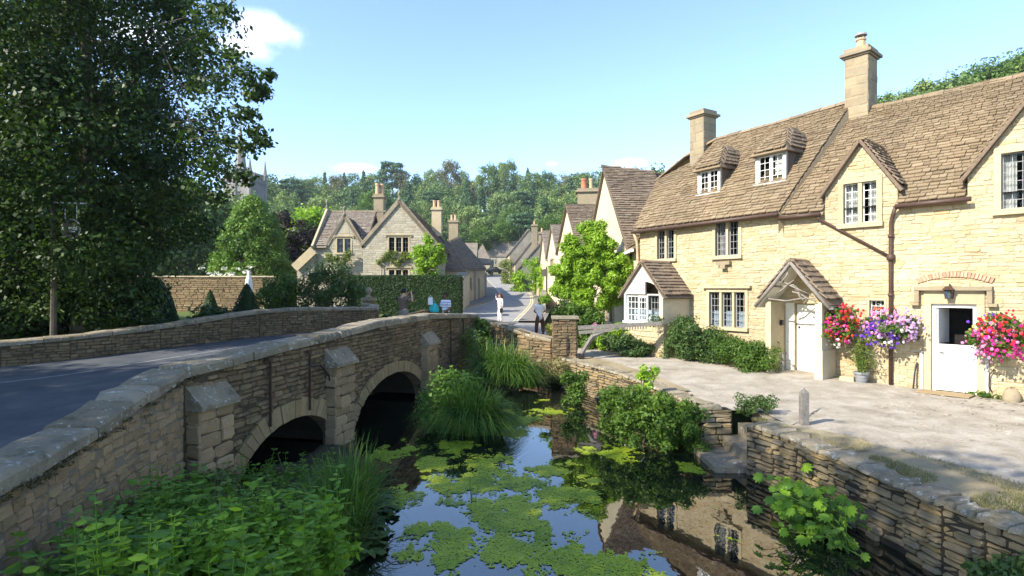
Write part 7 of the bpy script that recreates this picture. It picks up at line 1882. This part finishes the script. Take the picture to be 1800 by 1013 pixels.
# ------------------------------------------------------------------ cottage front: baskets, pot, lantern, mats, post
def basket(label, u, z, w, r, cols, seed, tail=0.0):
    rg = np.random.default_rng(seed); c = FRR.p(u, z, w); rt = thing('hanging_basket', label, 'hanging basket', tuple(c + V3(0, 0, -r[2])), 'flower baskets on the near cottage')
    MB().lathe(c + V3(0, 0, -.22), [(.08, 0), (.17, .08), (.22, .2), (.22, .22)], 12).obj('basket', 'soil', rt)
    hk = FRR.p(u, z + .42, .02); br = MB(); br.tube([hk + V3(0, 0, -.25), hk, hk + FRR.N * w * .6 + V3(0, 0, .05), FRR.p(u, z + .38, w)], .012, 6)
    br.obj('bracket', 'iron_black', rt)
    for a in (0, 2.1, 4.2): MB().tube([c + V3(math.cos(a) * .2, math.sin(a) * .2, 0), FRR.p(u, z + .38, w)], .004, 4).obj('chain', 'iron_black', rt)
    bl = clusters(c, r, 34, .13, rg, .45, .8)
    leafy('foliage', rt, bl, 80, .06, 'leaf_mid', rg)
    V_, F_ = blades(c + V3(0, 0, -.12), 40, -.38, .22, .010, rg, 0, .2, 3); obj('trailing_stems', V_, F_, 'leaf_climber', rt)
    for (mat, n, du, dz, sp) in cols:
        d = rg.normal(size=(n, 3)); d /= np.linalg.norm(d, axis=1, keepdims=True)
        d = np.where((d @ np.array(FRR.N))[:, None] < -.2, -d, d)
        cc = c + FRR.U * du + V3(0, 0, dz)
        lump = 1 + .16 * np.sin(d[:, :1] * 7 + 3 * d[:, 2:] + u * 5) + .10 * rg.normal(size=(n, 1))
        h_ = n // 3; blossoms(rt, (cc + d * np.array(r) * sp * .95 * lump)[h_:], .060, mat, rg); blossoms(rt, (cc + d * np.array(r) * sp * .9 * lump)[:h_], .042, mat, rg)
    if tail:
        V_, F_ = blades(c + V3(0, 0, -.2), 60, -tail, .1, .012, rg, 0, .12, 3); obj('trailing_stems', V_, F_, 'leaf_mid', rt)
basket('red, orange and magenta flower basket beside the porch', -1.72, -.90, .36, (.45, .42, .46), [('petal_red', 80, .12, .2, .8), ('petal_magenta', 120, -.05, -.05, 1.0), ('petal_orange', 80, 0, .0, .95), ('petal_white', 26, -.15, -.3, .6), ('petal_pink', 30, .15, 0, .95)], 110)
basket('purple and lilac flower basket between downpipe and stable door', -.66, -.93, .36, (.58, .46, .40), [('petal_purple', 130, -.12, -.12, .85), ('petal_lilac', 190, .24, .03, .75), ('petal_pink', 110, .05, .1, .95), ('petal_orange', 18, -.1, .25, .6), ('petal_white', 34, .2, -.1, .8)], 111)
basket('crimson and pink flower basket right of the stable door', 1.30, -.98, .38, (.52, .44, .43), [('petal_red', 140, .12, .1, .95), ('petal_magenta', 140, .1, -.1, 1.0), ('petal_pink', 60, -.1, -.15, .95), ('petal_purple', 12, -.15, .1, .9), ('petal_yellow', 24, -.1, .15, .7)], 112, .35)
lp = thing('wall_lantern', 'small glazed lantern over the stable door', 'lantern', tuple(FRR.p(.40, -.30, .16)))
f4 = FRR.at(.40, 0, .15)
MB().prism(f4, [(-.11, -.04), (.11, -.04), (.05, .03), (-.05, .03)], -.09, .09).obj('cap', 'iron_rust', lp)
for (a, b) in ((-.08, -.08), (.08, -.08), (-.08, .08), (.08, .08)): MB().beam(f4.p(a, -.05, b * .8), f4.p(a * .7, -.24, b * .6), .012).obj('bar', 'iron_rust', lp)
MB().hexa([f4.p(-.05, -.24, .045), f4.p(.05, -.24, .045), f4.p(.05, -.24, -.045), f4.p(-.05, -.24, -.045), f4.p(-.075, -.045, .065), f4.p(.075, -.045, .065), f4.p(.075, -.045, -.065), f4.p(-.075, -.045, -.065)]).obj('glass', 'window_glass', lp)
MB().lathe(f4.p(0, -.23, 0), [(.02, 0), (.022, .05), (.03, .1), (.01, .14)], 8).obj('bulb', 'sign_white', lp)
MB().tube([f4.p(0, .03, 0), f4.p(0, .09, -.05), f4.p(0, .05, -.15)], .012, 6).obj('arm', 'iron_rust', lp)
pt = thing('plant_pot', 'grey ribbed pot with a tall feathery plant beside the porch', 'plant pot', tuple(FRR.p(-1.28, -2.31, .35)))
pc_ = FRR.p(-1.28, -2.31, .35)
MB().lathe(pc_, [(.11, 0), (.125, .06), (.13, .065), (.14, .14), (.15, .145), (.155, .22), (.18, .225), (.18, .28), (.15, .28), (.14, .24)], 18).obj('pot', 'pot_grey', pt)
rg = np.random.default_rng(113)
leafy('foliage', pt, [(pc_ + V3(rg.normal() * .09, rg.normal() * .09, .35 + .75 * rg.random()), (.10, .10, .18)) for _ in range(40)], 70, .06, 'leaf_climber', rg, wr=.25)
V_, F_ = blades(pc_ + V3(0, 0, .25), 70, .8, .16, .008, rg, .2, .1, 3); obj('stems', V_, F_, 'leaf_mid', pt)
def flat_mat(name, label, fr, u0, u1, w0, w1, z, mat):
    o = MB().box(fr, u0, u1, z, z + .02, w0, w1).obj(name, mat, loc=tuple(fr.p((u0 + u1) / 2, z, (w0 + w1) / 2))); tag(o, label, 'doormat')
flat_mat('doormat', 'brown doormat in front of the stable door', FRR, -.1, .85, .16, .62, -2.325, 'door_mat')
flat_mat('doormat', 'dark doormat inside the tiled porch', FRR, -3.0, -2.25, .05, .5, -2.27, 'wood_dark')
o = MB().hexa([FRR.p(-1.75, -2.5, .5), FRR.p(-1.4, -2.5, .5), FRR.p(-1.4, -2.5, .08), FRR.p(-1.75, -2.5, .08), FRR.p(-1.73, -2.18, .46), FRR.p(-1.42, -2.17, .46), FRR.p(-1.42, -2.16, .08), FRR.p(-1.73, -2.18, .08)]).obj('stone_block', 'dressed_stone', loc=tuple(FRR.p(-1.6, -2.4, .3))); tag(o, 'low square stone block between porch and plant pot', 'stone')
b_ = MB().ell(FRR.p(1.46, -2.28, .16), (.17, .15, .22), 10, 7); rj = random.Random(3); b_.V = [tuple(x + rj.uniform(-.022, .022) for x in v) for v in b_.V]
o = b_.obj('stone_block', 'chimney_stone', loc=tuple(FRR.p(1.46, -2.4, .16)), smooth=True); tag(o, 'rough round boulder against the wall right of the stable door', 'stone')
o = MB().tube([FRR.p(-.26, -2.33, .2), FRR.p(-.25, -1.95, .12), FRR.p(-.22, -1.72, .06)], [.02, .018, .02], 6).obj('boot_scraper', 'iron_black', loc=tuple(FRR.p(-.26, -2.33, .2))); tag(o, 'iron foot scraper leaning left of the stable door', 'scraper')
o = MB().tube([FRR.p(1.16, -1.72, .05), FRR.p(1.09, -1.85, .09), FRR.p(1.08, -2.1, .09), FRR.p(1.12, -2.22, .06)], .012, 6).obj('wall_hook', 'iron_black', cot)
po = thing('wooden_post', 'short grey wooden post with pointed top on the verge', 'post', (4.96, 9.64, -2.32))
MB().box(Fr((4.90, 9.60, 0), (1, 0, 0)), .0, .115, -2.6, -1.78, -.12, 0).obj('shaft', 'wood_grey', po)
MB().add([(4.90, 9.60, -1.779), (5.025, 9.60, -1.779), (5.025, 9.72, -1.779), (4.90, 9.72, -1.779), (4.9625, 9.66, -1.69)], [(0, 1, 4), (1, 2, 4), (2, 3, 4), (3, 0, 4)]).obj('point', 'wood_grey', po)
# weeds along the cottage wall foot
for (u, lab, sd) in ((-2.0, 'tuft of weeds at the foot of the porch wall', 120), (2.0, 'green weeds along the wall foot at the right edge', 121), (1.05, 'small weed by the leaning stone', 122)):
    c = FRR.p(u, -2.35, .12); rg = np.random.default_rng(sd); r = thing('weeds', lab, 'weeds', tuple(c)); leafy('foliage', r, [(c + FRR.U * rg.normal() * .16 + V3(0, 0, .06), (.09, .09, .07)) for _ in range(8)], 40, .05, 'leaf_mid', rg)

# ------------------------------------------------------------------ wooden gate barrier by the pillar
gt = thing('wooden_gate', 'low weathered wooden bar gate with slanting brace hinged on the stone pillar', 'gate', (2.2, 17.7, -2.3))
ga, gb = V3(2.06, 17.72, -1.24), V3(4.55, 17.35, -1.08)
MB().beam(ga, gb, .12, .12).obj('top_rail', 'wood_grey', gt)
MB().beam(ga + V3(.02, -.02, -.15), ga + (gb - ga) * .42 + V3(0, -.02, -.11), .09, .10).obj('lower_rail', 'wood_grey', gt)
MB().tube([V3(2.14, 17.7, -2.10), V3(2.3, 17.68, -1.82), V3(2.5, 17.65, -1.5), V3(2.85, 17.6, -1.36)], [.08, .075, .085, .06], 6).obj('brace', 'wood_grey', gt)
MB().box(Fr((2.07, 17.62, 0), (1, 0, 0)), 0, .17, -2.22, -2.03, -.14, 0).obj('iron_shoe', 'iron_black', gt)
for i in range(14):
    p = ga + (gb - ga) * (.40 + .032 * i) + V3(0, -.05, 0); MB().beam(p + V3(0, 0, -.14), p + V3(0, 0, .04), .035, .03).obj('slat', 'wood_grey', gt)
# pink pot flowers behind the gate
hedge_run('flowering_plant', 'pink and white flowering plant behind the wooden gate', [(2.75, 18.9, -1.7), (2.8, 18.9, -1.5)], [.45, .45], .08, 7, .09, 26, .05, 'petal_pink', 123, cat='plant')

# ------------------------------------------------------------------ round hanging sign at left
sg = thing('hanging_sign', 'round dark sign with white lettering hung from a pole under the trees', 'sign', (-13.15, 16.3, -2.1))
sp_ = V3(-13.15, 16.3, .0)
MB().tube([sp_ + V3(0, 0, -2.3), sp_ + V3(.02, 0, .2), sp_ + V3(.0, 0, 2.75)], [.09, .075, .055], 8).obj('pole', 'bark', sg)
MB().beam(sp_ + V3(.05, 0, 2.45), sp_ + V3(.95, 0, 2.42), .04).obj('arm', 'sign_white', sg)
for x in (.35, .68): MB().tube([sp_ + V3(x, 0, 2.42), sp_ + V3(x, 0, 1.98)], .012, 5).obj('hanger', 'sign_white', sg)
c0 = sp_ + V3(.50, 0, 1.70); fs_ = Fr(c0, (1, -.06, 0))
def disc(f, r, w0, w1, n=28): return [(r * math.cos(2 * math.pi * k / n), r * math.sin(2 * math.pi * k / n)) for k in range(n)]
MB().prism(fs_, disc(fs_, .29, 0, 0), -.03, .0).obj('rim', 'lead_paint_grey', sg)
MB().prism(fs_, disc(fs_, .265, 0, 0), .001, .006).obj('face', 'sign_brown', sg)
MB().box(fs_, -.25, -.20, -.06, .05, .007, .012).obj('lettering', 'sign_white', sg); MB().box(fs_, -.20, -.15, -.06, -.035, .007, .012).obj('lettering', 'sign_white', sg)
for x in (.03, .13):
    ring_ = MB()
    for k in range(16):
        a, b = 2 * math.pi * k / 16, 2 * math.pi * (k + 1) / 16
        q = lambda t, r: fs_.p(x + r * math.cos(t), .0 + r * 1.15 * math.sin(t), .011)
        ring_.add([q(a, .02), q(a, .045), q(b, .045), q(b, .02)], [(0, 1, 2, 3)])
    ring_.obj('lettering', 'sign_white', sg)
MB().box(fs_, -.02, .20, -.10, -.075, .007, .012).obj('lettering', 'sign_white', sg)
MB().prism(fs_, [(-.06, .04), (-.02, .055), (.0, -.04), (-.03, -.05)], .007, .012).obj('lettering', 'sign_white', sg); MB().box(fs_, .18, .205, -.05, .06, .007, .012).obj('lettering', 'sign_white', sg)
lpx = sp_ + V3(-.18, -.05, .55)
MB().lathe(lpx, [(.04, 0), (.08, .08), (.09, .2), (.03, .26)], 8).obj('lamp', 'lead_paint_grey', sg)
# street sign on the right pavement
ss = thing('street_sign', 'small dark sign on a slim post on the right pavement', 'sign', (2.55, 42, -1.6))
MB().tube([(2.55, 42, -1.7), (2.55, 42, 1.55)], .045, 6).obj('post', 'iron_black', ss)
MB().prism(Fr((2.5, 41.93, 1.1), (1, -.1, 0)), [(-.30, -.25), (.30, -.25), (.30, .22), (.15, .30), (-.15, .30), (-.30, .22)], -.03, .03).obj('board', 'sign_brown', ss)
# parked dark car at the street end
car = thing('parked_car', 'small dark car parked by the market shelter at the street end', 'car', (-4.0, 117, 2.9))
fcar = Fr((-5.3, 116.4, 2.95), (1, .1, 0))
MB().prism(fcar, [(0, .25), (3.6, .25), (3.7, .55), (3.55, .85), (2.7, .95), (2.2, 1.42), (.9, 1.45), (.35, .95), (0, .85)], -1.6, 0).obj('body', 'car_black', car)
MB().prism(fcar.at(0, 0, .005), [(.5, .95), (2.55, .95), (2.12, 1.36), (.95, 1.38)], -.01, .0).obj('side_window', 'window_glass', car)
for u in (.75, 2.85):
    for w in (.02, -1.6):
        ctr = fcar.p(u, .30, w)
        wv = MB(); wv.tube([ctr - fcar.N * .0, ctr + fcar.N * .12], [.31, .31], 14); wv.obj('wheel', 'rubber', car)
for u in (3.6,): MB().box(fcar, u, u + .1, .6, .75, -.4, -.1).obj('headlight', 'chrome', car)
for i, D in enumerate((44, 50)):
    x = (972 - 900) / 1000 * D - .55
# ------------------------------------------------------------------ people
def skin_obj(name, verts, edges, rad, mat, parent, sub=2, root=0):
    me = bpy.data.meshes.new('tmp'); off = wloc(parent)
    me.from_pydata([tuple(np.array(v) - off) for v in verts], edges, [])
    o = bpy.data.objects.new('tmp', me); COL.objects.link(o)
    md = o.modifiers.new('skin', 'SKIN'); md.use_smooth_shade = True
    sv = me.skin_vertices[0].data
    for i, r in enumerate(rad):
        sv[i].radius = (r, r) if np.isscalar(r) else r
        sv[i].use_root = (i == root)
    s = o.modifiers.new('sub', 'SUBSURF'); s.levels = sub; s.render_levels = sub
    dg = bpy.context.evaluated_depsgraph_get()
    m2 = bpy.data.meshes.new_from_object(o.evaluated_get(dg))
    bpy.data.objects.remove(o, do_unlink=True)
    m2.name = name; m2.materials.clear(); m2.materials.append(MATS[mat])
    m2.polygons.foreach_set('use_smooth', np.ones(len(m2.polygons), bool))
    r = bpy.data.objects.new(name, m2); link(r, parent); return r
def person(label, loc, yaw, h, skin, hair, top, bottom, arms, legs=((.10, 0), (-.10, 0)), sleeve=.55, long_hair=False, trouser=1.0, head_yaw=0.0, shoes='rubber', top_len=.0, baggy=1.0):
    """standing figure. arms: per side (elbow, wrist) offsets from the shoulder in local (right, forward, up) as fraction of height"""
    r = thing('person', label, 'person', loc); s = h
    c, sn = math.cos(yaw), math.sin(yaw); L = V3(*loc)
    def w(x, y, z): return L + V3(c * x - sn * y, sn * x + c * y, z) * s      # x right, y forward, z up
    V = []; R = []; E = []
    def add(p, rad, con=None):
        V.append(w(*p)); R.append(rad * s if np.isscalar(rad) else (rad[0] * s, rad[1] * s)); i = len(V) - 1
        if con is not None: E.append((con, i))
        return i
    pel = add((0, 0, .53), (.088, .062)); wa = add((0, .0, .60), (.078, .055), pel); chs = add((0, 0, .71), (.092, .062), wa); nk0 = add((0, -.005, .80), (.055, .045), chs); nk = add((0, .0, .845), .030, nk0)
    h1 = add((0, .012, .885), (.043, .050), nk); h2 = add((0, .012, .93), (.047, .056), h1); h3 = add((0, .008, .975), (.036, .042), h2)
    add((0, .066, .908), .008, h2)
    sh = {}; J = {}
    for k, sd in enumerate((1, -1)):
        a = add((sd * .105, -.005, .79), .036, nk0)
        e, wr_ = arms[k]
        pe = (sd * .105 + e[0], e[1], .79 + e[2]); pw = (sd * .105 + wr_[0], wr_[1], .79 + wr_[2])
        m1 = add(tuple(np.array((sd * .105, -.005, .79)) * .5 + np.array(pe) * .5), .029, a); b = add(pe, .025, m1); m2 = add(tuple(np.array(pe) * .5 + np.array(pw) * .5), .023, b); cw = add(pw, .016, m2)
        d = unit(np.array(pw) - np.array(pe)); hp = np.array(pw) + d * .035; hand = add(tuple(hp), (.018, .014), cw)
        J[k] = ((sd * .105, -.005, .79), pe, pw)
        px_ = unit(np.cross(d, (0, .3, 1)) + 1e-6)
        for q in range(4):
            f1 = hp + d * .028 + px_ * (.009 * (q - 1.5)); add(tuple(f1), .0052, hand); 
            E.append((len(V) - 1, len(V))); V.append(w(*(f1 + d * (.018 + .004 * (q in (1, 2))) + V3(0, .006, -.006)))); R.append(.0046 * s)
        add(tuple(hp + d * .004 + px_ * .024), .006, hand)
    K = {}
    for k, sd in enumerate((1, -1)):
        fx, fy = legs[k]
        hip = add((sd * .05, 0, .49), .056, pel); kn = add((sd * .05 + fx * .35, fy * .5 + .012, .275), .040, hip); ca = add((sd * .05 + fx * .42, fy * .75 - .008, .19), .036, kn); an = add((sd * .05 + fx * .5, fy - .01, .045), .022, ca); add((sd * .05 + fx * .55, fy + .06, .02), .020, an)
        K[k] = ((sd * .05, 0, .49), (sd * .05 + fx * .35, fy * .5 + .012, .275), (sd * .05 + fx * .5, fy - .01, .045))
    skin_obj('body', V, E, R, skin, r, 2, pel)
    # shirt
    V = []; R = []; E = []
    pel = add((0, 0, .465 - top_len), (.100, .078)); wa = add((0, 0, .59), (.092, .068), pel); cc = add((0, 0, .71), (.104, .073), wa); n0 = add((0, -.004, .80), (.068, .052), cc); add((0, -.003, .825), (.040, .036), n0)
    for k in (0, 1):
        p0, pe, pw = [np.array(x) for x in J[k]]
        a = add(tuple(p0), .046, n0); e = p0 + (pe - p0) * min(1, sleeve * 2 if sleeve < .5 else 1); b = add(tuple(p0 + (e - p0) * .6), .039, a)
        if sleeve >= .9: q = add(tuple(pe), .034, b); add(tuple(pw), .026, q)
        else: add(tuple(p0 + (pe - p0) * sleeve), .038, b)
    skin_obj('top', V, E, R, top, r, 2, pel)
    V = []; R = []; E = []
    pel = add((0, 0, .575), (.086, .062)); pel2 = add((0, 0, .52), (.094, .068), pel)
    for k in (0, 1):
        hp_, kn_, an_ = [np.array(x) for x in K[k]]
        a = add(tuple(hp_), .064 * baggy, pel2)
        if trouser > .5: b = add(tuple(kn_), .050 * baggy, a); add(tuple(kn_ + (an_ - kn_) * min(1, (trouser - .5) * 2)), .044 * baggy, b)
        else: add(tuple(hp_ + (kn_ - hp_) * trouser * 2), .058 * baggy, a)
    skin_obj('trousers', V, E, R, bottom, r, 2, pel)
    # hair cap and eyes, shoes
    hm = MB(); n, m = 14, 9; prof = []
    VV = []
    for i in range(m + 1):
        t = math.pi * .02 + (math.pi * (.70 if not long_hair else .72)) * i / m
        for k in range(n):
            a = 2 * math.pi * k / n; fx = math.sin(t) * math.cos(a); fy = math.sin(t) * math.sin(a); fz = math.cos(t)
            back = 1.0
            if fy > .25 and fz < .35: fz = .35 + (fz - .35) * .15; 
            g = 1 + .06 * math.sin(5 * a + i)
            VV.append(w(fx * .056 * g, .006 + fy * .066 * g, .938 + fz * .064 * g - (.035 if (long_hair and fy < 0 and i > 6) else 0)))
    FF = [(i * n + k, i * n + (k + 1) % n, (i + 1) * n + (k + 1) % n, (i + 1) * n + k) for i in range(m) for k in range(n)] + [tuple(range(n - 1, -1, -1))]
    hm.add(VV, FF)
    if long_hair: hm.tube([w(0, -.045, .94), w(.0, -.06, .86), w(0, -.058, .76), w(0, -.05, .70)], [.045 * s, .05 * s, .042 * s, .015 * s], 8)
    hm.obj('hair', hair, r, smooth=True)
    for sd in (1, -1):
        MB().ell(w(sd * .019, .062, .925), (.0065 * s,) * 3, 6, 4).obj('eye', 'hair_dark', r)
        k = 0 if sd == 1 else 1; f_ = K[k][2]
        MB().ell(w(f_[0], f_[1] + .035, .022), (.030 * s, .030 * s, .024 * s), 10, 6).obj('shoe', shoes, r)
        MB().ell(w(f_[0], f_[1] + .065, .016), (.026 * s, .026 * s, .018 * s), 10, 6).obj('shoe', shoes, r)
    return r, w
up_cam = (((.055, .09, -.075), (-.045, .135, .075)), ((-.055, .09, -.075), (.05, .135, .075)))
relaxed = (((.035, -.01, -.175), (.03, .05, -.315)), ((-.035, -.01, -.175), (-.03, .05, -.315)))
pm, w_ = person('person in a brown t-shirt and grey trousers photographing with raised arms, seen from behind', (-4.0, 21.0, -1.79), -.45, 1.79, 'skin_fair', 'hair_dark', 'cloth_taupe', 'cloth_grey', (((.075, .06, -.07), (.0, .13, .075)), ((-.06, .07, -.09), (.09, .14, .07))), sleeve=.55)
cmr = thing('camera_phone', 'small dark phone held up by the person in the brown t-shirt', 'phone', tuple(w_(.06, .165, .885)))
MB().hexa([w_(.01, .168, .862), w_(.12, .168, .862), w_(.12, .175, .862), w_(.01, .175, .862), w_(.01, .168, .915), w_(.12, .168, .915), w_(.12, .175, .915), w_(.01, .175, .915)]).obj('body', 'car_black', cmr)
MB().ell(w_(.03, .177, .90), (.012, .012, .012), 8, 5).obj('lens', 'chrome', cmr)
ps_, w2_ = person('person in a blue and white striped t-shirt and dark shorts carrying bags, facing us', (-2.55, 21.9, -1.86), 2.5, 1.70, 'skin_brown', 'hair_dark', 'cloth_striped', 'cloth_navy', (((.06, .0, -.16), (.09, .13, -.07)), ((-.04, .03, -.17), (-.02, .14, -.20))), sleeve=.8, trouser=.45, legs=((.02, .02), (-.02, .0)))
hb = w2_(.20, .17, .72)
bg = thing('carrier_bag', 'bright teal carrier bag held by the person in the striped t-shirt', 'bag', tuple(hb + V3(0, 0, -.35)))
rgp = np.random.default_rng(130)
bm = MB(); q = 14
rings = [(.02, .06), (.13, .07), (.165, .14), (.15, .26), (.10, .36), (.04, .42)]
VV = [hb + V3(math.cos(2 * math.pi * k / q) * r_ * 1.15 * (1 + .08 * rgp.normal()), math.sin(2 * math.pi * k / q) * r_ * .6 * (1 + .08 * rgp.normal()), z - .36) for r_, z in rings for k in range(q)]
bm.add(VV, [(i * q + k, i * q + (k + 1) % q, (i + 1) * q + (k + 1) % q, (i + 1) * q + k) for i in range(len(rings) - 1) for k in range(q)])
bm.obj('bag', 'cloth_teal', bg)
for d in (-.05, .05): MB().tube([hb + V3(d, 0, .04), hb + V3(d * .5, 0, .12), hb + V3(0, 0, .18)], .012, 5).obj('handle', 'cloth_teal', bg)
wb = thing('paper_bag', 'small white paper bag held beside the teal carrier bag', 'bag', tuple(hb + V3(-.10, -.05, .0)))
MB().hexa([hb + V3(-.22, -.1, .0), hb + V3(-.04, -.12, .0), hb + V3(-.04, -.02, .0), hb + V3(-.22, 0, .0), hb + V3(-.21, -.1, .27), hb + V3(-.05, -.11, .29), hb + V3(-.05, -.03, .29), hb + V3(-.21, -.01, .27)]).obj('bag', 'cloth_white', wb)
MB().tube([hb + V3(-.17, -.06, .27), hb + V3(-.13, -.06, .36), hb + V3(-.09, -.07, .28)], .008, 5).obj('handle', 'cloth_white', wb)
pw_, w3_ = person('person in a pale pink outfit with auburn hair shading the eyes, standing in the road', (-.66, 32, -1.95), 2.2, 1.64, 'skin_fair', 'hair_auburn', 'cloth_pink', 'cloth_pink', (((.09, .03, .04), (.03, .08, .13)), ((-.035, .0, -.17), (-.03, .04, -.31))), sleeve=.9, long_hair=True, legs=((.0, .02), (.0, -.01)), top_len=.03, shoes='cloth_white')
hb3 = w3_(-.15, .06, .44)
sb = thing('shoulder_bag', 'small black bag hanging at the side of the person in pink', 'bag', tuple(hb3 + V3(0, 0, -.1)))
MB().box(Fr(hb3, (1, 0, 0)), -.09, .09, -.15, .10, -.08, .04).obj('pouch', 'car_black', sb)
MB().tube([hb3 + V3(0, 0, .08), hb3 + V3(0, 0, .35), w3_(-.08, 0, .82)], .010, 5).obj('strap', 'car_black', sb)
pb, w4_ = person('person in a white t-shirt and baggy brown trousers seen from behind near the pillar', (1.22, 25.0, -2.05), .12, 1.63, 'skin_brown', 'hair_dark', 'cloth_white', 'cloth_brown', (((.04, .02, -.16), (-.02, .12, -.20)), ((-.04, .02, -.16), (.02, .12, -.20))), sleeve=.85, legs=((.10, .03), (-.10, -.02)), top_len=.08, baggy=1.12)
# ------------------------------------------------------------------ air between the village and the wooded hill
t = NT('haze_air')
pv = t.n('ShaderNodeVolumePrincipled')
pv.inputs['Color'].default_value = (0.80, 0.90, 1.0, 1)
pv.inputs['Density'].default_value = 0.00028
pv.inputs['Anisotropy'].default_value = 0.2
t.l(pv.outputs[0], t.out.inputs['Volume'])
hz = MB().hexa([(-330, -65, -5.5), (335, -65, -5.5), (335, 565, -5.5), (-330, 565, -5.5), (-330, -65, 95), (335, -65, 95), (335, 565, 95), (-330, 565, 95)]).obj('haze', 'haze_air', kind='stuff')
